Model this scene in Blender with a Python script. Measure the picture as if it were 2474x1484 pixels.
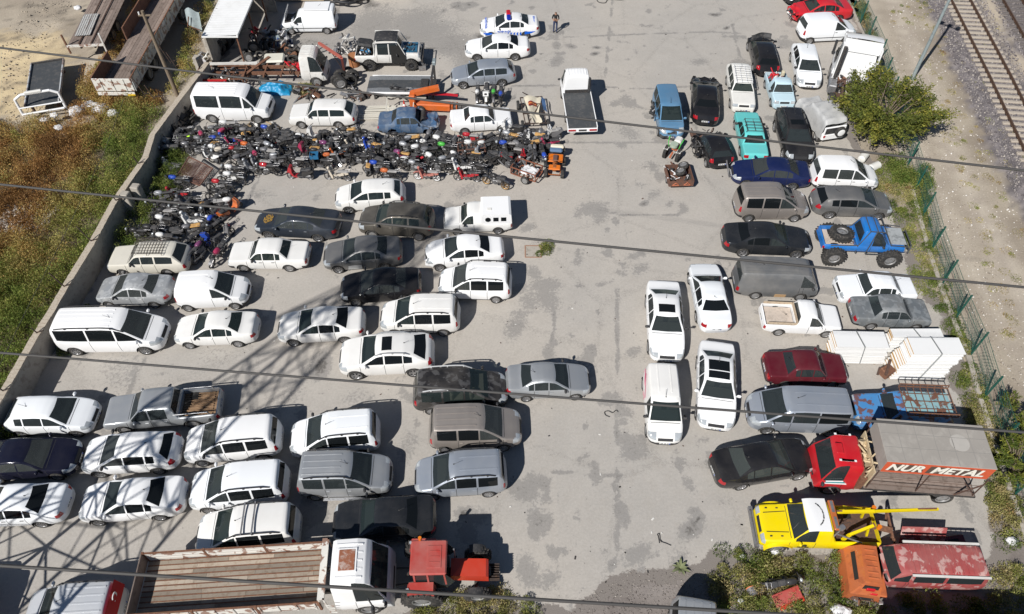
import bpy, bmesh, math, random
import numpy as np
from mathutils import Vector, Matrix, Euler

# ------------------------------------------------------------------ camera, sky, sun, exposure
scene = bpy.context.scene
for o in list(bpy.data.objects): bpy.data.objects.remove(o)
PW, PH, FOC, PITCH, CAMH = 2474.0, 1484.0, 1830.0, math.radians(50.7), 31.5
cam_d = bpy.data.cameras.new('camera'); cam = bpy.data.objects.new('camera', cam_d)
scene.collection.objects.link(cam)
cam.location = (0, 0, CAMH); cam.rotation_euler = (math.pi/2-PITCH, 0, 0)
cam_d.sensor_fit = 'HORIZONTAL'; cam_d.sensor_width = 36; cam_d.lens = 36*FOC/PW
cam_d.clip_start = 0.1; cam_d.clip_end = 2000
scene.camera = cam
SUN_EL, SHADOW_AZ = math.radians(42), math.radians(53)      # shadows fall towards SHADOW_AZ (from +x)
world = bpy.data.worlds.new('World'); scene.world = world; world.use_nodes = True
wn = world.node_tree.nodes; wl = world.node_tree.links
sky = wn.new('ShaderNodeTexSky'); sky.sky_type = 'NISHITA'; sky.sun_disc = False
sky.sun_elevation = SUN_EL
sky.sun_rotation = math.atan2(-math.cos(SHADOW_AZ), -math.sin(SHADOW_AZ))
sky.altitude = 1500; sky.air_density = 1.0; sky.dust_density = 0.3
wn['Background'].inputs['Strength'].default_value = 0.05
wl.new(sky.outputs[0], wn['Background'].inputs['Color'])
sun_d = bpy.data.lights.new('sun', 'SUN'); sun = bpy.data.objects.new('sun', sun_d)
scene.collection.objects.link(sun)
sun_d.energy = 5.0; sun_d.angle = math.radians(0.53); sun_d.color = (1.0, 0.97, 0.925)
sd = Vector((math.cos(SHADOW_AZ)*math.cos(SUN_EL), math.sin(SHADOW_AZ)*math.cos(SUN_EL), -math.sin(SUN_EL)))
sun.rotation_euler = sd.to_track_quat('-Z', 'Y').to_euler()
sun.location = (-20, -30, 60)
vs = scene.view_settings
vs.view_transform = 'Standard'; vs.look = 'None'; vs.gamma = 1; vs.use_curve_mapping = False
vs.exposure = 0.08
scene.cycles.max_bounces = 6; scene.cycles.diffuse_bounces = 3; scene.cycles.glossy_bounces = 3
scene.cycles.transparent_max_bounces = 10; scene.cycles.transmission_bounces = 4
scene.cycles.caustics_reflective = False; scene.cycles.caustics_refractive = False

rnd = random.Random(11)
COL = scene.collection

# ------------------------------------------------------------------ photo pixel -> point on a horizontal plane
def G(x, y, z=0.0):
    dx = (x-PW/2)/FOC; dy = -(y-PH/2)/FOC
    d = (dx, math.cos(PITCH)+dy*math.sin(PITCH), -math.sin(PITCH)+dy*math.cos(PITCH))
    t = (z-CAMH)/d[2]
    return Vector((d[0]*t, d[1]*t, z))
def hd(a, b):
    return math.atan2(b.y-a.y, b.x-a.x)

# ------------------------------------------------------------------ materials
MATS = {}
def _new(name):
    m = bpy.data.materials.new(name); m.use_nodes = True
    nt = m.node_tree; b = nt.nodes['Principled BSDF']
    return m, nt, b
def nd(nt, t, **kw):
    n = nt.nodes.new(t)
    for k, v in kw.items(): setattr(n, k, v)
    return n
def noise_node(nt, scale, detail=4, rough=.6, coord='Object', dist=0.0):
    tc = nd(nt, 'ShaderNodeTexCoord'); n = nd(nt, 'ShaderNodeTexNoise')
    n.inputs['Scale'].default_value = scale; n.inputs['Detail'].default_value = detail
    n.inputs['Roughness'].default_value = rough; n.inputs['Distortion'].default_value = dist
    nt.links.new(tc.outputs[coord], n.inputs['Vector'])
    return n
def ramp(nt, src, p0, p1, c0=(0,0,0,1), c1=(1,1,1,1)):
    r = nd(nt, 'ShaderNodeValToRGB'); e = r.color_ramp.elements
    e[0].position = p0; e[0].color = c0; e[1].position = p1; e[1].color = c1
    nt.links.new(src, r.inputs[0]); return r
def mix(nt, fac, a, b):
    m = nd(nt, 'ShaderNodeMix', data_type='RGBA')
    for s, i in ((fac, 0), (a, 6), (b, 7)):
        if hasattr(s, 'links'): nt.links.new(s, m.inputs[i])
        elif i == 0: m.inputs[0].default_value = s
        else: m.inputs[i].default_value = (*s[:3], 1)
    return m.outputs[2]
def mth(nt, op, a, b=None, clamp=False):
    m = nd(nt, 'ShaderNodeMath', operation=op); m.use_clamp = clamp
    for i, s in enumerate((a, b)):
        if s is None: continue
        if hasattr(s, 'links'): nt.links.new(s, m.inputs[i])
        else: m.inputs[i].default_value = s
    return m.outputs[0]
def bump(nt, b, src, strength=.3, dist=.02):
    bp = nd(nt, 'ShaderNodeBump'); bp.inputs['Strength'].default_value = strength; bp.inputs['Distance'].default_value = dist
    nt.links.new(src, bp.inputs['Height']); nt.links.new(bp.outputs[0], b.inputs['Normal'])

def mat(name, col, rough=.6, metal=0.0, var=.12, scale=3.0, dirt=None, dirt_amt=.5, bmp=0, coat=0, edge=(.5, .62), objvar=0):
    """base colour with soft noise variation and an optional second (worn / dirty) colour in ragged patches"""
    if name in MATS: return MATS[name]
    m, nt, b = _new(name)
    b.inputs['Roughness'].default_value = rough; b.inputs['Metallic'].default_value = metal
    if coat: b.inputs['Coat Weight'].default_value = coat; b.inputs['Coat Roughness'].default_value = .06
    n = noise_node(nt, scale, 5, .65)
    c = [max(0, x*(1-var)) for x in col]; c2 = [min(1, x*(1+var)) for x in col]
    out = mix(nt, n.outputs[0], c, c2)
    if dirt:
        n2 = noise_node(nt, scale*1.7, 8, .7, dist=.4)
        r = ramp(nt, n2.outputs[0], *edge)
        out = mix(nt, mth(nt, 'MULTIPLY', r.outputs[0], dirt_amt), out, dirt)
    if objvar:
        oi = nd(nt, 'ShaderNodeObjectInfo'); f = mth(nt, 'ADD', mth(nt, 'MULTIPLY', oi.outputs['Random'], objvar), 1-objvar/2)
        mm = nd(nt, 'ShaderNodeMix', data_type='RGBA', blend_type='MULTIPLY'); mm.inputs[0].default_value = 1
        nt.links.new(out, mm.inputs[6]); nt.links.new(f, mm.inputs[7]); out = mm.outputs[2]
    nt.links.new(out, b.inputs['Base Color'])
    if bmp: bump(nt, b, n.outputs[0], bmp, .02)
    MATS[name] = m; return m

def paint(name, col, metal=0.0, rough=.32, dust=.18, worn=None, worn_amt=.0):
    """car paint: clear coat, a thin film of pale dust that lies in soft patches"""
    if name in MATS: return MATS[name]
    m, nt, b = _new(name)
    b.inputs['Metallic'].default_value = metal; b.inputs['Coat Weight'].default_value = .55
    b.inputs['Coat Roughness'].default_value = .05; b.inputs['Specular IOR Level'].default_value = .25
    oi = nd(nt, 'ShaderNodeObjectInfo'); tc = nd(nt, 'ShaderNodeTexCoord')
    va = nd(nt, 'ShaderNodeVectorMath', operation='ADD'); sc = nd(nt, 'ShaderNodeVectorMath', operation='SCALE')
    nt.links.new(oi.outputs['Location'], sc.inputs[0]); sc.inputs['Scale'].default_value = .37
    nt.links.new(tc.outputs['Object'], va.inputs[0]); nt.links.new(sc.outputs[0], va.inputs[1])
    n = nd(nt, 'ShaderNodeTexNoise'); n.inputs['Scale'].default_value = 1.1; n.inputs['Detail'].default_value = 7
    n.inputs['Roughness'].default_value = .62
    nt.links.new(va.outputs[0], n.inputs['Vector'])
    r = ramp(nt, n.outputs[0], .35, .75)
    out = mix(nt, mth(nt, 'MULTIPLY', r.outputs[0], dust), col, (.42, .38, .33))
    if worn:
        n2 = nd(nt, 'ShaderNodeTexNoise'); n2.inputs['Scale'].default_value = 2.6; n2.inputs['Detail'].default_value = 9
        n2.inputs['Distortion'].default_value = .5; nt.links.new(va.outputs[0], n2.inputs['Vector'])
        r2 = ramp(nt, n2.outputs[0], .52, .57)
        out = mix(nt, mth(nt, 'MULTIPLY', r2.outputs[0], worn_amt), out, worn)
    nt.links.new(out, b.inputs['Base Color'])
    rr = mth(nt, 'ADD', mth(nt, 'MULTIPLY', r.outputs[0], min(.25, .06+dust)), rough)
    nt.links.new(rr, b.inputs['Roughness'])
    MATS[name] = m; return m

def glass_mat(name, tint=(.34, .38, .37), base=(.05, .062, .066)):  # default base is lifted to stand in for the sky's reflection
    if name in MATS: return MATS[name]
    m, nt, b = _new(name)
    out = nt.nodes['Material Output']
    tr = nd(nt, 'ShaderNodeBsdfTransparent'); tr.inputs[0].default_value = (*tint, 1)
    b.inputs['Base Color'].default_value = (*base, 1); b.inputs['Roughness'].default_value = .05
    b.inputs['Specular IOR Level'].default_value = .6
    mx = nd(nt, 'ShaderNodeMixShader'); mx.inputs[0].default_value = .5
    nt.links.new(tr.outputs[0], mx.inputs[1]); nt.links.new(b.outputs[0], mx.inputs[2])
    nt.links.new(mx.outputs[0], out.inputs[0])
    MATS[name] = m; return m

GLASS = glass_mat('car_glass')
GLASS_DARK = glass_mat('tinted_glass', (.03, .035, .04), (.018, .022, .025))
RUBBER = mat('tyre_rubber', (.028, .027, .026), .9, dirt=(.16, .14, .12), dirt_amt=.45, scale=5)
ALLOY = mat('alloy_metal', (.42, .42, .43), .38, .7, scale=6, dirt=(.1, .09, .08), dirt_amt=.4)
STEELW = mat('steel_wheel_grey', (.30, .30, .30), .5, .3, scale=6, dirt=(.15, .1, .07), dirt_amt=.5)
DARKRIM = mat('dark_rim_metal', (.06, .06, .065), .5, .4)
BLACKPL = mat('black_plastic', (.03, .03, .032), .65, dirt=(.12, .11, .1), dirt_amt=.5)
UNDER = mat('underbody_dark', (.018, .017, .016), .9)
INTER = mat('interior_fabric', (.10, .10, .105), .9)
INTERB = mat('interior_beige', (.33, .29, .24), .9)
SEAM = mat('panel_gap', (.02, .02, .022), .8)
LENS = mat('headlight_lens', (.50, .53, .55), .12, .25, var=.3, scale=14, coat=1)
REDL = mat('tail_lamp_red', (.36, .012, .018), .2, coat=.6, var=.3, scale=10)
ORANGEL = mat('amber_lamp', (.75, .20, .015), .25, coat=.6)
PLATE = mat('plate_white', (.72, .72, .70), .5, var=.03)
PLATETXT = mat('plate_print', (.03, .03, .04), .6)
PLATEBLUE = mat('plate_blue', (.02, .07, .35), .5)
STEEL = mat('bare_steel', (.33, .33, .34), .45, .6, dirt=(.16, .10, .06), dirt_amt=.5)
RUST = mat('rust_brown', (.16, .075, .045), .9, dirt=(.30, .15, .08), dirt_amt=.6, scale=5)
RUSTD = mat('rust_dark', (.085, .05, .038), .9, dirt=(.2, .1, .06), dirt_amt=.5, scale=6)
DARKM = mat('dark_machined_metal', (.05, .05, .052), .6, .3, dirt=(.2, .15, .11), dirt_amt=.5, scale=8)
WHITEP = paint('white_paint', (.86, .86, .86), dust=.07)
WHITE_OLD = paint('white_paint_weathered', (.70, .69, .66), dust=.22, worn=(.3, .17, .09), worn_amt=.10, rough=.5)

# ------------------------------------------------------------------ mesh building
class MB:
    """collects boxes, bars, tubes, prisms; build() links them as one mesh object"""
    def __init__(s): s.v = []; s.f = []; s.m = []; s.sm = []; s.M = Matrix.Identity(4)
    def _add(s, vs, fs, mi=0, smooth=False, M=None):
        T = s.M @ M if M is not None else s.M
        o = len(s.v); s.v += [tuple(T @ Vector(v)) for v in vs]
        s.f += [tuple(i+o for i in f) for f in fs]; s.m += [mi]*len(fs); s.sm += [smooth]*len(fs)
    def box(s, c, d, mi=0, rz=0, M=None, taper=1.0, taper_y=None):
        x, y, z = d[0]/2, d[1]/2, d[2]/2; ty = taper if taper_y is None else taper_y
        vs = [(-x,-y,-z),(x,-y,-z),(x,y,-z),(-x,y,-z),(-x*taper,-y*ty,z),(x*taper,-y*ty,z),(x*taper,y*ty,z),(-x*taper,y*ty,z)]
        T = Matrix.Translation(c) @ Matrix.Rotation(rz, 4, 'Z')
        if M is not None: T = T @ M
        s._add(vs, [(3,2,1,0),(4,5,6,7),(0,1,5,4),(1,2,6,5),(2,3,7,6),(3,0,4,7)], mi, False, T)
    def rbox(s, c, d, r=.05, mi=0, rz=0, M=None):
        """box with chamfered edges"""
        x, y, z = d[0]/2, d[1]/2, d[2]/2; r = min(r, x*.9, y*.9, z*.9)
        def ring(xx, yy, zz, rr): return [(xx-rr,-yy,zz),(xx,-yy+rr,zz),(xx,yy-rr,zz),(xx-rr,yy,zz),(-xx+rr,yy,zz),(-xx,yy-rr,zz),(-xx,-yy+rr,zz),(-xx+rr,-yy,zz)]
        vs = ring(x-r, y-r, -z, r*.4)+ring(x, y, -z+r, r)+ring(x, y, z-r, r)+ring(x-r, y-r, z, r*.4)
        fs = [tuple(range(7,-1,-1)), tuple(range(24,32))]
        for k in range(3):
            for i in range(8):
                a, b = k*8+i, k*8+(i+1)%8; fs.append((a, b, b+8, a+8))
        T = Matrix.Translation(c) @ Matrix.Rotation(rz, 4, 'Z')
        if M is not None: T = T @ M
        s._add(vs, fs, mi, False, T)
    def cyl(s, a, b, r, n=8, mi=0, r2=None, caps=True, smooth=True):
        a, b = Vector(a), Vector(b); r2 = r if r2 is None else r2
        d = (b-a); 
        if d.length < 1e-6: return
        q = d.to_track_quat('Z', 'Y').to_matrix()
        vs = []
        for p, rr in ((a, r), (b, r2)):
            for i in range(n):
                t = 2*math.pi*i/n; vs.append(p + q @ Vector((rr*math.cos(t), rr*math.sin(t), 0)))
        fs = [(i, (i+1)%n, (i+1)%n+n, i+n) for i in range(n)]
        s._add(vs, fs, mi, smooth)
        if caps: s._add(vs, [tuple(range(n-1,-1,-1)), tuple(range(n, 2*n))], mi)
    def bar(s, a, b, w, h=None, mi=0):
        """square bar from a to b"""
        a, b = Vector(a), Vector(b); h = w if h is None else h; d = b-a
        if d.length < 1e-6: return
        z = d.normalized(); up = Vector((0,0,1)) if abs(z.z) < .95 else Vector((1,0,0))
        x = z.cross(up).normalized(); y = x.cross(z)
        vs = [p + x*sx*w/2 + y*sy*h/2 for p in (a, b) for sx, sy in ((-1,-1),(1,-1),(1,1),(-1,1))]
        s._add(vs, [(3,2,1,0),(4,5,6,7),(0,1,5,4),(1,2,6,5),(2,3,7,6),(3,0,4,7)], mi)
    def path(s, pts, r, n=6, mi=0):
        for i in range(len(pts)-1): s.cyl(pts[i], pts[i+1], r, n, mi)
    def lathe(s, prof, n=20, mi=0, M=None, smooth=True):
        """profile [(radius, y)] turned about the local y axis"""
        vs = []; k = len(prof)
        for i in range(n):
            t = 2*math.pi*i/n
            vs += [(r*math.cos(t), y, r*math.sin(t)) for r, y in prof]
        fs = [(i*k+j, ((i+1)%n)*k+j, ((i+1)%n)*k+j+1, i*k+j+1) for i in range(n) for j in range(k-1)]
        s._add(vs, fs, mi, smooth, M)
    def prism(s, poly, z0, z1, mi=0, M=None):
        """extrude an xy polygon between two heights"""
        n = len(poly); vs = [(x, y, z0) for x, y in poly]+[(x, y, z1) for x, y in poly]
        s._add(vs, [tuple(range(n-1,-1,-1)), tuple(range(n, 2*n))]+[(i,(i+1)%n,(i+1)%n+n,i+n) for i in range(n)], mi, False, M)
    def side(s, poly, y0, y1, mi=0, M=None):
        """extrude an xz polygon between two y"""
        n = len(poly); vs = [(x, y0, z) for x, z in poly]+[(x, y1, z) for x, z in poly]
        s._add(vs, [tuple(range(n)), tuple(range(2*n-1, n-1, -1))]+[((i+1)%n, i, i+n, (i+1)%n+n) for i in range(n)], mi, False, M)
    def sheet(s, fn, nu, nv, mi=0, smooth=True):
        vs = [fn(i/nu, j/nv) for i in range(nu+1) for j in range(nv+1)]
        fs = [(i*(nv+1)+j, (i+1)*(nv+1)+j, (i+1)*(nv+1)+j+1, i*(nv+1)+j+1) for i in range(nu) for j in range(nv)]
        s._add(vs, fs, mi, smooth)
    def mesh(s, name, mats):
        me = bpy.data.meshes.new(name); me.from_pydata(s.v, [], s.f); 
        for m in (mats if isinstance(mats, (list, tuple)) else [mats]): me.materials.append(m)
        me.polygons.foreach_set('material_index', s.m); me.polygons.foreach_set('use_smooth', s.sm)
        me.update(); return me
    def build(s, name, mats, parent=None):
        return link(name, s.mesh(name, mats), parent)

def link(name, data, parent=None):
    o = bpy.data.objects.new(name, data); COL.objects.link(o)
    if parent is not None: o.parent = parent
    return o
def thing(name, label, cat, loc=(0,0,0), rz=0, group=None, scale=None, rot=None):
    o = link(name, None); o.empty_display_size = .3
    o.location = loc; o.rotation_euler = rot if rot is not None else (0, 0, rz)
    if scale: o.scale = scale
    return tag(o, label, cat, group)
def tag(o, label, cat, group=None):
    o['label'] = label; o['category'] = cat
    if group: o['group'] = group
    return o
def structure(o): o['kind'] = 'structure'; return o
def dup(root, parent=None):
    c = root.copy(); COL.objects.link(c); c.parent = parent
    for ch in list(root.children): dup(ch, c)
    return c

# ------------------------------------------------------------------ small noise tools for mesh painting
class Noise2:
    def __init__(s, seed): s.t = np.random.RandomState(seed).rand(256, 256)
    def base(s, x, y):
        xi = np.floor(x).astype(int); yi = np.floor(y).astype(int); fx = x-xi; fy = y-yi
        fx = fx*fx*(3-2*fx); fy = fy*fy*(3-2*fy); t = s.t
        a = t[xi%256, yi%256]; b = t[(xi+1)%256, yi%256]; c = t[xi%256, (yi+1)%256]; d = t[(xi+1)%256, (yi+1)%256]
        return a*(1-fx)*(1-fy)+b*fx*(1-fy)+c*(1-fx)*fy+d*fx*fy
    def fbm(s, x, y, o=4):
        v = 0; a = .5; t = 0
        for i in range(o): v = v+a*s.base(x*2**i+17*i, y*2**i-9*i); t += a; a *= .5
        return v/t
def seg_dist(X, Y, ax, ay, bx, by):
    dx, dy = bx-ax, by-ay; L = dx*dx+dy*dy+1e-9
    t = np.clip(((X-ax)*dx+(Y-ay)*dy)/L, 0, 1)
    return np.hypot(X-ax-t*dx, Y-ay-t*dy)
def poly_sdf(X, Y, poly):
    """signed distance to a polygon, positive inside"""
    d = np.full(X.shape, 1e9); ins = np.zeros(X.shape, bool); n = len(poly)
    for i in range(n):
        ax, ay = poly[i]; bx, by = poly[(i+1)%n]
        d = np.minimum(d, seg_dist(X, Y, ax, ay, bx, by))
        c = ((ay > Y) != (by > Y)) & (X < (bx-ax)*(Y-ay)/(by-ay+1e-12)+ax); ins ^= c
    return np.where(ins, d, -d)
# ================================================================== THE SETTING
def vcol_mat(name, attr='col', rough=.95, nscale=30, namt=.35, bmp=.25, trans=0.0):
    m, nt, b = _new(name); b.inputs['Roughness'].default_value = rough
    b.inputs['Specular IOR Level'].default_value = .25
    a = nd(nt, 'ShaderNodeAttribute'); a.attribute_name = attr
    n = noise_node(nt, nscale, 6, .75)
    f = mth(nt, 'ADD', mth(nt, 'MULTIPLY', n.outputs[0], namt*2), 1-namt)
    mm = nd(nt, 'ShaderNodeMix', data_type='RGBA', blend_type='MULTIPLY'); mm.inputs[0].default_value = 1
    nt.links.new(a.outputs['Color'], mm.inputs[6]); nt.links.new(f, mm.inputs[7])
    nt.links.new(mm.outputs[2], b.inputs['Base Color'])
    if bmp: bump(nt, b, n.outputs[0], bmp, .04)
    if trans:
        t = nd(nt, 'ShaderNodeBsdfTranslucent'); nt.links.new(mm.outputs[2], t.inputs[0])
        mx = nd(nt, 'ShaderNodeMixShader'); mx.inputs[0].default_value = trans
        nt.links.new(b.outputs[0], mx.inputs[1]); nt.links.new(t.outputs[0], mx.inputs[2])
        nt.links.new(mx.outputs[0], nt.nodes['Material Output'].inputs[0])
    return m
def grid_mesh(name, xs, ys, zfn, colfn, material, attr='col'):
    X, Y = np.meshgrid(xs, ys, indexing='ij'); Z = zfn(X, Y)
    nx, ny = len(xs), len(ys)
    v = np.stack([X, Y, Z], -1).reshape(-1, 3).astype(np.float32)
    idx = np.arange(nx*ny).reshape(nx, ny)
    q = np.stack([idx[:-1,:-1], idx[1:,:-1], idx[1:,1:], idx[:-1,1:]], -1).reshape(-1, 4)
    me = bpy.data.meshes.new(name)
    me.vertices.add(len(v)); me.vertices.foreach_set('co', v.ravel())
    me.loops.add(q.size); me.loops.foreach_set('vertex_index', q.ravel().astype(np.int32))
    me.polygons.add(len(q)); me.polygons.foreach_set('loop_start', np.arange(0, q.size, 4, dtype=np.int32))
    me.polygons.foreach_set('use_smooth', np.ones(len(q), bool))
    me.update()
    c = colfn(X, Y).reshape(-1, 3); c4 = np.ones((len(c), 4), np.float32); c4[:, :3] = c
    at = me.attributes.new(attr, 'FLOAT_COLOR', 'POINT'); at.data.foreach_set('color', c4.ravel())
    me.materials.append(material)
    return me
N1, N2, N3 = Noise2(1), Noise2(2), Noise2(3)
def lerp3(a, b, t): return np.asarray(a)*(1-t[..., None])+np.asarray(b)*t[..., None]
def sst(x, a, b): t = np.clip((x-a)/(b-a), 0, 1); return t*t*(3-2*t)
def GW(pts, z=0): return [tuple(G(x, y, z)[:2]) for x, y in pts]

WALL_TOP = [(500,150),(430,240),(367,325),(351,378),(275,486),(220,588),(160,686),(125,747),(82,814),(32,902),(2,954),(-60,1060)]
WALLH = 1.6
WALL = [G(x, y, WALLH) for x, y in WALL_TOP]

# --- the earth all round
TRACK = [(33.0,30.0),(33.55,38.5),(34.58,46.7),(35.78,57.7),(38.4,80.0)]      # centre line of the near track
TRACK2 = [(37.6,30.0),(38.3,42.0),(39.0,50.0),(39.9,57.7),(42.6,80.0)]
def track_x(tr, y): return np.interp(y, [p[1] for p in tr], [p[0] for p in tr])
def terrain_z(X, Y):
    z = -.012+0*X
    left = X < -26
    z = np.where(left, -.02-.25*sst(N1.fbm(X*.22, Y*.22), .4, .8), z)
    d = np.abs(X-track_x(TRACK, Y)); z = np.where((X > 27), z+.16*(1-sst(d, 1.5, 3.2)), z)
    d2 = np.abs(X-track_x(TRACK2, Y)); z = np.where((X > 27), np.maximum(z, .16*(1-sst(d2, 1.4, 2.4))), z)
    return z
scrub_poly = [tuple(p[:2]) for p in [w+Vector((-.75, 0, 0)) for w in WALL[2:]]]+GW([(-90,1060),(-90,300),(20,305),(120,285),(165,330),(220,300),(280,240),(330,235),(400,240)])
SAND = GW([(-80,290),(40,290),(150,250),(180,160),(170,100),(120,60),(60,80),(-80,60)])
def terrain_col(X, Y):
    n = N1.fbm(X*.5, Y*.5, 5); n2 = N2.fbm(X*1.7, Y*1.7, 4); n3 = N3.fbm(X*.12, Y*.12, 3)
    base = lerp3((.27,.225,.175), (.40,.345,.27), sst(n, .25, .75))
    # left: grey packed earth with heaps of straw-coloured sawdust
    lefty = lerp3((.33,.28,.22), (.44,.38,.30), sst(n, .3, .7))
    s = sst(poly_sdf(X, Y, SAND)+(n2-.5)*4, -.5, 1.0)
    lefty = lefty*(1-s[..., None])+lerp3((.62,.50,.31), (.50,.40,.26), sst(n2, .35, .7))*s[..., None]
    dark = sst(n2, .62, .74)*.5
    lefty = lefty*(1-dark[..., None])+np.array((.10,.09,.08))*dark[..., None]
    c = np.where((X < -22)[..., None], lefty, base)
    sc_ = sst(poly_sdf(X, Y, scrub_poly)+(n2-.5)*2, -.3, .8); c = c*(1-sc_[..., None])+lerp3((.10,.075,.05), (.24,.19,.13), sst(n2, .45, .75))*sc_[..., None]  # shade painted in: earth among the bushes darkened so gaps look dark
    # right: paler wheel tracks along the railway, purple grey ballast
    u = X-track_x(TRACK, Y)
    path = np.exp(-((u+5.2+.5*(n-.5))/1.0)**2)+.7*np.exp(-((u+7.2)/.7)**2)
    pale = lerp3((.40,.345,.285), (.50,.44,.36), sst(n2, .3, .7))
    r = np.clip(path*.9, 0, 1)*(X > 24)
    c = c*(1-r[..., None])+pale*r[..., None]
    bl = (X > 27)*sst(-np.abs(u+.2)+(n2-.5)*1.6, -3.0, -2.2)
    u2 = X-track_x(TRACK2, Y); bl = np.maximum(bl, (X > 27)*sst(-np.abs(u2)+(n2-.5)*1.0, -2.0, -1.5))
    bc = lerp3((.125,.112,.115), (.25,.225,.225), sst(N3.fbm(X*4, Y*4, 3), .3, .75))
    c = c*(1-bl[..., None])+bc*bl[..., None]
    sandy = (X > 27)*np.exp(-((u-2.2)/.8)**2)*sst(n, .35, .6); c = c*(1-sandy[..., None])+np.array((.47,.40,.31))*sandy[..., None]
    # foreground: grey brown gravel
    g = sst(Y, 17, 14)*(X > -3)*(X < 24); gc = lerp3((.19,.165,.15), (.27,.24,.22), sst(n2, .3, .7))
    c = c*(1-g[..., None])+gc*g[..., None]
    return c
xs = np.concatenate([[-600,-250,-120,-80], np.arange(-56, 52, .33), [70,110,250,600]])
ys = np.concatenate([[-400,-150,-40], np.arange(-4, 76, .33), [90,140,300,700]])
DIRT = vcol_mat('dry_earth', nscale=9, namt=.38, bmp=.5)
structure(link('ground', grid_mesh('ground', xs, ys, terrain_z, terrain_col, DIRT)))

# --- the concrete yard, painted with its stains, joints, dust and worn patches
YARD = [tuple(p[:2]) for p in [WALL[0]+Vector((.3,8,0))]+WALL]+[(-25.5,4)] + \
       GW([(640,1600),(930,1500),(1010,1456),(1180,1446),(1290,1470),(1377,1465),(1412,1438),(1487,1396),(1532,1366),(1600,1372),(1690,1362),(1730,1330),
           (1830,1330),(2010,1330),(2140,1440),(2330,1420),(2400,1330),(2390,1200),(2360,1050),(2300,935),(2290,850),(2262,745),(2205,690),(2190,600),(2150,520),(2110,470),
           (2100,400),(2040,330),(2045,240),(2090,180),(2075,90),(2050,0),(2020,-60)])+[(26,78),(-20,78)]
JOINTS = [[(1480,0),(1465,150),(1460,210),(1560,215),(1700,207)],[(1290,92),(1420,88),(1560,82),(1700,78),(1790,80)],[(1358,345),(1600,345)],
          [(1490,700),(1492,900),(1490,1050),(1492,1200),(1490,1300),(1497,1350)],[(1340,700),(1338,800),(1325,860)],
          [(230,1180),(330,900),(350,870)],[(330,860),(300,1000)],[(1440,205),(1240,208)],[(1770,60),(1790,150),(1800,200)],[(1340,480),(1500,520),(1640,520)],
          [(1330,1140),(1500,1150)],[(640,400),(560,560)],[(618,70),(800,110),(1150,120)]]
STAINS = [(1380,112,.5,.7),(1442,115,.35,.9),(1437,130,.4,.9),(1725,36,.45,.9),(1735,35,.4,.8),(1755,68,.35,.9),(1770,60,.25,.8),(1345,110,.6,.6),(1346,148,.9,.55),(1350,130,.4,.6),
          (1510,243,1.0,.5),(1488,250,.6,.6),(1518,255,.6,.5),(1900,105,1.3,.55),(1910,60,.8,.5),(1690,150,1.1,.45),(1780,152,.9,.5),(1810,155,.8,.5),(1520,320,1.6,.42),(1500,350,.7,.5),
          (1556,492,.35,.9),(1650,500,.55,.55),(1652,510,.5,.5),(1618,493,.5,.5),(1430,505,1.3,.55),(1450,520,1.0,.5),(1395,520,.5,.45),(1275,550,.7,.55),(1317,690,1.2,.55),(1320,720,1.5,.5),
          (1280,730,1.2,.45),(1290,660,.9,.5),(1547,650,.9,.45),(1530,620,.6,.5),(1396,630,.7,.45),(1500,660,.5,.5),(1505,640,.6,.45),(1550,612,.35,.7),(1400,690,.4,.5),(1467,555,.3,.6),
          (1250,700,.9,.5),(1530,850,.6,.55),(1325,855,.7,.55),(1510,995,.6,.55),(1525,1075,1.0,.6),(1533,1095,.9,.55),(1505,1020,.3,.6),(1335,830,.5,.5),(1245,790,1.2,.5),(1255,760,.8,.45),
          (1262,1185,1.0,.6),(1285,1165,.6,.6),(1313,1168,.55,.65),(1298,1260,.8,.65),(1316,1265,.7,.6),(1290,1290,.5,.6),(1500,1230,.6,.6),(1510,1255,.5,.6),(1540,1340,.9,.55),(1555,1330,.6,.5),
          (1664,1170,.6,.5),(1677,1235,.35,.7),(1670,1280,.7,.75),(1678,1260,.3,.8),(1335,1335,.5,.6),(1327,1400,.9,.45),(1310,1405,.6,.4),(1480,1365,.35,.7),(1360,1330,.4,.5),(1275,1380,1.0,.55),
          (775,885,.9,.85),(640,700,2.0,.3),(765,477,.6,.45),(890,490,1.2,.4),(1130,460,1.6,.4),(1180,500,1.5,.4),(290,900,2.5,.35),(640,470,1.4,.35),(980,1090,1.2,.4),(995,1060,.8,.4),
          (700,960,1.5,.35),(860,960,1.3,.35),(520,860,2.2,.3),(1010,80,3.0,.35),(900,70,3.0,.35),(1100,110,2.5,.4),(1170,90,.7,.9),(1150,150,2.5,.4),(1000,50,2.5,.3),(740,105,2.5,.45),(1500,440,1.5,.3),
          (1640,450,1.2,.3),(1580,470,1.0,.4),(1700,430,1.4,.3),(1690,1250,.25,.9),(1570,400,1.1,.35),(1145,1250,1.0,.5),(1130,1290,.9,.55),(1120,1240,.5,.8),(1640,1360,1.2,.4),(1140,1180,1.0,.3)]
TRACKS = [[(1400,60),(1420,300),(1380,600),(1330,900),(1400,1250),(1480,1400)],[(1520,30),(1500,350),(1560,650),(1470,900),(1440,1200)],[(1250,480),(1350,650),(1430,1000),(1370,1300)],[(640,490),(760,480),(1000,480)],[(330,900),(600,930),(900,960)]]
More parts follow.
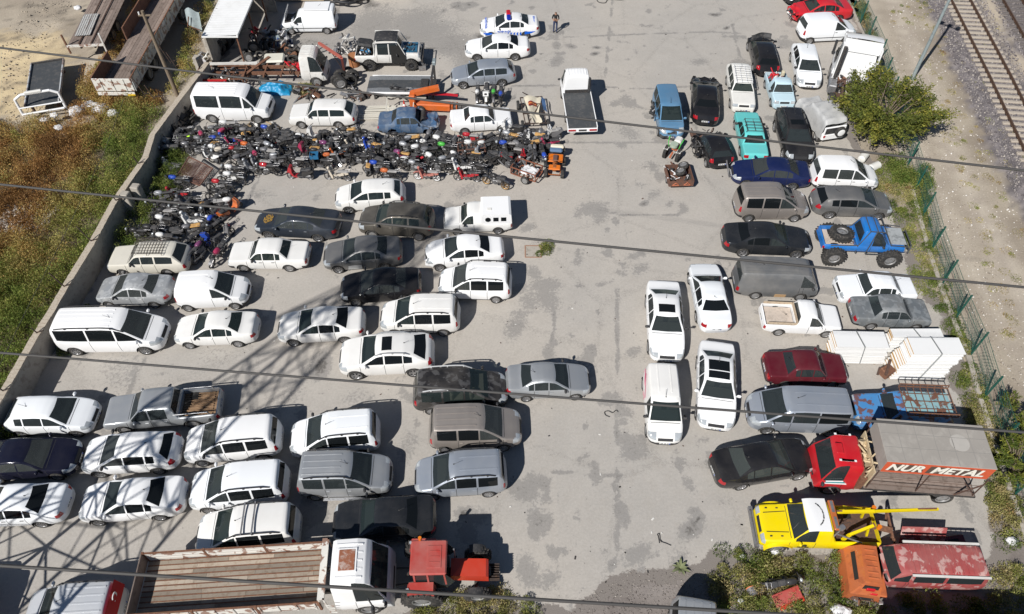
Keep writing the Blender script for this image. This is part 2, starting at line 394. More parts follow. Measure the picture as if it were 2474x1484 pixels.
def yard_fields(X, Y):
    n = N1.fbm(X*.35, Y*.35, 5); n2 = N2.fbm(X*1.3, Y*1.3, 4); n3 = N3.fbm(X*.13, Y*.13, 3)
    mask = np.clip(.5+(poly_sdf(X, Y, YARD)+(n2-.5)*.9)/1.6, 0, 1)
    st = np.zeros(X.shape)
    for px, py, r, a in STAINS:
        c = G(px, py); ang = (px*7.3+py*3.1) % 3.14; ca, sa = math.cos(ang), math.sin(ang)
        u = (X-c.x)*ca+(Y-c.y)*sa; w = -(X-c.x)*sa+(Y-c.y)*ca
        d = np.hypot(u/1.25, w/.75)/r
        st = np.maximum(st, a*np.clip(1.25-d, 0, 1))
    for pl in JOINTS:
        w = GW(pl)
        for a, b in zip(w[:-1], w[1:]):
            d = seg_dist(X, Y, *a, *b)+.30*np.abs(n2-.5)+.5*np.clip(N3.fbm(X*.9, Y*.9, 3)-.52, 0, 1)
            st = np.maximum(st, .62*np.clip(1-d/.22, 0, 1)+.25*np.clip(1-d/.7, 0, 1)*n2)
    for pl in TRACKS:
        w = GW(pl)
        for a, b in zip(w[:-1], w[1:]):
            for off in (-.75, .75): st = np.maximum(st, .34*np.clip(1-seg_dist(X, Y, a[0]+off, a[1], b[0]+off, b[1])/.2, 0, 1)*sst(N1.fbm(X*.6+off, Y*.6, 3), .35, .6))
    st = np.maximum(st, .55*sst(n2*.6+n*.4, .56, .74))
    # pale dust to the left and middle, browner by the workshop at the far end
    dust = sst(n3+.25*n-.12*(X > 2), .35, .75)
    far = sst(Y, 40, 52)*sst(-X, -8, 6)
    return np.stack([st, dust, mask], -1)*1.0, far
def yard_col(X, Y):
    a, far = yard_fields(X, Y); a[..., 1] = np.clip(a[..., 1]-.0*far, 0, 1); a[..., 0] = np.clip(a[..., 0]+.22*far, 0, 1)
    return a
def yard_mat():
    m, nt, b = _new('yard_concrete'); b.inputs['Roughness'].default_value = .88; b.inputs['Specular IOR Level'].default_value = .3
    a = nd(nt, 'ShaderNodeAttribute'); a.attribute_name = 'col'
    sp = nd(nt, 'ShaderNodeSeparateColor'); nt.links.new(a.outputs['Color'], sp.inputs[0])
    big = noise_node(nt, .8, 8, .7); fine = noise_node(nt, 6, 9, .75, dist=.3); grit = noise_node(nt, 34, 4, .8)
    base = mix(nt, ramp(nt, big.outputs[0], .3, .7).outputs[0], (.335,.318,.296), (.425,.40,.368))
    base = mix(nt, mth(nt, 'MULTIPLY', sp.outputs[1], .85), base, mix(nt, big.outputs[0], (.42,.385,.342), (.50,.455,.40)))
    mid = noise_node(nt, 1.9, 10, .78, dist=.5)
    base = mix(nt, mth(nt, 'MULTIPLY', ramp(nt, mid.outputs[0], .50, .60).outputs[0], .42), base, (.345,.315,.28))
    base = mix(nt, mth(nt, 'MULTIPLY', ramp(nt, mid.outputs[0], .36, .30).outputs[0], .35), base, (.53,.49,.44))
    # stains: ragged edge from fine noise
    e = mth(nt, 'ADD', sp.outputs[0], mth(nt, 'MULTIPLY', mth(nt, 'SUBTRACT', fine.outputs[0], .5), 1.1))
    s1 = ramp(nt, e, .30, .42).outputs[0]; s2 = ramp(nt, e, .62, .85).outputs[0]
    c = mix(nt, mth(nt, 'MULTIPLY', s1, .62), base, (.235,.225,.215))
    c = mix(nt, mth(nt, 'MULTIPLY', s2, .75), c, (.085,.078,.07))
    # small dark specks and scuffs
    v = nd(nt, 'ShaderNodeTexVoronoi'); v.inputs['Scale'].default_value = 2.2; v.inputs['Randomness'].default_value = 1
    tc = nd(nt, 'ShaderNodeTexCoord'); nt.links.new(tc.outputs['Object'], v.inputs['Vector'])
    sk = ramp(nt, mth(nt, 'ADD', v.outputs['Distance'], mth(nt, 'MULTIPLY', fine.outputs[0], .25)), .155, .19, (1,1,1,1), (0,0,0,1)).outputs[0]
    c = mix(nt, mth(nt, 'MULTIPLY', sk, .65), c, (.10,.095,.09))
    # hairline cracks
    vc = nd(nt, 'ShaderNodeTexVoronoi', feature='DISTANCE_TO_EDGE'); vc.inputs['Scale'].default_value = .16
    wv = nd(nt, 'ShaderNodeVectorMath', operation='ADD'); sc = nd(nt, 'ShaderNodeVectorMath', operation='SCALE'); sc.inputs['Scale'].default_value = 1.6
    nt.links.new(fine.outputs['Color'], sc.inputs[0]); nt.links.new(tc.outputs['Object'], wv.inputs[0]); nt.links.new(sc.outputs[0], wv.inputs[1])
    nt.links.new(wv.outputs[0], vc.inputs['Vector'])
    ck = ramp(nt, vc.outputs['Distance'], .0025, .006, (1,1,1,1), (0,0,0,1)).outputs[0]
    c = mix(nt, mth(nt, 'MULTIPLY', ck, .4), c, (.15,.14,.13))
    spk = noise_node(nt, 9, 8, .85)
    f = mth(nt, 'ADD', mth(nt, 'ADD', mth(nt, 'MULTIPLY', grit.outputs[0], .35), mth(nt, 'MULTIPLY', spk.outputs[0], .75)), .40)
    mm = nd(nt, 'ShaderNodeMix', data_type='RGBA', blend_type='MULTIPLY'); mm.inputs[0].default_value = 1
    nt.links.new(c, mm.inputs[6]); nt.links.new(f, mm.inputs[7])
    # beyond the ragged edge the slab gives way to grey gravel
    me_ = mth(nt, 'ADD', sp.outputs[2], mth(nt, 'MULTIPLY', mth(nt, 'SUBTRACT', fine.outputs[0], .5), .5))
    ed = ramp(nt, me_, .48, .52).outputs[0]
    grav = mix(nt, ramp(nt, grit.outputs[0], .35, .65).outputs[0], (.165,.145,.13), (.28,.25,.225))
    out = mix(nt, ed, grav, mm.outputs[2])
    nt.links.new(out, b.inputs['Base Color'])
    bump(nt, b, mth(nt, 'ADD', fine.outputs[0], grit.outputs[0]), .22, .02)
    return m
yxs = np.arange(-26.5, 28.0, .17); yys = np.arange(5.0, 62, .17)
# the slab sheet follows the yard outline: cells well outside it are left out
yme = grid_mesh('yard', yxs, yys, lambda X, Y: 0*X, yard_col, yard_mat())
bmy = bmesh.new(); bmy.from_mesh(yme)
cl = bmy.verts.layers.float_color['col']
kill = [f for f in bmy.faces if max(v[cl][2] for v in f.verts) < .12]
bmesh.ops.delete(bmy, geom=kill, context='FACES'); bmy.to_mesh(yme); bmy.free()
structure(link('yard_pavement', yme))

# --- leaves, blades, bushes
def leaf_mesh(name, P, size, col, material, seed=0, up=.0, wide=.45):
    rs = np.random.RandomState(seed); n = len(P)
    d = rs.normal(size=(n, 3)); d[:, 2] = np.abs(d[:, 2])*(.4+up*2.2)+up; d /= np.linalg.norm(d, axis=1)[:, None]
    s = rs.normal(size=(n, 3)); s -= d*np.sum(s*d, 1)[:, None]; s /= np.linalg.norm(s, axis=1)[:, None]+1e-9
    sz = np.asarray(size).reshape(-1, 1)*np.ones((n, 1))
    a = P-s*sz*wide*.5; b = P+s*sz*wide*.5; c = P+d*sz
    V = np.stack([a, b, c], 1).reshape(-1, 3).astype(np.float32)
    me = bpy.data.meshes.new(name)
    me.vertices.add(3*n); me.vertices.foreach_set('co', V.ravel())
    me.loops.add(3*n); me.loops.foreach_set('vertex_index', np.arange(3*n, dtype=np.int32))
    me.polygons.add(n); me.polygons.foreach_set('loop_start', np.arange(0, 3*n, 3, dtype=np.int32)); me.update()
    c4 = np.ones((n, 3, 4), np.float32); c4[:, :, :3] = np.clip(col, 0, 1)[:, None, :]
    at = me.attributes.new('col', 'FLOAT_COLOR', 'POINT'); at.data.foreach_set('color', c4.ravel())
    me.materials.append(material); return me
LEAF = vcol_mat('leaf', rough=.7, nscale=20, namt=.2, bmp=0, trans=.28)
GREEN, OLIVE, BROWN, STRAW, DEEP = (.105,.135,.03), (.21,.19,.06), (.20,.115,.045), (.36,.29,.15), (.06,.09,.022)
def poly_points(poly, n, seed):
    rs = np.random.RandomState(seed); xs_ = [p[0] for p in poly]; ys_ = [p[1] for p in poly]; out = []
    while len(out) < n:
        X = rs.uniform(min(xs_), max(xs_), n*3); Y = rs.uniform(min(ys_), max(ys_), n*3)
        k = poly_sdf(X, Y, poly) > 0; out += list(zip(X[k], Y[k]))
    return np.array(out[:n])
def palette(t, cols):
    t = np.clip(t, 0, .9999)*(len(cols)-1); i = t.astype(int); f = (t-i)[:, None]; C = np.array(cols)
    return C[i]*(1-f)+C[np.minimum(i+1, len(cols)-1)]*f
def bushes(name, poly, n_mounds, per, rad, hgt, leaf, tonefn, cols, seed, label, zbase=0.0, kind='stuff', up=.5, cat='weeds'):
    rs = np.random.RandomState(seed); c = poly_points(poly, n_mounds, seed)
    r = rs.uniform(*rad, n_mounds); h = rs.uniform(*hgt, n_mounds)
    k = np.repeat(np.arange(n_mounds), per); m = len(k)
    th = rs.uniform(0, 2*np.pi, m); ph = np.arccos(rs.uniform(0, 1, m)); q = rs.uniform(.35, 1.08, m)**.5
    P = np.stack([c[k, 0]+r[k]*q*np.sin(ph)*np.cos(th), c[k, 1]+r[k]*q*np.sin(ph)*np.sin(th), zbase+h[k]*q*np.cos(ph)], 1)
    tone = tonefn(c[:, 0], c[:, 1])+rs.normal(0, .13, n_mounds)
    col = palette(tone[k]+rs.normal(0, .07, m), cols)*rs.uniform(.65, 1.35, (m, 1))*rs.uniform(.75, 1.25, n_mounds)[k][:, None]
    o = link(name, leaf_mesh(name, P, rs.uniform(.6, 1.4, m)*leaf, col, LEAF, seed, up))
    if kind: o['kind'] = kind
    return tag(o, label, cat)
def scrub_tone(X, Y):
    dw = -poly_sdf(X, Y, [(p.x, p.y) for p in WALL]+[(10, 10), (10, 60)])
    t = .7*N2.fbm(X*.28, Y*.28, 2)+.3*N1.fbm(X*.9, Y*.9, 2)
    return np.clip((t-.40)*1.9+.16*np.clip(dw-3.0, -3, 4), 0, 1)
SCRUB = [(.16,.215,.045), (.28,.30,.075), (.43,.37,.13), (.46,.33,.115), (.41,.22,.08), (.25,.135,.05)]
bushes('scrub', scrub_poly, 820, 400, (.35,1.0), (.3,1.5), .085, scrub_tone, SCRUB, 5, 'mass of dry yellow green and rust brown bushes behind the long wall', -.2)
bushes('scrub', GW([(300,240),(290,190),(215,180),(160,330),(190,345),(250,290),(400,250),(395,235)]), 110, 360, (.3,.8), (.4,1.1), .085, lambda X, Y: .45+.5*N1.fbm(X, Y, 2), SCRUB, 6,
       'rust brown and olive bushes around the white heap of sacks', -.1)
bushes('scrub', GW([(215,180),(300,80),(330,0),(355,0),(310,110),(250,200)]), 40, 260, (.3,.7), (.3,.9), .085, lambda X, Y: .4+.5*N1.fbm(X, Y, 2), SCRUB, 7, 'brown weeds growing between the two long truck beds', -.1)
bushes('scrub', GW([(415,225),(450,130),(475,20),(520,0),(505,60),(480,150),(445,215)]), 46, 260, (.3,.8), (.3,1.1), .085, lambda X, Y: .1+.5*N1.fbm(X, Y, 2), SCRUB, 8, 'green and straw weeds between the truck bed and the shed', -.1)
WEEDS = [(.08,.125,.024), (.15,.20,.042), (.27,.275,.075), (.46,.39,.19), (.32,.20,.085)]
bushes('weeds', [(p.x+.45, p.y) for p in WALL[2:6]]+[(p.x+1.9, p.y) for p in WALL[5:1:-1]], 90, 330, (.3,.6), (.5,1.15), .075, lambda X, Y: .1+.3*N1.fbm(X, Y, 2), WEEDS, 9, 'bright green creeper at the foot of the long wall beside the motorcycles')
bushes('weeds', [(p.x+.35, p.y) for p in WALL[6:9]]+[(p.x+.8, p.y) for p in WALL[8:5:-1]], 20, 180, (.2,.4), (.2,.5), .07, lambda X, Y: .1+.3*N1.fbm(X, Y, 2), WEEDS, 10, 'dark green weeds in the shade of the long wall')
bushes('weeds', GW([(5,935),(30,930),(45,990),(40,1060),(-20,1060),(-20,950)]), 16, 380, (.3,.6), (.5,1.3), .08, lambda X, Y: .15+.4*N1.fbm(X, Y, 2), WEEDS, 12, 'leafy weeds at the end of the long wall behind the white hatchback')
bushes('weeds', GW([(2110,400),(2230,420),(2240,520),(2262,640),(2300,760),(2340,860),(2400,1000),(2460,1180),(2474,1300),(2420,1340),(2390,1230),(2370,1080),(2300,950),(2310,930),(2335,870),(2280,790),(2262,745),(2215,700),(2190,640),(2195,600),(2150,520),(2112,470)]),
       230, 260, (.22,.55), (.10,.42), .075, lambda X, Y: -.22+1.2*N2.fbm(X*.8, Y*.8, 3), WEEDS, 13, 'grass and weeds along the green mesh fence')
bushes('weeds', GW([(2130,385),(2190,390),(2250,420),(2240,500),(2200,470),(2140,420)]), 40, 320, (.3,.6), (.4,1.1), .09, lambda X, Y: .1+.3*N1.fbm(X, Y, 2), WEEDS, 14, 'green creeper climbing the mesh fence below the tree')
bushes('weeds', GW([(1700,1355),(1740,1325),(1830,1330),(1900,1335),(2020,1335),(2040,1390),(2050,1460),(2140,1455),(2330,1430),(2420,1380),(2474,1360),(2474,1560),(1730,1560),(1710,1420)]),
       210, 260, (.2,.55), (.12,.6), .075, lambda X, Y: -.26+1.25*N2.fbm(X*.7, Y*.7, 3), WEEDS, 15, 'patch of mixed green and straw weeds behind the yellow tow truck')
bushes('weeds', GW([(985,1500),(1030,1462),(1080,1440),(1180,1428),(1290,1460),(1290,1540),(1000,1540)]), 80, 300, (.2,.5), (.12,.5), .07, lambda X, Y: .25+.6*N2.fbm(X*.8, Y*.8, 3), WEEDS, 16, 'straw and olive weeds below the red tractor')
bushes('weeds', GW([(1840,1350),(1900,1360),(1890,1440),(1800,1460),(1770,1390)]), 24, 300, (.25,.5), (.3,.7), .075, lambda X, Y: .3+.5*N2.fbm(X*.8, Y*.8, 3), WEEDS, 17, 'tall green weeds around the crashed motorcycle')
bushes('weed_tuft', GW([(1296,590),(1328,590),(1330,618),(1300,622)]), 7, 260, (.2,.4), (.15,.35), .07, lambda X, Y: .25+.3*N1.fbm(X*2, Y*2, 2), WEEDS, 18, 'single olive weed tuft beside a rusty drain frame in the open yard', kind=None, cat='weed')
bushes('weeds', GW([(2060,0),(2090,0),(2110,90),(2120,120),(2095,110),(2080,60)]), 34, 220, (.2,.45), (.15,.45), .075, lambda X, Y: .2+.7*N2.fbm(X*.8, Y*.8, 3), WEEDS, 19, 'dry weeds along the fence beside the red crashed car')
bushes('weeds', GW([(2280,0),(2330,180),(2474,520),(2474,360),(2400,200),(2370,60),(2440,120),(2430,60),(2330,0)]), 90, 70, (.15,.4), (.06,.2), .07, lambda X, Y: .3+.6*N2.fbm(X, Y, 3), WEEDS, 20, 'sparse low weeds beside the railway tracks')
bushes('weeds', GW([(2150,60),(2200,60),(2300,400),(2400,760),(2474,900),(2474,560),(2330,240),(2260,0),(2140,0)]), 110, 60, (.12,.4), (.04,.16), .07, lambda X, Y: .4+.5*N2.fbm(X, Y, 3), WEEDS, 21, 'scattered dry tufts on the dirt track beside the railway')
bushes('weeds', GW([(640,205),(760,205),(780,220),(720,235),(690,225)]), 14, 220, (.2,.35), (.12,.35), .07, lambda X, Y: .3+.4*N1.fbm(X, Y, 2), WEEDS, 22, 'olive weeds growing under the white cab chassis truck')

def pebbles(name, poly, n, size, cols, seed, label, z=0.0, zfn=None):
    rs = np.random.RandomState(seed); c = poly_points(poly, n, seed)
    base = np.array([(1,0,0),(0,1,0),(-1,0,0),(0,-1,0),(0,0,.8),(0,0,-.3)])
    F = np.array([(0,1,4),(1,2,4),(2,3,4),(3,0,4),(1,0,5),(2,1,5),(3,2,5),(0,3,5)])
    s = rs.uniform(size[0], size[1], n)*rs.choice([.7,1,1,1.7], n); a = rs.uniform(0, 6.28, n); asp = rs.uniform(.6, 1.3, (n, 3))
    b = base[None]*asp[:, None, :]*s[:, None, None]
    X = b[..., 0]*np.cos(a)[:, None]-b[..., 1]*np.sin(a)[:, None]; Y = b[..., 0]*np.sin(a)[:, None]+b[..., 1]*np.cos(a)[:, None]
    zz = zfn(c[:, 0], c[:, 1]) if zfn else np.full(n, z)
    V = np.stack([X+c[:, :1], Y+c[:, 1:2], b[..., 2]+zz[:, None]], -1).reshape(-1, 3).astype(np.float32)
    Fi = (F[None]+np.arange(n)[:, None, None]*6).reshape(-1, 3)
    me = bpy.data.meshes.new(name); me.vertices.add(len(V)); me.vertices.foreach_set('co', V.ravel())
    me.loops.add(Fi.size); me.loops.foreach_set('vertex_index', Fi.ravel().astype(np.int32))
    me.polygons.add(len(Fi)); me.polygons.foreach_set('loop_start', np.arange(0, Fi.size, 3, dtype=np.int32)); me.update()
    col = np.ones((n, 6, 4), np.float32); col[:, :, :3] = palette(rs.rand(n), cols)[:, None, :]
    at = me.attributes.new('col', 'FLOAT_COLOR', 'POINT'); at.data.foreach_set('color', col.ravel())
    me.materials.append(STONE); o = link(name, me); o['kind'] = 'stuff'; return tag(o, label, 'stones')
STONE = vcol_mat('stone', rough=.95, nscale=14, namt=.2, bmp=0)
tx = lambda y, d: (float(track_x(TRACK, y))+d, y)
pebbles('ballast', [tx(y, -2.6) for y in (34,44,54,62)]+[tx(y, 2.2) for y in (62,54,44,34)], 9000, (.035,.075), [(.10,.088,.092),(.16,.145,.15),(.24,.215,.21),(.42,.38,.34)], 31, 'grey stone ballast under the near railway track', 0, terrain_z)
t2 = lambda y, d: (float(track_x(TRACK2, y))+d, y)
pebbles('ballast', [t2(y, -1.6) for y in (44,52,62)]+[t2(y, 1.6) for y in (62,52,44)], 3500, (.035,.075), [(.10,.088,.092),(.16,.145,.15),(.24,.215,.21),(.38,.34,.31)], 32, 'grey stone ballast under the far railway track', 0, terrain_z)
pebbles('gravel', GW([(2140,0),(2290,0),(2400,300),(2474,560),(2474,1000),(2340,740),(2240,480),(2150,120)]), 4200, (.02,.05), [(.2,.17,.14),(.34,.29,.24),(.5,.45,.39),(.75,.73,.7)], 33, 'loose pale stones on the dirt track between fence and railway', -.01)
pebbles('gravel', GW([(1420,1440),(1490,1400),(1540,1372),(1700,1370),(1740,1484),(1740,1540),(1300,1540)]), 1600, (.012,.03), [(.14,.12,.11),(.25,.22,.2),(.42,.38,.34)], 34, 'loose grey gravel at the ragged edge of the slab', .0)
pebbles('gravel', GW([(0,0),(170,0),(140,90),(60,150),(160,270),(0,290)]), 700, (.02,.06), [(.2,.17,.14),(.34,.29,.24),(.5,.43,.33)], 35, 'stones and crumbs on the sandy ground beside the flatbeds', -.05)
pebbles('rubble', GW([(0,500),(60,490),(110,480),(150,500),(120,540),(60,560),(0,560)]), 420, (.05,.16), [(.40,.36,.31),(.55,.50,.44),(.30,.27,.24)], 36, 'pale rubble heap among the dry bushes', .0)

# --- long boundary wall
CONC = mat('weathered_concrete', (.40,.365,.315), .92, dirt=(.20,.17,.14), dirt_amt=.6, scale=1.6, bmp=.3)
COPE = mat('brick_coping', (.47,.41,.33), .9, dirt=(.27,.2,.14), dirt_amt=.7, scale=7, bmp=.3)
wall = thing('boundary_wall', 'long weathered concrete wall between the dry bushes and the motorcycles', 'wall')
pts = WALL
for a, b in zip(pts[:-1], pts[1:]):
    a2, b2 = Vector((a.x, a.y, 0)), Vector((b.x, b.y, 0)); L = (b2-a2).length; ang = math.atan2(b2.y-a2.y, b2.x-a2.x); c = (a2+b2)/2
    mb = MB(); mb.box((c.x, c.y, .74), (L+.02, .26, 1.48), rz=ang); mb.build('wall_panel', CONC, wall)
    n = max(2, int(L/.22))          # coping bricks laid across the wall, in one part per panel
    mb = MB()
    for i in range(n):
        p = a2.lerp(b2, (i+.5)/n); mb.box((p.x, p.y, 1.48+.05+rnd.uniform(-.006,.012)), (L/n-.018, .36+rnd.uniform(-.02,.02), .10), rz=ang)
    mb.build('coping', COPE, wall)
for x, y in ((318,452),(292,470),(468,140),(492,95)):
    p = G(x, y, WALLH); mb = MB(); mb.rbox((p.x+.22, p.y, .86), (.5, .45, 1.72), .04, rz=-.15); mb.build('pillar', CONC, wall)
IRON = mat('dark_iron', (.05,.035,.03), .8, dirt=(.2,.1,.05), dirt_amt=.5)
for x, y, h in ((335,395,.5),(281,484,.5),(221,582,1.15),(156,692,1.1),(90,804,.4),(8,944,.4),(398,247,.7),(372,236,1.0),(350,228,1.2),(470,175,.8),(425,160,1.1),(412,150,1.2)):
    p = G(x, y, WALLH); mb = MB(); q = p+Vector((-.25*h, -.05*h, h)); mb.bar(p+Vector((0,0,-.1)), q, .045); mb.bar(p+Vector((0,0,.03)), p+Vector((.28,.12,.03)), .04)
    mb.build('iron_post', IRON, wall)
for pts_, mt in (([(305,1030),(372,928)], None), ([(62,945),(105,878)], None), ([(104,865),(128,820)], None)):
    pass
mb = MB()
for a, b in (((66,938),(104,880)),((107,866),(130,822))):
    mb.bar(G(*a)+Vector((0,0,.1)), G(*b)+Vector((0,0,.1)), .2, .2)
tag(mb.build('kerb_stone', CONC), 'loose concrete kerb lying at the foot of the long wall', 'kerb')

# --- green mesh fence
fence_px = [(2062,18),(2078,56),(2096,95),(2120,150),(2229,521),(2250.5,603.5),(2278,683.5),(2309,768),(2346,856),(2377,961),(2413,1072),(2453,1193),(2500,1330)]
FP = [G(*p) for p in fence_px]
# the stretch behind the tree is filled in evenly
FP = FP[:4]+[FP[3].lerp(FP[4], k/7) for k in range(1, 7)]+FP[4:]
FGREEN = mat('fence_green', (.015,.10,.075), .5, dirt=(.1,.1,.08), dirt_amt=.3)
fence = thing('mesh_fence', 'green wire mesh fence between the parked cars and the railway', 'fence')
for p in FP:
    mb = MB(); mb.bar(p+Vector((0,0,-.1)), p+Vector((0,0,1.85)), .07); mb.build('post', FGREEN, fence)
for a, b in zip(FP[:-1], FP[1:]):
    mb = MB(); L = (b-a).length; n = max(2, int(L/.2))
    for i in range(n):
        for s in (0, 1):
            t0, t1 = i/n, (i+7)/n
            p = a.lerp(b, t0 if s == 0 else min(t1, 1)); q = a.lerp(b, min(t1, 1) if s == 0 else t0)
            mb.bar(p+Vector((0,0,.03)), q+Vector((0,0,1.7)), .009)
    for z in (.05, .55, 1.15, 1.7): mb.bar(a+Vector((0,0,z)), b+Vector((0,0,z)), .016)
    o = mb.build('wire_mesh', FGREEN, fence); o['kind'] = 'stuff'
# low kerb wall under the fence, broken in places
kerb = thing('fence_kerb', 'low broken concrete kerb at the foot of the green mesh fence', 'kerb')
for i, (a, b) in enumerate(zip(FP[:-1], FP[1:])):
    if 3 <= i <= 6: continue
    a2, b2 = a.lerp(b, .06)+Vector((-.25,0,0)), a.lerp(b, .94)+Vector((-.25,0,0)); mb = MB(); mb.bar(a2+Vector((0,0,.05)), b2+Vector((0,0,.05)), .22, .22); mb.build('kerb_segment', CONC, kerb)

# --- railway
RAILM = mat('rail_steel', (.12,.075,.055), .6, .4, dirt=(.22,.12,.07), dirt_amt=.6, scale=4)
SLEEP = mat('sleeper_concrete', (.43,.375,.31), .9, dirt=(.25,.21,.18), dirt_amt=.6, scale=4, bmp=.2)
SLEEPD = mat('sleeper_timber', (.13,.115,.11), .95, dirt=(.25,.22,.2), dirt_amt=.5, scale=5, bmp=.3)
def track(tr, y0, y1, label, smat, zs=.15):
    t = thing('railway_track', label, 'railway', group=None)
    ys_ = np.arange(y0, y1, .62); me = None
    for i, y in enumerate(ys_):
        x = float(track_x(tr, y)); ang = math.atan2(float(track_x(tr, y+.5))-x, .5)
        if me is None:
            mb = MB(); mb.rbox((0,0,.06), (2.45,.26,.14), .03); mb.box((-.72,0,.14), (.34,.17,.03)); mb.box((.72,0,.14), (.34,.17,.03)); me = mb.mesh('sleeper', smat)
        o = link('sleeper', me, t); o.location = (x, y, zs); o.rotation_euler = (0, 0, -ang+rnd.uniform(-.015,.015))
    for s in (-.755, .755):
        mb = MB(); pp = [(float(track_x(tr, y))+s*1.0, y) for y in np.arange(y0-1, y1+1, 1.3)]
        for (ax, ay), (bx, by) in zip(pp[:-1], pp[1:]):
            mb.bar((ax, ay, zs+.16), (bx, by, zs+.16), .14, .03); mb.bar((ax, ay, zs+.22), (bx, by, zs+.22), .025, .10); mb.bar((ax, ay, zs+.285), (bx, by, zs+.285), .075, .045)
        mb.build('rail', RAILM, t)
track(TRACK, 32, 63, 'rusty railway track on pale concrete sleepers beside the dirt track', SLEEP)
track(TRACK2, 44, 63, 'far railway track on dark timber sleepers', SLEEPD)

# --- tree by the fence, ailanthus bushes
BARK = mat('bark', (.16,.125,.09), .95, bmp=.5, scale=9)
def make_tree(base, label, R, Hh, n, leaf, cols, seed, stems=6, tonefn=None, wide=.5):
    t = thing('tree', label, 'tree', base)
    rs = np.random.RandomState(seed); mb = MB(); tips = []
    for i in range(stems):
        a = 6.28*i/stems+rs.uniform(-.3,.3); p = Vector((0,0,-.1)); k = rs.uniform(.55, 1.0)
        q = Vector((math.cos(a)*R*.22*k, math.sin(a)*R*.22*k, Hh*.38)); mb.cyl(p, q, .09, 7, r2=.06)
        for j in range(7):
            a2 = a+rs.uniform(-.9,.9); ee = rs.uniform(.45,1.15); w = Vector((math.cos(a2)*R*ee, math.sin(a2)*R*ee, Hh*rs.uniform(.45,1.0)))
            mid = q.lerp(w, .5)+Vector((0,0,.15)); mb.cyl(q, mid, .05, 6, r2=.035); mb.cyl(mid, w, .035, 5, r2=.008); tips.append((q, mid, w))
            for l in range(2):
                a3 = a2+rs.uniform(-1.2,1.2); w2 = mid+Vector((math.cos(a3)*R*.38, math.sin(a3)*R*.38, Hh*rs.uniform(-.05,.3))); mb.cyl(mid, w2, .025, 5, r2=.006); tips.append((mid, mid.lerp(w2, .5), w2))
    mb.build('trunk', BARK, t)
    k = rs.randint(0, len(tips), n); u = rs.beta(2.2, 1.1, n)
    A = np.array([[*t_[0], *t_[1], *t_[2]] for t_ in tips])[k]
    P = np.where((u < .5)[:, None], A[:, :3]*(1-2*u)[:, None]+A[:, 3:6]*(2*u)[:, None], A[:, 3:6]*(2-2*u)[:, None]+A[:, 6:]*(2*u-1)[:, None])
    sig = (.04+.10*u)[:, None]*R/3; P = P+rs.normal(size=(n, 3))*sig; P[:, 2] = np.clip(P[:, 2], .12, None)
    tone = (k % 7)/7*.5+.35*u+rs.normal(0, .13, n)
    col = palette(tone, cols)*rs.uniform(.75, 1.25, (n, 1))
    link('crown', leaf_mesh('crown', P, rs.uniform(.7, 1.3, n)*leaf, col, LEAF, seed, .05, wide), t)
    return t
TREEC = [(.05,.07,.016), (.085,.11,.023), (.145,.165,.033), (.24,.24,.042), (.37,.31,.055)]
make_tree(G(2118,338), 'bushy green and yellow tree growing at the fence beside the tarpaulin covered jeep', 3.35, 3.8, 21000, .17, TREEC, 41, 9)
AIL = [(.05,.08,.015), (.10,.14,.025), (.20,.22,.035), (.30,.28,.05)]
make_tree(G(2436,1150), 'leafy tree of heaven sapling at the fence behind the sign truck', 1.25, 2.2, 5200, .16, AIL, 42, 5, wide=.3)
make_tree(G(2466,1060), 'smaller tree of heaven sapling growing beyond the fence', .8, 1.7, 2400, .15, AIL, 43, 4, wide=.3)
make_tree(G(2415,1000), 'thin tree of heaven shoot beside the rusty blue pickup', .45, 1.5, 800, .15, AIL, 44, 3, wide=.3)
# broad leaved rosette on the gravel edge
pl = thing('mullein_plant', 'grey green rosette plant at the ragged edge of the slab', 'plant', G(1643,1374), scale=(.75,.75,.75))
PLANT = mat('rosette_leaf', (.17,.19,.09), .8, scale=8)
for i in range(9):
    a = i*.72; L = .38+.1*(i % 3); mb = MB()
    mb.sheet(lambda u, v, a=a, L=L: (math.cos(a)*L*u-math.sin(a)*(v-.5)*.16*math.sin(math.pi*min(1, u*.9+.08)), math.sin(a)*L*u+math.cos(a)*(v-.5)*.16*math.sin(math.pi*min(1, u*.9+.08)), .03+.18*math.sin(u*2.2)+.04*abs(v-.5)), 5, 2)
    mb.build('leaf', PLANT, pl)

# --- poles and overhead lines
WOODP = mat('pole_timber', (.20,.155,.11), .9, bmp=.3, scale=6)
b0 = G(430,233)
t = thing('utility_pole', 'grey brown timber pole leaning beside the long wall at the truck beds', 'pole', b0)
mb = MB(); mb.cyl((0,0,-.2), (-.15,.1,6.3), .15, 10, r2=.10); mb.build('shaft', WOODP, t)
mb = MB(); mb.bar((-.5,.1,6.0), (.3,.1,6.0), .09); mb.build('crossarm', WOODP, t)
mb = MB(); mb.cyl((-.42,.1,6.05), (-.42,.1,6.22), .05, 8); mb.build('insulator', WHITEP, t)
GALV = mat('galvanised_steel', (.36,.42,.43), .5, .4, dirt=(.2,.23,.23), dirt_amt=.5)
t = thing('street_lamp', 'tall galvanised floodlight mast behind the bushy tree', 'lamp', G(2204,190))
mb = MB(); mb.cyl((0,0,0), (0,0,7.7), .13, 12, r2=.085); mb.cyl((0,0,0), (0,0,.05), .25, 12); mb.build('mast', GALV, t)
for dx, dy in ((-.45,.45),(.0,0),(.45,-.45)):
    mb = MB(); mb.rbox((dx,dy,7.75), (.42,.3,.2), .04, rz=.7); mb.build('floodlight', DARKM, t)
mb = MB(); mb.bar((-.5,.5,7.62), (.5,-.5,7.62), .06); mb.build('crossarm', GALV, t)

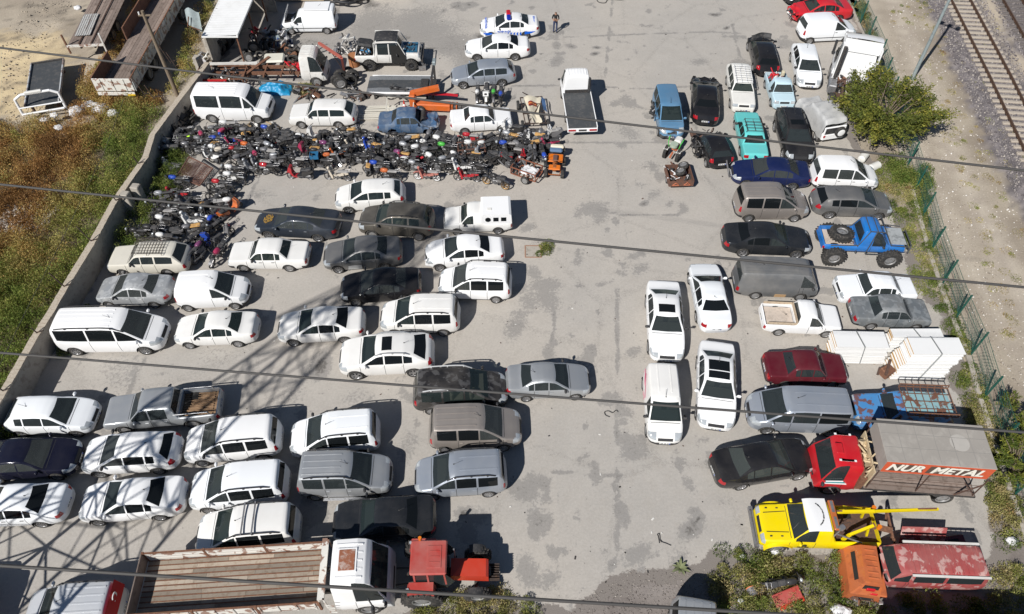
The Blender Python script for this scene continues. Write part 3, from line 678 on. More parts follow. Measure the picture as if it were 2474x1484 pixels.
CABLE = mat('cable_black', (.06,.057,.055), .7)
def wire(pxs, z0, z1, r, label, sag=.0, mt=None):
    a, b = G(*pxs[0], z0), G(*pxs[1], z1); d = b-a
    a2 = a-d*.25; b2 = b+d*.25; mb = MB(); N = 40; last = None
    for i in range(N+1):
        u = i/N; p = a2.lerp(b2, u); p.z -= sag*(1-(2*u-1)**2)-sag*.0
        if last is not None: mb.cyl(last, p, r, 6)
        last = p
    return tag(mb.build('power_line', mt or CABLE), label, 'cable', 'overhead power lines crossing the yard')
ZW = 25.0
wire([(0,112),(2474,408)], ZW, ZW, .016, 'black overhead power line passing above the motorcycles', .05)
wire([(0,442),(2474,690)], ZW, ZW, .016, 'black overhead power line passing above the slate blue saloon and the drain', .05)
wire([(0,849),(2474,1041)], ZW, ZW, .0145, 'black overhead power line passing above the black van and silver sedan', .05)
wire([(0,1364),(2474,1516)], ZW, ZW, .0155, 'black overhead power line passing above the truck bed and tractor', .05)
mb = MB(); p = [G(300,238,2.0), G(250,371,1.5), G(150,580,1.3), G(68,741,1.3), G(0,880,1.3), G(-60,1000,1.4)]
for a, b in zip(p[:-1], p[1:]): mb.cyl(a, b, .012, 5)
tag(mb.build('stay_wire', CABLE), 'thin slack wire hanging over the dry bushes', 'cable')

# --- lattice pylon whose shadow crosses the yard; it stands outside the frame
PYL = mat('pylon_steel', (.30,.31,.31), .6, .4)
pb = Vector((-24.4, 5.2, 0))
t = thing('lattice_pylon', 'galvanised lattice pylon standing at the corner of the yard', 'pylon', pb, .35)
lv = [(0,3.4),(4.2,2.85),(8.2,2.35),(12,1.9),(15.5,1.5),(18.7,1.18),(21.5,.95),(24,.8),(26.4,.72),(28.8,.66),(31.2,.6)]
for sx, sy in ((1,1),(1,-1),(-1,-1),(-1,1)):
    mb = MB()
    for (z0, w0), (z1, w1) in zip(lv[:-1], lv[1:]): mb.bar((sx*w0, sy*w0, z0), (sx*w1, sy*w1, z1), .12)
    mb.build('leg', PYL, t)
for k in range(4):
    M = Matrix.Rotation(k*math.pi/2, 4, 'Z'); mb = MB(); mb.M = M
    for i, ((z0, w0), (z1, w1)) in enumerate(zip(lv[:-1], lv[1:])):
        mb.bar((w0,-w0,z0), (w1,w1,z1), .06); mb.bar((w0,w0,z0), (w1,-w1,z1), .06); mb.bar((w1,-w1,z1), (w1,w1,z1), .06)
        if i < 4:
            wm = (w0+w1)/2; zm = (z0+z1)/2; mb.bar((wm,-wm,zm), (w1,0,z1), .045); mb.bar((wm,wm,zm), (w1,0,z1), .045)
    mb.build('bracing', PYL, t)
for z in (24, 28):
    for s in (-1, 1):
        mb = MB(); e = Vector((s*4.6,0,z+.1))
        for yy in (-.7, .7): mb.bar((s*.7,yy,z), e, .10); mb.bar((s*.7,yy,z+1.1), e, .09)
        for q in (.3, .6): mb.bar(Vector((s*.7,-.7,z)).lerp(e, q), Vector((s*.7,.7,z)).lerp(e, q), .07); mb.bar(Vector((s*.7,-.7,z)).lerp(e, q), Vector((s*.7,-.7,z+1.1)).lerp(e, q), .07)
        mb.build('crossarm', PYL, t)
# ================================================================== VEHICLE KITS
def plin(tab, x):
    for (x0, y0), (x1, y1) in zip(tab[:-1], tab[1:]):
        if x <= x1: return y0+(y1-y0)*max(0, (x-x0))/(x1-x0+1e-9)
    return tab[-1][1]
def psm(tab, x, w):
    return sum(plin(tab, x+w*k) for k in (-1, -.5, 0, .5, 1))/5

TOP = dict(
 sedan=[(0,.38),(.010,.46),(.04,.52),(.12,.58),(.235,.638),(.255,.65),(.44,.955),(.50,.99),(.56,1),(.65,.975),(.685,.945),(.83,.745),(.86,.735),(.955,.72),(.98,.66),(1,.44)],
 limo=[(0,.40),(.010,.47),(.04,.54),(.12,.595),(.255,.655),(.275,.668),(.445,.955),(.50,.99),(.56,1),(.66,.975),(.71,.93),(.84,.74),(.87,.725),(.96,.70),(.985,.63),(1,.45)],
 hatch=[(0,.38),(.012,.47),(.05,.54),(.12,.60),(.205,.65),(.225,.668),(.425,.96),(.50,.995),(.58,1),(.78,.965),(.84,.93),(.945,.68),(.975,.6),(1,.42)],
 mpv=[(0,.34),(.012,.43),(.045,.49),(.10,.54),(.18,.59),(.20,.608),(.405,.945),(.45,.98),(.56,1),(.9,.985),(.935,.955),(.975,.62),(.99,.5),(1,.36)],
 bigvan=[(0,.32),(.010,.41),(.04,.475),(.11,.54),(.14,.568),(.325,.93),(.36,.97),(.48,1),(.93,.985),(.965,.955),(.985,.6),(1,.32)],
 transit=[(0,.34),(.010,.44),(.035,.50),(.13,.56),(.15,.57),(.265,.91),(.31,.97),(.42,1),(.95,.99),(.98,.955),(.99,.6),(1,.34)],
 busvan=[(0,.30),(.008,.42),(.02,.50),(.04,.55),(.13,.91),(.17,.965),(.3,1),(.93,.985),(.965,.95),(.985,.6),(1,.32)],
 suv=[(0,.38),(.010,.48),(.035,.55),(.12,.612),(.22,.66),(.24,.675),(.42,.955),(.48,.99),(.58,1),(.84,.97),(.88,.94),(.965,.66),(.985,.58),(1,.42)],
 suvcoupe=[(0,.38),(.010,.47),(.035,.55),(.12,.62),(.225,.675),(.245,.69),(.42,.955),(.48,.99),(.55,1),(.70,.965),(.78,.91),(.93,.73),(.955,.70),(.985,.6),(1,.42)],
 old=[(0,.36),(.008,.50),(.022,.575),(.05,.595),(.27,.645),(.285,.65),(.385,.945),(.42,.98),(.52,1),(.635,.985),(.67,.955),(.77,.685),(.79,.675),(.97,.66),(.99,.57),(1,.38)],
 oldwagon=[(0,.36),(.008,.50),(.022,.575),(.05,.595),(.27,.645),(.285,.65),(.385,.945),(.42,.98),(.52,1),(.80,.99),(.85,.96),(.965,.64),(.99,.55),(1,.38)],
 wagon=[(0,.38),(.010,.46),(.04,.52),(.12,.58),(.235,.638),(.255,.65),(.44,.955),(.50,.99),(.56,1),(.80,.985),(.87,.945),(.965,.66),(.985,.58),(1,.42)],
 pickup=[(0,.36),(.008,.48),(.025,.55),(.05,.57),(.235,.625),(.25,.635),(.36,.945),(.395,.98),(.46,1),(.545,.985),(.56,.955),(.585,.60),(.61,.575),(.985,.575),(.993,.55),(1,.36)],
 dcab=[(0,.36),(.008,.48),(.025,.55),(.05,.57),(.235,.625),(.25,.635),(.35,.945),(.385,.98),(.46,1),(.605,.985),(.62,.955),(.65,.60),(.67,.575),(.985,.575),(.993,.55),(1,.36)],
 offroad=[(0,.40),(.006,.52),(.02,.585),(.05,.60),(.28,.625),(.29,.63),(.345,.945),(.36,.985),(.5,1),(.66,.985),(.675,.94),(.69,.60),(.71,.55),(.985,.55),(.995,.5),(1,.40)],
 cabover=[(0,.22),(.03,.32),(.06,.42),(.09,.46),(.32,.90),(.40,.965),(.55,1),(.92,.99),(.985,.95),(.995,.6),(1,.22)],
 express=[(0,.30),(.012,.38),(.04,.445),(.12,.485),(.235,.53),(.25,.54),(.34,.74),(.375,.785),(.44,.80),(.455,.97),(.48,1),(.955,.99),(.985,.955),(.992,.55),(1,.32)],
)
def belt_of(kind, top):
    f = dict(sedan=.635, limo=.65, hatch=.655, mpv=.575, bigvan=.575, transit=.56, busvan=.53, suv=.66, suvcoupe=.68, old=.64, oldwagon=.64, wagon=.64, pickup=.575, dcab=.575, offroad=.57, cabover=.50, express=.50)[kind]
    def b(x):
        t = plin(top, x); return min(t-.018, f+.03*(x-.4)*(x > .4)) if kind not in ('cabover', 'busvan') else min(t-.015, f)
    return b
BOXY = ('old', 'oldwagon', 'pickup', 'dcab', 'offroad', 'cabover', 'busvan', 'express', 'transit')
def plan_of(kind):
    if kind == 'cabover': return [(0,.93),(.04,.97),(.12,1),(.9,1),(1,.98)]
    if kind == 'offroad': return [(0,.90),(.02,.93),(.05,.94),(.28,.96),(.33,1),(.98,1),(1,.97)]
    if kind in BOXY: return [(0,.80),(.012,.89),(.035,.945),(.10,.975),(.25,1),(.8,1),(.93,.975),(.975,.94),(.992,.88),(1,.82)]
    return [(0,.50),(.008,.66),(.02,.78),(.045,.88),(.09,.945),(.18,.985),(.32,1),(.72,1),(.86,.98),(.93,.94),(.965,.88),(.985,.78),(1,.62)]
SIDEW = dict(sedan=[(.292,.495),(.508,.665),(.675,.735)], limo=[(.315,.50),(.512,.68),(.69,.75)], hatch=[(.262,.485),(.498,.70),(.715,.80)], mpv=[(.24,.445),(.46,.67),(.69,.895)],
 bigvan=[(.175,.375),(.39,.63),(.645,.93)], transit=[(.175,.30),(.325,.60),(.63,.93)], busvan=[(.075,.22),(.25,.58),(.60,.93)], suv=[(.28,.475),(.49,.675),(.70,.83)], suvcoupe=[(.285,.485),(.50,.68),(.69,.78)],
 old=[(.30,.455),(.467,.61),(.62,.675)], oldwagon=[(.30,.455),(.467,.62),(.64,.85)], wagon=[(.292,.495),(.508,.665),(.68,.85)], pickup=[(.275,.435)], dcab=[(.27,.42),(.432,.575)], offroad=[(.30,.46),(.475,.64)], cabover=[(.13,.62)], express=[(.265,.42)])

def faces_near(bm, test): return [f for f in bm.faces if test(f)]
def cut_convex(bm, faces, planes):
    """slice the given faces by planes (co, outward normal); returns the faces inside all planes"""
    cur = list(faces)
    for co, no in planes:
        es = {e for f in cur for e in f.edges}; vs_ = {v for f in cur for v in f.verts}
        if not cur: return []
        r = bmesh.ops.bisect_plane(bm, geom=list(vs_)+list(es)+cur, plane_co=co, plane_no=no, dist=1e-5)
        cand = {g for g in r['geom'] if isinstance(g, bmesh.types.BMFace)}
        cur = [f for f in cand if f.is_valid and (f.calc_center_median()-Vector(co)).dot(Vector(no)) < 0]
    return cur
def poly_planes_xz(poly):
    c = (sum(p[0] for p in poly)/len(poly), sum(p[1] for p in poly)/len(poly)); out = []
    for i in range(len(poly)):
        a, b = poly[i], poly[(i+1) % len(poly)]; n = Vector((b[1]-a[1], 0, a[0]-b[0]))
        if n.length < 1e-5: continue
        n.normalize()
        if (c[0]-a[0])*n.x+(c[1]-a[1])*n.z > 0: n = -n
        out.append((Vector((a[0], 0, a[1])), n))
    return out
def box_planes(lo, hi):
    out = []
    for i in range(3):
        for v, s in ((lo[i], -1), (hi[i], 1)):
            if v is None: continue
            n = Vector((0,0,0)); n[i] = s; c = Vector((0,0,0)); c[i] = v; out.append((c, n))
    return out
def split_faces(bm, faces, name, mats, thick=0):
    """lift faces out of the body into a mesh of their own"""
    vm = {}; vs_ = []; fs = []
    for f in faces:
        idx = []
        for v in f.verts:
            if v not in vm: vm[v] = len(vs_); vs_.append(v.co.copy())
            idx.append(vm[v])
        fs.append(idx)
    me = bpy.data.meshes.new(name); me.from_pydata(vs_, [], fs)
    for m in mats: me.materials.append(m)
    me.polygons.foreach_set('use_smooth', [True]*len(fs)); me.update()
    bmesh.ops.delete(bm, geom=faces, context='FACES_ONLY')
    return me

WHEELS = {}
def wheel_kit(r, w, style, knobby=False):
    key = (round(r, 2), round(w, 2), style, knobby)
    if key in WHEELS: return WHEELS[key]
    mb = MB(); ri = r*(.66 if not knobby else .5)
    mb.lathe([(ri, -w*.45), (r*.92, -w*.5), (r, -w*.36), (r, w*.36), (r*.92, w*.5), (ri, w*.45), (ri*.98, w*.1)], 22)
    if knobby:
        for i in range(22):
            a = 2*math.pi*i/22
            for s in (-1, 1): mb.box((r*1.0*math.cos(a+.07*s), s*w*.25, r*1.0*math.sin(a+.07*s)), (.09*r/.5, w*.42, .055*r/.5), M=Matrix.Rotation(-a-.07*s, 4, 'Y') @ Matrix.Rotation(s*.35, 4, 'X'))
    ty = mb.mesh('tyre', RUBBER)
    rims = []
    for s in (1, -1):
        mb = MB(); y = s*w*.36
        mb.lathe([(ri*1.02, s*w*.46), (ri*.93, s*w*.47), (ri*.88, s*w*.30)], 22, 0)
        disc = [(ri*.9, s*w*.12), (.02, s*w*.16)]
        if style == 'steel':
            mb.lathe([(ri*.9, s*w*.22), (ri*.55, s*w*.40), (ri*.3, s*w*.32), (.0, s*w*.36)], 18, 0); mats = [STEELW, DARKRIM]
        elif style == 'cap':
            mb.lathe([(ri*.95, s*w*.36), (ri*.6, s*w*.50), (.0, s*w*.50)], 18, 0)
            for i in range(8): a = .785*i; mb.box((ri*.68*math.cos(a), s*w*.48, ri*.68*math.sin(a)), (ri*.2, w*.04, ri*.1), 1, M=Matrix.Rotation(-a, 4, 'Y'))
            mats = [ALLOY, DARKRIM]
        else:
            mb.lathe(disc, 18, 1); ns = 5 if style == 'alloy5' else 9
            for i in range(ns):
                a = 2*math.pi*i/ns; mb.box((ri*.50*math.cos(a), s*w*.38, ri*.50*math.sin(a)), (ri*.92, w*.12, ri*(.26 if ns == 5 else .13)), 0, M=Matrix.Rotation(-a, 4, 'Y'))
            mb.lathe([(ri*.24, s*w*.46), (.0, s*w*.47)], 12, 0); mats = [DARKRIM if style == 'dark' else ALLOY, DARKRIM if style != 'dark' else UNDER]
        rims.append(mb.mesh('rim', mats))
    WHEELS[key] = (ty, rims); return WHEELS[key]

KITS = {}
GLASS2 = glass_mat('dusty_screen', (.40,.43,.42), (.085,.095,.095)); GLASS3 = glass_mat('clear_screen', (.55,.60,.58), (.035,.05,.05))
WHITES = [WHITEP, WHITEP, paint('white_paint_warm', (.80,.79,.765), dust=.16), paint('white_paint_cool', (.83,.85,.87), dust=.05)]
def kit(name, kind, L, W, H, **o):
    """builds a vehicle body as a loft, cuts windows, arches and lamps out of it; local +x is the nose, origin between the axles on the ground"""
    if name in KITS: return KITS[name]
    top = TOP[kind]; belt = belt_of(kind, top); plan = plan_of(kind)
    gc = o.get('clear', .20); r = o.get('r', .31); fa = o.get('fa', .185); wb = o.get('wb', .585); ra_x = fa+wb
    boxy = kind in BOXY; rwid = o.get('roofw', .80 if kind in ('mpv','bigvan','transit','busvan','cabover','express') else (.74 if boxy else .70))
    AX = o.get('axles', (fa, ra_x)); xm = (fa+ra_x)/2*L                                     # distance nose -> origin
    X = lambda x: xm-x                                      # from-nose distance to local x
    st = sorted(set([round(k/44, 4) for k in range(45)]+[.004,.010,.016,.03,.97,.985,.992]+[round(t[0]+d, 4) for t in top for d in (-.012,.012) if 0 < t[0]+d < 1]))
    sm = .006 if boxy else .014
    bm = bmesh.new(); rings = []
    for u in st:
        w = psm(plan, u, .004)*W/2; zt = psm(top, u, sm)*H; zb = min(sum(belt(min(1, max(0, u+sm*k))) for k in (-1,0,1))/3*H, zt-.015)
        z0 = gc+(.10 if not boxy else .06)*max(0, 1-u/.12)+(.14)*max(0, (u-.86)/.14)
        h = zt-zb; g = min(1, max(0, (h-.06)/(.30*H-.06))); g = g*g*(3-2*g)
        wt = (.90*w)*(1-g)+rwid*W/2*(.35+.65*min(1, w/(W/2)))*g
        sec = [(0,z0),(.72*w,z0),(.93*w,z0+.05),(.99*w,z0+.28*(zb-z0)),(w,z0+.60*(zb-z0)),(.988*w,z0+.86*(zb-z0)),(.955*w,zb)]
        a0 = .955*w
        sec += [(a0+(wt-a0)*.55, zb+.52*h),(a0+(wt-a0)*.93, zb+.86*h),(wt-.055, zb+.955*h),(wt*.62, zb+.99*h),(wt*.3, zt+.006),(0, zt+.010)]
        x = X(u*L)
        # bow the nose and tail in plan, so that the ends are rounded
        ring = [bm.verts.new((x, -y, z)) for y, z in sec]+[bm.verts.new((x, y, z)) for y, z in reversed(sec[1:-1])]
        rings.append(ring)
    n = len(rings[0])
    for a, b in zip(rings[:-1], rings[1:]):
        for i in range(n): bm.faces.new((a[i], b[i], b[(i+1) % n], a[(i+1) % n]))
    bm.faces.new(rings[0]); bm.faces.new(list(reversed(rings[-1])))
    bmesh.ops.recalc_face_normals(bm, faces=bm.faces)
    for f in bm.faces: f.smooth = True
    K = dict(name=name, L=L, W=W, H=H, wb=wb*L, parts=[], trackw=W/2-.06, r=r)
    def add(pname, me, role, sub=None, loc=None): K['parts'].append((pname, me, role, sub, loc))
    # --- open load bed
    if kind in ('pickup', 'dcab', 'offroad') and o.get('bed', True):
        bx0 = (dict(pickup=.605, dcab=.665, offroad=.71)[kind])*L; bx1 = .978*L; zr = plin(top, .8)*H; zfl = o.get('bedfloor', .62*zr+.08)
        fs = cut_convex(bm, [f for f in bm.faces if f.normal.z > .35 and f.calc_center_median().z > zr*.8], box_planes((X(bx1), -W/2*.86, None), (X(bx0), W/2*.86, None)))
        bmesh.ops.delete(bm, geom=fs, context='FACES_ONLY')
        mb = MB(); x0, x1, hw = X(bx1), X(bx0), W/2*.86
        mb._add([(x0,-hw,zfl),(x1,-hw,zfl),(x1,hw,zfl),(x0,hw,zfl)], [(0,1,2,3)], 1)
        q = [(x0,-hw),(x1,-hw),(x1,hw),(x0,hw)]
        for i in range(4):
            a, b = q[i], q[(i+1) % 4]; mb._add([(*a,zfl),(*b,zfl),(*b,zr),(*a,zr)], [(0,1,2,3)], 0)
        add('load_bed', mb.mesh('load_bed', [None, o.get('bedmat', STEEL)]), 'paint0')
        K['bed'] = (x0, x1, hw, zfl, zr)
    # --- windows
    wins = o.get('wins', SIDEW[kind]); gl = 'glass' if not o.get('tint') else 'tint'
    kx = [t[0] for t in top]; zbelt = lambda u: belt(u)*H
    for (u0, u1) in wins:
        def tz(u): return psm(top, u, sm)*H-(.085 if not boxy else .075)
        us = [u0]+[t for t in kx if u0+.015 < t < u1-.015 and t > .3 and tz(t) > zbelt(t)+.08]+[u1]
        poly = [(X(u0*L), zbelt(u0)+.035), (X(u1*L), zbelt(u1)+.035)]
        tops = [(X(u*L), max(tz(u), zbelt(u)+.05)) for u in us]
        poly = poly+list(reversed(tops))
        # keep it convex: drop interior vertices below the chord
        for s in (-1, 1):
            cand = [f for f in bm.faces if f.normal.y*s > .35 and f.calc_center_median().z > zbelt(.5)*.93 and abs(f.calc_center_median().x-X((u0+u1)/2*L)) < (u1-u0)*L*.5+.4]
            fs = cut_convex(bm, cand, poly_planes_xz(poly))
            if fs: add('side_window', split_faces(bm, fs, 'side_window', [GLASS]), gl if not (o.get('tint_rear') and u0 > .43) else 'tint')
    # windscreen / rear window by slope
    ws0, ws1 = o.get('ws', dict(sedan=(.257,.437), limo=(.277,.442), hatch=(.227,.422), mpv=(.202,.402), bigvan=(.142,.322), transit=(.153,.262), busvan=(.045,.128), suv=(.242,.417), suvcoupe=(.247,.417), old=(.288,.383), oldwagon=(.288,.383), wagon=(.257,.437), pickup=(.252,.357), dcab=(.252,.347), offroad=(.291,.344), cabover=(.10,.315), express=(.252,.337))[kind])
    def pane(pn, u0, u1, sgn, role, mg0=.02, mg1=.04, wf=.0):
        cand = [f for f in bm.faces if f.normal.x*sgn > .18 and f.normal.z > -.2 and abs(f.normal.y) < .62 and X(max(u0, u1)*L)-.05 < f.calc_center_median().x < X(min(u0, u1)*L)+.05]
        z0, z1 = sorted((psm(top, u0, sm)*H, psm(top, u1, sm)*H)); z0 += mg0; z1 -= mg1
        hb = W/2*(.84 if not boxy else .86)-wf; ht = W/2*rwid-.09-wf
        pl = [(Vector((0,0,z0)), Vector((0,0,-1))), (Vector((0,0,z1)), Vector((0,0,1)))]
        for s in (-1, 1):
            d = Vector((0, ht*s-hb*s, z1-z0)); nn = Vector((0, d.z*s, -d.y*s)).normalized(); pl.append((Vector((0, hb*s, z0)), nn))
        fs = cut_convex(bm, cand, pl)
        if fs: add(pn, split_faces(bm, fs, pn, [GLASS]), role)
    if o.get('windscreen', True): pane('windscreen', ws0, ws1, 1, 'glass')
    rw = o.get('rw', dict(sedan=(.685,.825), limo=(.715,.835), hatch=(.845,.935), mpv=(.938,.972), bigvan=(.967,.983), transit=(.981,.989), busvan=(.967,.983), suv=(.885,.958), suvcoupe=(.785,.925), old=(.673,.768), oldwagon=(.853,.955), wagon=(.873,.958), pickup=(.562,.582), dcab=(.622,.646), offroad=None, cabover=None, express=(.986,.9915))[kind])
    if rw: pane('rear_window', rw[0], rw[1], -1, 'tint' if o.get('tint_rear') or o.get('tint') else 'glass', .04 if kind in ('pickup','dcab') else .02, .05 if kind in ('mpv','bigvan') else .03, .04)
    # --- roof panels of dark glass
    for (u0, u1, hw) in o.get('sunroof', []):
        fs = cut_convex(bm, [f for f in bm.faces if f.normal.z > .85 and f.calc_center_median().z > .9*H], box_planes((X(u1*L), -hw, None), (X(u0*L), hw, None)))
        if fs: add('sunroof', split_faces(bm, fs, 'sunroof', [GLASS_DARK]), 'tint')
    # --- lamps
    zt0 = plin(top, .05)*H
    hl = o.get('hl', (.012, .10 if not boxy else .035, .50, .78*zt0, zt0*1.06) if kind != 'cabover' else (0, .1, .55, .16*H, .24*H))
    tl = o.get('tl', dict(sedan=(.945,.999,.62,.50,.64), limo=(.95,.999,.60,.5,.64), hatch=(.93,.995,.68,.52,.68), mpv=(.955,.999,.78,.42,.62), bigvan=(.97,.999,.80,.36,.54), transit=(.975,.999,.8,.3,.5), busvan=(.97,.999,.78,.33,.48), suv=(.95,.999,.68,.5,.68), suvcoupe=(.94,.995,.6,.54,.7), old=(.975,1.0,.58,.46,.6), oldwagon=(.965,1.0,.78,.42,.6), wagon=(.95,.999,.68,.48,.64), pickup=(.975,1.0,.8,.36,.52), dcab=(.975,1.0,.8,.36,.52), offroad=(.98,1.,.8,.35,.48), cabover=None, express=(.985,1.0,.82,.32,.48))[kind])
    for s in (-1, 1):
        lo = (X(hl[1]*L), None, hl[3]); hi = (X(hl[0]*L-.05), None, hl[4])
        pl = box_planes(lo, hi)+[(Vector((0, s*hl[2]*W/2, 0)), Vector((0, -s, 0)))]
        fs = cut_convex(bm, [f for f in bm.faces if f.calc_center_median().x > X(.2*L) and f.calc_center_median().y*s > 0 and f.normal.z < .93 and f.normal.z > -.3], pl)
        if fs: add('headlight', split_faces(bm, fs, 'headlight', [LENS]), 'lens')
        if tl:
            pl = box_planes((X(tl[1]*L+.05), None, tl[3]*H), (X(tl[0]*L), None, tl[4]*H))+[(Vector((0, s*tl[2]*W/2, 0)), Vector((0, -s, 0)))]
            fs = cut_convex(bm, [f for f in bm.faces if f.calc_center_median().x < X(.8*L) and f.calc_center_median().y*s > 0 and f.normal.z < .93 and f.normal.z > -.3], pl)
            if fs: add('tail_light', split_faces(bm, fs, 'tail_light', [REDL]), 'red')
    # --- grille, bumpers, sills in black plastic (kept in the body, second slot)
    def dark(lo, hi, test=lambda f: True, mi=1):
        for f in cut_convex(bm, [f for f in bm.faces if test(f)], box_planes(lo, hi)): f.material_index = mi
    zn = plin(top, .03)*H
    gr = o.get('grille', .34)
    if gr: dark((X(.06*L), -gr*W/2*1.2, zn*.80), (None, gr*W/2*1.2, zn*.955), lambda f: f.calc_center_median().x > X(.12*L))
    if kind != 'cabover': dark((X(.06*L), -.30*W, gc+.09), (None, .30*W, gc+.20), lambda f: f.calc_center_median().x > X(.12*L))
    if o.get('blackbump'):
        dark((X(.085*L), None, None), (None, None, gc+.30), lambda f: f.calc_center_median().x > X(.14*L)); dark((None, None, None), (X(.925*L), None, gc+.32), lambda f: f.calc_center_median().x < X(.85*L))
    if o.get('cladding'): dark((X(.93*L), None, None), (X(.09*L), None, gc+.13), lambda f: abs(f.normal.y) > .3 and f.calc_center_median().z < gc+.3)
    if o.get('sidestrip'): dark((X(.92*L), None, o['sidestrip']), (X(.08*L), None, o['sidestrip']+.07), lambda f: abs(f.normal.y) > .5)
    # --- door gaps
    zlo = gc+.12
    for u in o.get('doors', [wins[0][0]+.0 if kind in ('cabover','offroad') else max(.20, wins[0][0]-.045)]+[w[1]+.0065 for w in wins[:2]]):
        dark((X(u*L)-.011, None, zlo), (X(u*L)+.011, None, zbelt(u)-.0), lambda f: abs(f.normal.y) > .5 and abs(f.calc_center_median().x-X(u*L)) < .35)
    if kind not in ('cabover', 'busvan'):
        uh = ws0-.012; dark((X(uh*L)-.012, -W*.40, None), (X(uh*L)+.012, W*.40, None), lambda f: f.normal.z > .6 and abs(f.calc_center_median().x-X(uh*L)) < .3)
    # --- wheel arches
    ra = r*o.get('archf', 1.19)
    for u in AX:
        xc = X(u*L); pg = [(xc+ra*math.cos(a), r*1.0+ra*math.sin(a)) for a in [k*math.pi/7 for k in range(14)]]
        for s in (-1, 1):
            fs = cut_convex(bm, [f for f in bm.faces if f.calc_center_median().y*s > .62*W/2 and abs(f.calc_center_median().x-xc) < ra+.35 and f.calc_center_median().z < belt(.5)*H], poly_planes_xz(pg))
            bmesh.ops.delete(bm, geom=fs, context='FACES_ONLY')
    me = bpy.data.meshes.new(name+'_body'); bm.to_mesh(me); bm.free()
    me.materials.append(None); me.materials.append(SEAM if not o.get('blackbump') else BLACKPL)
    try: me.set_sharp_from_angle(angle=math.radians(38))
    except Exception: pass
    K['parts'].insert(0, ('body', me, 'paint0', None, None))
    mb = MB()
    for u in AX:
        xc = X(u*L)
        for s in (-1, 1):
            mb = MB(); N = 10; vs_ = []
            for k in range(N+1):
                a = -.25+(math.pi+.5)*k/N
                for yy in (W/2*.985, W/2*.42): vs_.append((xc+ra*1.01*math.cos(a), s*yy, r+ra*1.01*math.sin(a)))
            mb._add(vs_, [(2*k, 2*k+2, 2*k+3, 2*k+1) for k in range(N)]+[tuple(2*k+1 for k in range(N+1))], 0)
            add('wheel_well', mb.mesh('wheel_well', UNDER), None)
    # --- wheels
    ty, rims = wheel_kit(r, o.get('tw', .20), o.get('rim', 'alloy'), o.get('knobby', False))
    off = o.get('toff', .02)
    for u in AX:
        for s in (-1, 1): add('wheel', ty, None, ('rim', rims[0 if s > 0 else 1]), (X(u*L), s*(W/2-off-o.get('tw', .20)/2), r))
    # --- interior
    mb = MB(); zc = zbelt(.4); xd = X(ws0*L)-.42
    seat_u = wins[0][0]*.35+wins[0][1]*.65; hwi = W/2*.80
    if kind not in ('cabover',): mb.box((xd, 0, zc-.05), (.42, hwi*1.85, .22), 0)
    rows = [seat_u] if kind in ('pickup','cabover','express','busvan') or o.get('cargo') else [seat_u, min(.72, seat_u+.20)]
    for i, u in enumerate(rows):
        for yy in (-.37, .37):
            mb.rbox((X(u*L)+.22, yy, zc-.32), (.5, .52, .2), .05); mb.rbox((X(u*L)-.06, yy, zc-.05), (.16, .5, .62), .06); mb.rbox((X(u*L)-.10, yy, zc+.32), (.1, .26, .17), .04)
    mb.box((X((ws0+.3)*L), 0, zc-.45), (min(.55, (wins[-1][1]-ws0))*L, hwi*1.8, .06), 1)
    mb.cyl((xd-.28, .37, zc+.02), (xd-.31, .37, zc+.05), .18, 12, 1)
    add('interior', mb.mesh('interior', [None, UNDER]), 'inter')
    # --- mirrors, plates, handles, rails, bars, aerial
    um = ws0+(.035 if kind != 'cabover' else -.02)
    for s in (-1, 1):
        mb = MB(); mb.rbox((X(um*L)-.08, s*(W/2+.07), zbelt(um)+.09), (.12, .20, .15), .04); mb.bar((X(um*L)-.08, s*(W/2-.06), zbelt(um)+.05), (X(um*L)-.08, s*(W/2+.05), zbelt(um)+.06), .05)
        add('side_mirror', mb.mesh('side_mirror', [None]), 'mirror')
        if kind not in ('cabover', 'offroad'):
            for w in wins[:2]:
                mb = MB(); uu = w[1]-.025; mb.rbox((X(uu*L), s*(W/2+.005), zbelt(uu)-.10), (.17, .03, .035), .012); add('door_handle', mb.mesh('door_handle', [None]), 'handle')
    zpl = gc+.26
    if o.get('plates', True):
        for sgn, xx in ((1, X(-.006)), (-1, X(L+.006))):
            mb = MB(); zz = zpl if sgn > 0 else gc+.42
            if sgn < 0: xx = X(L*.997)-.01
            mb.box((xx, 0, zz), (.02, .50, .11), 0); mb.box((xx+sgn*.004, -sgn*-.215, zz), (.02, .05, .105), 2)
            for k, wd in enumerate((.05,.05,.0,.05,.05,.0,.05,.05,.05)):
                if wd: mb.box((xx+sgn*.004, sgn*(.155-.042*k), zz), (.02, .026, .065), 1)
            add('licence_plate', mb.mesh('licence_plate', [PLATE, PLATETXT, PLATEBLUE]), None)
    def roofz(u, f=0.0): return psm(top, u, sm)*H+.004-f
    if o.get('rails'):
        u0, u1 = (wins[0][1]-.08, wins[-1][1]-.02)
        for s in (-1, 1):
            mb = MB(); yy = s*(W/2*rwid-.04); pp = [(X((u0+(u1-u0)*k/6)*L), yy, roofz(u0+(u1-u0)*k/6)+(.055 if 0 < k < 6 else -.02)) for k in range(7)]
            for a, b in zip(pp[:-1], pp[1:]): mb.bar(a, b, .045, .035)
            for k in (1, 3, 5): mb.bar((pp[k][0], yy, pp[k][2]-.08), pp[k], .06)
            add('roof_rail', mb.mesh('roof_rail', [None]), 'rail')
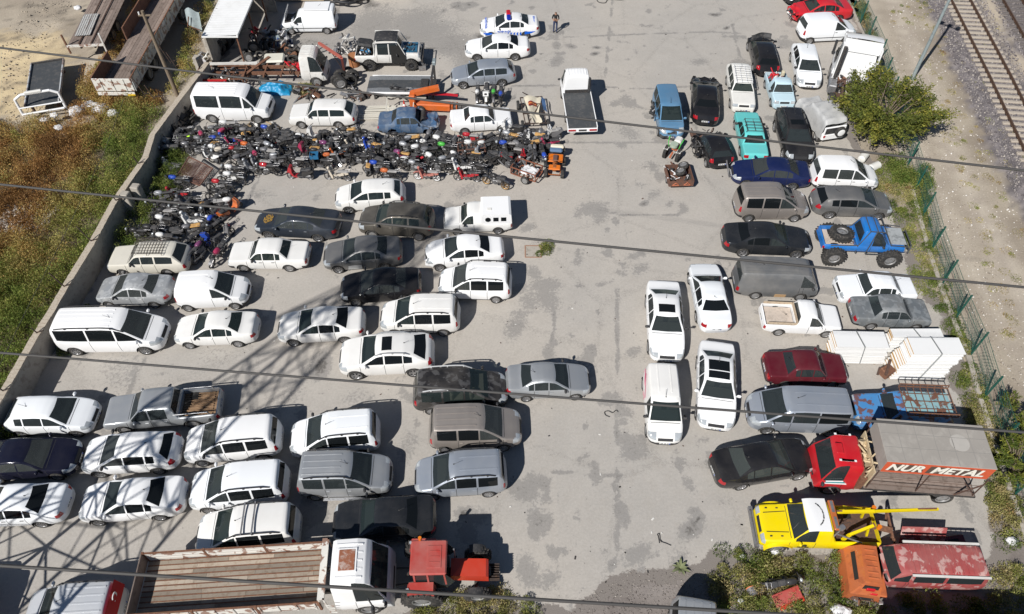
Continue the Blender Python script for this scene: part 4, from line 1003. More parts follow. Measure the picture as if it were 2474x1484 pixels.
    if o.get('ribs'):
        u0, u1, nr = o['ribs']
        for k in range(nr):
            mb = MB(); yy = (k-(nr-1)/2)*W*rwid*.86/nr
            pp = [(X((u0+(u1-u0)*j/6)*L), yy, roofz(u0+(u1-u0)*j/6, .0+.03*abs(yy)/(W*.4))+.004) for j in range(7)]
            for a, b in zip(pp[:-1], pp[1:]): mb.bar(a, b, .06, .04)
            add('roof_rib', mb.mesh('roof_rib', [None]), 'paint0')
    if o.get('bars'):
        for u in o['bars']:
            mb = MB(); mb.bar((X(u*L), -W*rwid/2, roofz(u)+.10), (X(u*L), W*rwid/2, roofz(u)+.10), .06, .04)
            add('roof_bar', mb.mesh('roof_bar', [STEEL]), None)
    if o.get('aerial', True) and kind not in ('cabover', 'offroad'):
        ua = o.get('aer', .44 if kind in ('mpv','bigvan') else .66 if kind in ('sedan','limo') else .70); mb = MB(); mb.cyl((X(ua*L), 0, roofz(ua)), (X(ua*L)-.28, 0, roofz(ua)+.22), .008, 4); mb.rbox((X(ua*L), 0, roofz(ua)+.015), (.07,.04,.04), .01)
        add('aerial', mb.mesh('aerial', BLACKPL), None)
    KITS[name] = K; return K

def spawn(K, tname, label, cat, pm, M=None, loc=(0,0,0), rz=0, sx=1, group=None, skip=(), inter=None, mirror=None, rail=None, handle=None, glass=None, rotx=0, roty=0):
    t = thing(tname, label, cat, loc, rz, group, (sx, 1, 1))
    if rotx or roty: t.rotation_euler = (rotx, roty, rz)
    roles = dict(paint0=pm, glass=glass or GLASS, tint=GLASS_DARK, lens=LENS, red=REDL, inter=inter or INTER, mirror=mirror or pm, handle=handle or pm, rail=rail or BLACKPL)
    for pn, me, role, sub, pl in K['parts']:
        if pn in skip: continue
        o = link(pn, me, t)
        if pl: o.location = pl
        if role:
            o.material_slots[0].link = 'OBJECT'; o.material_slots[0].material = roles[role]
        if sub:
            link(sub[0], sub[1], o)
    return t
def car(K, label, cat, pm, F, R, side, tname='parked_car', **kw):
    """F, R: photo points where the visible front and rear tyres meet the ground; side +1 = those are the left-hand wheels"""
    f, r_ = G(*F), G(*R); h = (f-r_); wb = h.length; h.normalize(); nrm = Vector((-h.y, h.x, 0))
    c = (f+r_)/2-nrm*side*K['trackw']
    sx = wb/K['wb']
    if not .82 < sx < 1.18: print('WB?', label, round(wb, 2), 'kit', round(K['wb'], 2))
    sx = min(1.10, max(.90, sx))
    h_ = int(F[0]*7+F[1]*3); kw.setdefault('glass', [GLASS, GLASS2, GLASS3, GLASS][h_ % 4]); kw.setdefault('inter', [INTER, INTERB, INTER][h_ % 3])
    if pm is WHITEP: pm = WHITES[int(F[0]*7+F[1]*3) % 4]
    return spawn(K, tname, label, cat, pm, loc=c, rz=math.atan2(h.y, h.x), sx=sx, **kw)
# ================================================================== THE PARKED VEHICLES
WHITE, BLK = WHITEP, BLACKPL
SILVER = paint('silver_metallic', (.46,.48,.50), .55, .35, dust=.22)
SILVERB = paint('silver_blue_metallic', (.40,.44,.50), .5, .35, dust=.2)
GREYM = paint('grey_metallic', (.20,.20,.20), .5, .38, dust=.25)
GREYDK = paint('dark_grey_metallic', (.024,.027,.032), .3, .22, dust=.06)
SANDM = paint('sand_metallic', (.37,.33,.30), .5, .36, dust=.2)
BROWNM = paint('brown_metallic', (.105,.095,.08), .4, .36, dust=.25)
BLACKP = paint('black_paint', (.012,.012,.014), .0, .15, dust=.03)
BLACKD = paint('black_paint_dusty', (.014,.014,.016), .0, .2, dust=.05)
NAVY = paint('navy_paint', (.009,.010,.024), .1, .16, dust=.03)
NAVYG = paint('slate_blue_paint', (.028,.036,.05), .2, .3, dust=.09)
CREAM = paint('cream_paint', (.66,.63,.55), .0, .45, dust=.25)
OFFW = paint('off_white_paint', (.74,.73,.69), .0, .45, dust=.2)
TURQ = paint('turquoise_paint', (.12,.55,.54), .0, .4, dust=.12)
LBLUE = paint('pale_blue_paint', (.50,.66,.74), .0, .45, dust=.2)
SKYB = paint('sky_blue_metallic', (.12,.27,.44), .3, .35, dust=.15)
REDP = paint('red_paint', (.55,.015,.025), .0, .3, dust=.06)
MAROON = paint('maroon_paint', (.10,.008,.016), .0, .35, dust=.05)
OLDBLUE = paint('old_blue_paint', (.055,.12,.23), .15, .45, dust=.25, worn=(.30,.33,.36), worn_amt=.3)
GREYOLD = paint('old_grey_paint', (.16,.18,.195), .2, .45, dust=.35, worn=(.4,.42,.43), worn_amt=.35)
SILVOLD = paint('old_silver_paint', (.36,.38,.40), .3, .45, dust=.3, worn=(.62,.63,.63), worn_amt=.5)

kSED = kit('sedan_a', 'sedan', 4.48, 1.74, 1.47, wb=.58, rim='alloy', r=.31, tint_rear=True)
kSEDB = kit('sedan_b', 'sedan', 4.60, 1.80, 1.46, wb=.58, rim='alloy', r=.32, aer=.68)
kSEDC = kit('sedan_c', 'sedan', 4.30, 1.68, 1.44, wb=.58, rim='cap', r=.29)
kLIMO = kit('limo', 'limo', 4.90, 1.86, 1.47, wb=.60, rim='alloy5', r=.34, fa=.175, tint_rear=True)
kLIMOS = kit('limo_sunroof', 'limo', 4.90, 1.86, 1.47, wb=.60, rim='alloy', r=.34, fa=.175, sunroof=[(.47,.57,.42)])
kLIMOP = kit('limo_panorama', 'limo', 4.88, 1.86, 1.47, wb=.59, rim='alloy', r=.34, fa=.175, sunroof=[(.455,.535,.50),(.545,.675,.50)], roofw=.72)
kHAT = kit('hatch_a', 'hatch', 4.00, 1.72, 1.48, wb=.62, rim='alloy5', r=.30, fa=.19)
kHATB = kit('hatch_b', 'hatch', 4.30, 1.77, 1.46, wb=.60, rim='alloy', r=.315, fa=.19, tint_rear=True)
kMPV = kit('courier', 'mpv', 4.17, 1.77, 1.73, wb=.595, rim='cap', r=.305, fa=.195, rails=True, tint_rear=True, ribs=(.5,.9,2), cladding=True)
kDOB = kit('doblo', 'mpv', 4.25, 1.78, 1.83, wb=.61, rim='cap', r=.31, fa=.20, ribs=(.5,.9,4), blackbump=True, rails=True)
kDOBN = kit('doblo_new', 'mpv', 4.39, 1.83, 1.85, wb=.625, rim='cap', r=.31, fa=.20, ribs=(.48,.9,4), blackbump=True, tint_rear=True)
kKANG = kit('kangoo', 'mpv', 4.00, 1.68, 1.80, wb=.655, rim='steel', r=.29, fa=.185, blackbump=True, sidestrip=.55)
kBIP = kit('bipper', 'mpv', 3.87, 1.70, 1.72, wb=.65, rim='steel', r=.29, fa=.19, blackbump=True, wins=[(.24,.455)], cargo=True, ribs=(.5,.9,2), rw=None)
kPART = kit('partner', 'mpv', 4.12, 1.72, 1.80, wb=.655, rim='steel', r=.29, fa=.185, blackbump=True, wins=[(.24,.44)], cargo=True, sidestrip=.5)
kTOUR = kit('touran', 'mpv', 4.45, 1.80, 1.70, wb=.60, rim='alloy', r=.32, fa=.195, rails=True, tint_rear=True)
kDOK = kit('lodgy', 'mpv', 4.45, 1.76, 1.72, wb=.62, rim='cap', r=.315, fa=.19, rails=True, tint_rear=True, cladding=True)
kBERL = kit('berlingo', 'mpv', 4.38, 1.80, 1.79, wb=.62, rim='cap', r=.315, fa=.195, rails=True, bars=[.52,.62], tint_rear=True, sidestrip=.5)
kSUV = kit('duster', 'suv', 4.32, 1.82, 1.66, wb=.62, rim='steel', r=.34, fa=.19, rails=True, clear=.26, cladding=True)
kX6 = kit('suv_coupe', 'suvcoupe', 4.88, 1.98, 1.69, wb=.60, rim='alloy5', r=.38, fa=.18, rails=True, clear=.26, tint=True, sunroof=[(.47,.575,.42)], tw=.27)
kX5 = kit('suv_large', 'suv', 4.70, 1.87, 1.71, wb=.60, rim='alloy5', r=.37, fa=.18, rails=True, clear=.25, sunroof=[(.47,.57,.42)], tw=.26)
kT5 = kit('transporter', 'bigvan', 5.29, 1.90, 1.97, wb=.645, rim='alloy', r=.34, fa=.175, rails=True, ribs=(.42,.93,5), tint=True, tw=.23)
kVITO = kit('vito', 'bigvan', 4.75, 1.88, 1.88, wb=.63, rim='alloy', r=.33, fa=.185, ribs=(.42,.93,2), tint_rear=True)
kTRAN = kit('minibus', 'transit', 4.80, 1.97, 2.10, wb=.60, rim='steel', r=.34, fa=.17, ribs=(.4,.93,6), blackbump=True)
kL300 = kit('panel_van', 'busvan', 4.40, 1.69, 1.95, wb=.545, rim='steel', r=.31, fa=.20, ribs=(.3,.93,6), blackbump=True, wins=[(.075,.24)], cargo=True)
kOLD = kit('old_sedan', 'old', 4.26, 1.62, 1.42, wb=.57, rim='steel', r=.30, fa=.19, blackbump=True)
kOLDB = kit('old_sedan_b', 'old', 4.20, 1.66, 1.40, wb=.59, rim='cap', r=.29, fa=.185)
kOLDW = kit('old_wagon', 'oldwagon', 4.40, 1.64, 1.46, wb=.555, rim='steel', r=.30, fa=.185)
kR19 = kit('saloon_r19', 'sedan', 4.26, 1.69, 1.41, wb=.60, rim='steel', r=.29, fa=.18, blackbump=True)
kWAG = kit('wagon', 'wagon', 4.54, 1.73, 1.46, wb=.597, rim='alloy5', r=.315, fa=.175)
kPICK = kit('pickup_small', 'pickup', 4.11, 1.65, 1.45, wb=.60, rim='steel', r=.29, fa=.19)
kPICKC = kit('pickup_canopy', 'pickup', 4.11, 1.65, 1.45, wb=.60, rim='alloy', r=.29, fa=.19, bed=False)
kDCAB = kit('pickup_double', 'dcab', 5.05, 1.70, 1.62, wb=.585, rim='steel', r=.34, fa=.17, clear=.28, bedmat=mat('bed_rusty_ribs', (.30,.19,.11), .8, dirt=(.16,.09,.05), dirt_amt=.6))
kBLUEP = kit('pickup_old', 'pickup', 3.9, 1.55, 1.50, wb=.60, rim='steel', r=.29, fa=.19)
kEXP = kit('express', 'express', 4.05, 1.60, 1.85, wb=.63, rim='steel', r=.28, fa=.19, blackbump=True, sidestrip=.5, cargo=True)
kGOLF = kit('small_hatch', 'hatch', 3.85, 1.69, 1.43, wb=.63, rim='steel', r=.29, fa=.19)
print('kits done')

# --- rows on the left, front to back
car(kSED, 'white sedan with black side windows under the pylon shadow beside the truck bed', 'car', WHITE, (246,1270), (394,1257.5), 1)
car(kSED, 'white sedan with dark handles nose to tail with the sedan under the pylon shadow', 'car', WHITE, (-40,1281), (109,1274), 1, handle=BLK)
car(kHATB, 'white hatchback with dark rear glass between the navy sedan and the roof railed white van', 'car', WHITE, (249,1154), (390,1145.5), 1, mirror=BLK)
car(kSEDB, 'dark navy sedan beside the white hatchback at the end of the long wall', 'car', NAVY, (147,1160), (2,1168), -1)
car(kHAT, 'white hatchback with large dark windscreen at the end of the long wall', 'car', WHITE, (192.5,1056), (60,1057), -1)
dc = car(kDCAB, 'silver double cab pickup with rusty ribbed load bed', 'pickup', SILVER, (309,1048), (472.5,1033), 1)
car(kDOK, 'white estate van with black roof rails beside the silver double cab pickup', 'van', WHITE, (496,1127), (641,1113), 1, mirror=BLK)
car(kTOUR, 'white people carrier with roof rails behind the crossbar van', 'van', WHITE, (510,1240.5), (653.5,1228), 1)
car(kBERL, 'white van with two roof crossbars behind the truck bed', 'van', WHITE, (528,1350), (683,1337), 1)
car(kMPV, 'white people van standing between the roof railed white estate and the sand coloured van', 'van', WHITE, (748,1113), (877,1101), 1, mirror=BLK)
car(kDOB, 'grey silver van with ribbed roof and side step behind the dark saloon', 'van', SILVER, (903.5,1205), (766,1209), -1, mirror=BLK)
car(kLIMO, 'dark graphite saloon parked behind the truck cab and tractor', 'car', GREYDK, (852,1322), (1000,1312), 1)
car(kMPV, 'silver people van with roof rails beside the open yard, behind the red tractor', 'van', SILVERB, (1048,1209), (1180.5,1201), 1)
car(kDOBN, 'sand coloured van with four roof ribs behind the silver people van', 'van', SANDM, (1217,1090), (1077,1094.5), -1, mirror=BLK)
car(kDOB, 'black van with scuffed roof and pale rail strips', 'van', paint('black_scuffed', (.018,.017,.018), 0, .35, dust=.12, worn=(.20,.195,.195), worn_amt=.3), (1183,995), (1044,1002), -1, rail=mat('rail_pale', (.6,.6,.6), .4))
car(kSEDC, 'silver sedan parked alone by the open yard next to the black scuffed van', 'car', SILVER, (1389,967), (1271,971), -1, mirror=BLK)
car(kX6, 'white sloping SUV with sunroof behind the black scuffed van', 'car', WHITE, (864,918), (1002,911), 1, rail=SILVER)
car(kSED, 'white sedan with spoked wheels beside the sloping SUV', 'car', WHITE, (713,837), (835.5,830), 1)
car(kMPV, 'white people van between the black saloon and the sloping white SUV', 'van', WHITE, (957,813), (1071.5,812.5), 1, mirror=BLK)
car(kSEDC, 'small white sedan beside the long white minibus', 'car', WHITE, (462.5,843), (579,839), 1, mirror=BLK)
car(kT5, 'long white minibus with black side glass and ribbed roof beside the wall', 'minibus', WHITE, (357.5,857), (191,859), -1)
car(kBIP, 'white windowless delivery van with black bumper behind the small white sedan', 'van', WHITE, (572,748), (459,753), -1, mirror=BLK)
car(kR19, 'old silver saloon with faded pale roof beside the white delivery van', 'car', SILVOLD, (270,745), (378,745), 1, mirror=BLK)
ow = car(kOLDW, 'cream old station wagon with long wire roof rack by the wall', 'car', CREAM, (304,668), (410,667), 1, mirror=BLK)
car(kOLD, 'white boxy old saloon with dark windows beside the grey saloon', 'car', WHITE, (592.5,657), (702,657), 1, handle=BLK, mirror=BLK)
car(kSEDB, 'dusty grey saloon with a primer patched door', 'car', GREYM, (820,661), (931,653.5), 1)
car(kSED, 'white saloon with smashed front corner and hanging bumper', 'car', WHITE, (1063.5,656), (1176,648), 1)
car(kSEDB, 'black saloon with dusty roof behind the white people van', 'car', BLACKP, (862,741), (976,733), 1)
car(kMPV, 'white people van with roof rails at the open yard behind the smashed white saloon', 'van', WHITE, (1093,730), (1198,733), 1, mirror=BLK)
md = car(kSEDB, 'slate blue saloon with yellow writing on its bonnet', 'car', NAVYG, (653,578), (771,585), 1)
car(kSUV, 'brown dusty off road car with black roof rails', 'car', BROWNM, (901,577), (1013,582), 1, mirror=BLK)
pc = car(kPICKC, 'white pickup with white hard top canopy and three small side windows', 'pickup', WHITE, (1105,569), (1203.5,566), 1, mirror=BLK)
car(kHAT, 'white small hatchback parked nearest the motorcycles', 'car', WHITE, (845,517), (951,510), 1)
# --- back row
car(kTRAN, 'white high roof minibus with three side windows beside the motorcycles', 'minibus', WHITE, (625,299), (517,297), -1, tname='parked_minibus')
rw12 = car(kOLDW, 'white old station wagon behind the motorcycle pile', 'car', WHITE, (731,311), (820,311), 1, mirror=BLK)
wreck = car(kOLD, 'crumpled blue old saloon with buckled bonnet behind the motorcycles', 'car', OLDBLUE, (1035,328), (950,330), -1, skip=('windscreen','wheel'))
car(kOLDB, 'white old saloon with torn rear bumper behind the motorcycles', 'car', WHITE, (1212,320), (1123.5,326), -1)
ex = car(kEXP, 'white high box van with raised bonnet and black side strip', 'van', WHITE, (705,84), (791,83), 1, mirror=BLK)
pol = car(kSEDB, 'white and blue police saloon with red and blue roof light', 'police car', WHITE, (1187,97), (1270,95), 1)
car(kSED, 'white saloon parked between the police saloon and the silver estate', 'car', WHITE, (1153.5,149), (1244.5,147), 1)
car(kWAG, 'silver grey estate car beside the white recovery truck', 'car', SILVERB, (1120,216), (1213,209.5), 1)
# --- right hand rows
car(kLIMOS, 'white saloon with sunroof and twin kidney grille in front of the pink striped van', 'car', WHITE, (1564,848), (1559,739), -1, mirror=BLK)
car(kSED, 'white coupe with missing rear bumper beside the kidney grille saloon', 'car', WHITE, (1662,683), (1680,775), 1)
car(kLIMOP, 'white saloon with black panoramic roof', 'car', WHITE, (1679,1005), (1681,887), -1, inter=INTERB)
bp = car(kBIP, 'white delivery van with pink side stripes and black bumper', 'van', WHITE, (1559,1047), (1551.5,936), -1, mirror=BLK)
car(kKANG, 'sky blue estate with crumpled nose and open rear side door', 'car', SKYB, (1590,336), (1573,255), -1)
car(kLIMO, 'black saloon with crumpled front and red tail lights', 'car', BLACKP, (1668,210), (1668,289), 1, skip=('headlight',))
wr2 = car(kOLDW, 'white old station wagon with white roof rack between the black saloons', 'car', OFFW, (1762,264), (1752.5,200), -1, mirror=BLK)
car(kHATB, 'white hatchback facing the tarpaulin covered jeep', 'car', WHITE, (1918,203), (1907,148), -1, mirror=BLK)
car(kHATB, 'black crashed hatchback with raised bonnet', 'car', BLACKP, (1804,122), (1817,174), 1, skip=('headlight',))
lp = car(kBLUEP, 'pale blue small pickup loaded with motorcycle scrap', 'pickup', LBLUE, (1859,256), (1846,214), -1, mirror=BLK)
tq = car(kOLD, 'turquoise boxy saloon with black roof rack', 'car', TURQ, (1772,310), (1786,377), 1, mirror=BLK)
car(kX5, 'black large SUV with sunroof beside the covered jeep', 'car', BLACKD, (1887,385), (1868,317), -1, rail=BLACKP)
car(kGOLF, 'black wrecked hatchback with torn off front', 'car', BLACKP, (1680,352), (1703,402), 1, skip=('headlight',))
car(kSEDB, 'dark navy saloon in front of the black large SUV', 'car', paint('deep_blue', (.010,.018,.075), .1, .16, dust=.03), (1800,455), (1910,461), 1)
car(kKANG, 'white people van with red tail light beside the navy saloon', 'van', WHITE, (2087,468), (1982,464), -1, handle=BLK)
car(kDOBN, 'dusty sand grey van with roof ribs beside the silver grey hatchback', 'van', SANDM, (1915.5,537), (1805.5,537), -1)
car(kHATB, 'silver grey hatchback with missing tailgate glass behind the blue monster pickup', 'car', GREYM, (2115,533), (1999,529), -1)
car(kLIMO, 'dark steel saloon beside the grey panel van', 'car', GREYDK, (1919,626), (1791,621), -1, inter=INTERB)
gv = car(kL300, 'dusty grey panel van with ribbed roof', 'van', paint('dusty_grey_van', (.17,.175,.18), .3, .4, dust=.35), (1928,727), (1821,723), -1, mirror=BLK)
car(kOLDB, 'white boxy saloon parked at the fence in front of the monster pickup', 'car', WHITE, (2056,741), (2165,741), 1)
wp = car(kPICK, 'white small pickup with open bed and wooden side boards', 'pickup', WHITE, (1990.5,816), (1877,811), -1)
car(kOLD, 'old dark grey saloon behind the white panel stacks', 'car', GREYOLD, (2205,800), (2098,797), -1)
car(kOLD, 'maroon boxy saloon beside the silver minivan', 'car', MAROON, (2003,938), (1892,936), -1, inter=INTERB)
car(kVITO, 'silver minivan with dusty ribbed roof beside the rusty blue pickup', 'van', SILVERB, (1848,1049), (2000,1055), 1)
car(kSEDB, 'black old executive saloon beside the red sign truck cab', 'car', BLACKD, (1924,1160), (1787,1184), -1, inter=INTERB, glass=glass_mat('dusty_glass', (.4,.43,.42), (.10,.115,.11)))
rp = car(kPART, 'white panel van with black side strip beside the red crashed car', 'van', WHITE, (2041,104), (1953,108), -1, handle=BLK)
car(kSEDB, 'red crashed saloon with torn nose beside the white panel van', 'car', REDP, (1936,58), (2022,55), 1, skip=('headlight',))
car(kSEDB, 'black crashed saloon behind the red crashed one', 'car', BLACKD, (1922,18), (2008,15), 1)
fv = car(kDOB, 'silver white van with red crescent flag on its tail', 'van', paint('silver_white', (.62,.64,.67), .3, .35), (115,1545), (258,1535), 1)
sv = spawn(kDOBN, 'parked_car', 'silver van roof at the gravel edge', 'van', SILVER, loc=(6.85,8.0,0), rz=math.radians(-100))
# ================================================================== EXTRAS ON THE PARKED CARS
from mathutils import noise as mnoise
def crumple(root, x0, amp, squash=0.0, seed=0, drop=0.0, names=None):
    """buckle everything ahead of local x0 (or behind it when x0 is negative)"""
    sg = 1 if x0 > 0 else -1
    for o in root.children:
        if o.type != 'MESH' or o.name.split('.')[0] in ('wheel','wheel_well','interior'): continue
        me = o.data
        if not any(v.co.x*sg > x0*sg for v in me.vertices): continue
        slots = [(s.link, s.material) for s in o.material_slots]
        o.data = me.copy()
        for s, (l, m) in zip(o.material_slots, slots):
            if l == 'OBJECT': s.link = 'OBJECT'; s.material = m
        for v in o.data.vertices:
            t = (v.co.x-x0)*sg
            if t <= 0: continue
            k = min(1, t/.5); n = mnoise.noise_vector(v.co*2.3+Vector((seed*7, 0, 0)))+.6*mnoise.noise_vector(v.co*5.5+Vector((seed, 3, 0)))
            v.co.x -= sg*t*squash*(.7+.6*mnoise.noise(v.co*1.7+Vector((seed, 0, 0)))); v.co += n*amp*k; v.co.z -= drop*k
def lettering(text, size, material, parent, loc, rot, shear=0.0, bold=0.0, name='lettering', align='CENTER', depth=.004):
    cu = bpy.data.curves.new('t', 'FONT'); cu.body = text; cu.size = size; cu.shear = shear; cu.offset = bold; cu.extrude = depth; cu.align_x = align; cu.align_y = 'CENTER'
    to = bpy.data.objects.new('t', cu); COL.objects.link(to); dg = bpy.context.evaluated_depsgraph_get()
    me = bpy.data.meshes.new_from_object(to.evaluated_get(dg)); bpy.data.objects.remove(to); bpy.data.curves.remove(cu)
    me.name = name; me.materials.clear(); me.materials.append(material)
    o = link(name, me, parent); o.location = loc; o.rotation_euler = rot; return o
def kids(root, n): return [c for c in root.children if c.name.split('.')[0] == n]
def byl(sub):
    for o in COL.objects:
        if o.get('label') and sub in o['label']: return o
def roof_rack(root, x0, x1, hw, z, nl, nc, material, name='roof_rack', feet=.12):
    mb = MB()
    for k in range(nl): y = -hw+2*hw*k/(nl-1); mb.cyl((x0, y, z), (x1, y, z), .014, 5)
    for k in range(nc): x = x0+(x1-x0)*k/(nc-1); mb.cyl((x, -hw, z), (x, hw, z), .014, 5)
    for k in (0, nc//2, nc-1):
        x = x0+(x1-x0)*k/(nc-1)
        for s in (-1, 1): mb.cyl((x, s*hw, z), (x, s*(hw+.03), z-feet), .016, 5); mb.cyl((x0, s*hw, z+.07), (x1, s*hw, z+.07), .014, 5)
    for s in (-1, 1):
        pass
    return mb.build(name, material, root)
roof_rack(ow, -1.25, .35, .56, 1.46+.14, 6, 11, mat('rack_dark', (.09,.075,.06), .7))
roof_rack(wr2, -1.15, .55, .54, 1.46+.14, 4, 8, WHITEP)
roof_rack(tq, -.75, .35, .52, 1.42+.14, 3, 5, IRON)
# yellow writing on the slate saloon's bonnet
YEL = mat('yellow_print', (.75,.42,.04), .6)
mb = MB()
for k in range(7):
    x = 1.62-.075*k; hw_ = (.18,.30,.36,.34,.28,.32,.20)[k]
    for j in range(9):
        if (k*5+j*3) % 7: mb.box((x, .15-hw_+2*hw_*(j+.5)/9, .925+.015*k), (.024, 2*hw_/9*.7, .012), M=Matrix.Rotation(.12, 4, 'Y'))
mb.build('bonnet_writing', YEL, md)
# police saloon: light bar, blue chevrons, lettering
PBLUE = mat('police_blue', (.012,.12,.62), .35, var=.05); WPRINT = mat('white_print', (.8,.8,.8), .5, var=.02)
mb = MB(); mb.rbox((-.05,.33,1.53), (.34,.62,.16), .05); mb.build('blue_light', mat('beacon_blue', (.01,.03,.35), .15, coat=.6), pol)
mb = MB(); mb.rbox((-.05,-.33,1.53), (.34,.62,.16), .05); mb.build('red_light', mat('beacon_red', (.5,.01,.02), .15, coat=.6), pol)
mb = MB(); mb.bar((-.05,-.6,1.45), (-.05,.6,1.45), .2, .06); mb.build('light_bar', BLACKPL, pol)
for s in (1, -1):
    mb = MB()
    for k in range(9):
        x = -.95+.24*k
        mb._add([(x-.07,s*.903,.38),(x+.05,s*.903,.38),(x+.11,s*.908,.50),(x+.05,s*.905,.62),(x-.07,s*.905,.62),(x-.01,s*.908,.50)], [(0,1,2,5),(5,2,3,4)] if s < 0 else [(5,2,1,0),(4,3,2,5)])
    mb.side([(1.25,.40),(1.80,.44),(1.95,.60),(1.25,.62)], s*.86, s*.89); mb.side([(-1.25,.42),(-1.75,.52),(-2.05,.66),(-1.25,.66)], s*.87, s*.893)
    mb.build('side_stripe', PBLUE, pol)
    lettering('TRAFİK POLİSİ', .15, PBLUE, pol, (.35, s*.915, .70), (math.pi/2, 0, 0 if s < 0 else math.pi), bold=.004)
lettering('TRAFİK POLİSİ', .19, PBLUE, pol, (1.72,0,.925), (0, .14, math.pi/2), bold=.004)
lettering('TRAFİK POLİSİ', .15, PBLUE, pol, (-2.02,0,1.075), (0, -.05, -math.pi/2), bold=.003)
# high box van: raised bonnet, engine bay
mb = MB(); mb.M = Matrix.Translation((1.62,0,.93)) @ Matrix.Rotation(math.radians(74), 4, 'Y') @ Matrix.Translation((-.4,0,0)); mb.rbox((0,0,0), (.85,1.35,.03), .012); mb.build('bonnet', WHITEP, ex)
mb = MB(); mb.rbox((1.28,0,.93), (.62,1.25,.08), .02); 
for k in range(9): mb.rbox((1.05+.06*k,-.5+.125*k,.98), (.18,.22,.1), .03)
mb.build('engine_bay', DARKM, ex)
mb = MB(); mb.rbox((-.75,0,1.885), (1.8,1.25,.05), .02); mb.build('roof_hatch', WHITEP, ex)
# canopy of the white pickup
mb = MB(); mb.M = Matrix.Translation((-1.05,0,0)); mb.side([(.82,.84),(.80,1.52),(.70,1.57),(-.85,1.57),(-.98,1.50),(-1.02,.84)], -.76, .76); mb.build('canopy', WHITEP, pc)
for s in (-1, 1):
    mb = MB(); mb.cyl((-.65,s*.755,1.18), (-.65,s*.772,1.18), .17, 16); mb.build('canopy_window', GLASS_DARK, pc)
    for x in (-1.12,-1.58): mb = MB(); mb.rbox((x,s*.76,1.18), (.32,.025,.30), .01); mb.build('canopy_window', GLASS_DARK, pc)
mb = MB(); mb.rbox((-.75,.3,1.585), (.26,.22,.03), .01); mb.build('roof_vent', OFFW, pc)
# delivery van graphics, flag on the van tail
PINK = mat('pink_graphic', (.62,.10,.20), .5)
mb = MB()
for (xa, za, xb, zb_, w) in ((-1.5,1.55,-.2,.75,.16),(-1.2,1.6,-.1,1.05,.1),(-1.6,1.2,-.5,.65,.1)): mb.bar((xa,-.79,za-.3), (xb,-.853,zb_-.15), w*.0+.012, w*.7)
mb.build('side_graphic', PINK, bp)
FLAGR = mat('flag_red', (.50,.012,.015), .6)
mb = MB(); mb.sheet(lambda u, v: (-1.93-.20*u, -.72+1.44*v, 1.79-.62*u), 3, 6); mb.build('flag_panel', FLAGR, fv)
mb = MB()
for k in range(14):
    a = .7+k*.37; mb.box((-2.03-.0*k, -.1+.16*math.cos(a), 1.55+.16*math.sin(a)), (.03,.06,.06), rz=0)
mb.build('crescent', WPRINT, fv)
# damaged cars
crumple(byl('smashed front corner'), 1.45, .10, .12, 1); crumple(byl('smashed front corner'), -1.95, .0)
crumple(wreck, .75, .16, .10, 2, .06); crumple(wreck, -1.0, .05, .02, 3)
crumple(byl('sky blue estate'), 1.35, .10, .10, 4)
crumple(byl('black saloon with crumpled front'), 1.0, .17, .28, 5, .05)
crumple(byl('black crashed hatchback'), .9, .2, .30, 6)
crumple(byl('black wrecked hatchback'), .55, .28, .45, 7, .1)
crumple(byl('red crashed saloon'), 1.3, .17, .2, 8); crumple(byl('black crashed saloon'), 1.5, .15, .15, 9)
crumple(byl('white old saloon with torn rear'), -1.7, .07, .05, 10); crumple(byl('missing rear bumper'), -2.0, .05, .04, 11); crumple(byl('missing tailgate'), -1.9, .04, .02, 12)
def junk_bits(name, parent, c, d, n, mats, seed, size=(.06,.3), z=0.0):
    r = random.Random(seed); mb = MB()
    for k in range(n):
        p = (c[0]+r.uniform(-1,1)*d[0], c[1]+r.uniform(-1,1)*d[1], z+c[2]+r.uniform(0,1)*d[2]); mi = r.randrange(len(mats))
        M = Euler((r.uniform(-.8,.8), r.uniform(-.8,.8), r.uniform(0,6.3))).to_matrix().to_4x4(); s = r.uniform(*size)
        k2 = r.random()
        if k2 < .45: mb.rbox(p, (s, s*r.uniform(.3,.9), s*r.uniform(.2,.6)), .02, mi, M=M)
        elif k2 < .8:
            q = Vector(p)+M.to_3x3() @ Vector((s*1.6,0,0)); mb.cyl(p, q, s*.12, 6, mi)
        else:
            mb.lathe([(s*.5,-.03),(s*.55,0),(s*.5,.03),(s*.3,.02)], 10, mi, Matrix.Translation(p) @ M)
    o = mb.build(name, mats, parent); o['kind'] = 'stuff'; return o
bh = byl('black crashed hatchback'); mb = MB(); mb.sheet(lambda u, v: (1.25+.25*math.sin(v*5)+.35*u, -.75+1.5*v, .85+.35*u+.06*math.sin(u*9+v*7)), 6, 8); mb.build('bonnet', BLACKPL, bh)
gw = byl('black wrecked hatchback'); junk_bits('torn_front', gw, (1.25,.35,.35), (.5,.8,.5), 46, [DARKM, BLACKPL, RUSTD, STEEL], 3, (.1,.4)); junk_bits('torn_door', gw, (.3,.95,.3), (.7,.3,.5), 30, [DARKM, BLACKPL, BLACKP], 13, (.15,.5))
mb = MB(); mb.bar((-1.9,-.2,.95), (-2.6,-.35,.1), .09, .03); mb.build('hanging_trim', STEEL, gw)
junk_bits('exposed_engine', byl('smashed front corner'), (1.75,.35,.35), (.22,.3,.2), 16, [DARKM, STEEL, BLACKPL], 4, (.08,.22))
sk = byl('sky blue estate'); junk_bits('torn_side', sk, (-.2,-.95,.35), (.55,.18,.6), 26, [BLACKPL, DARKM, STEEL], 5, (.1,.35))
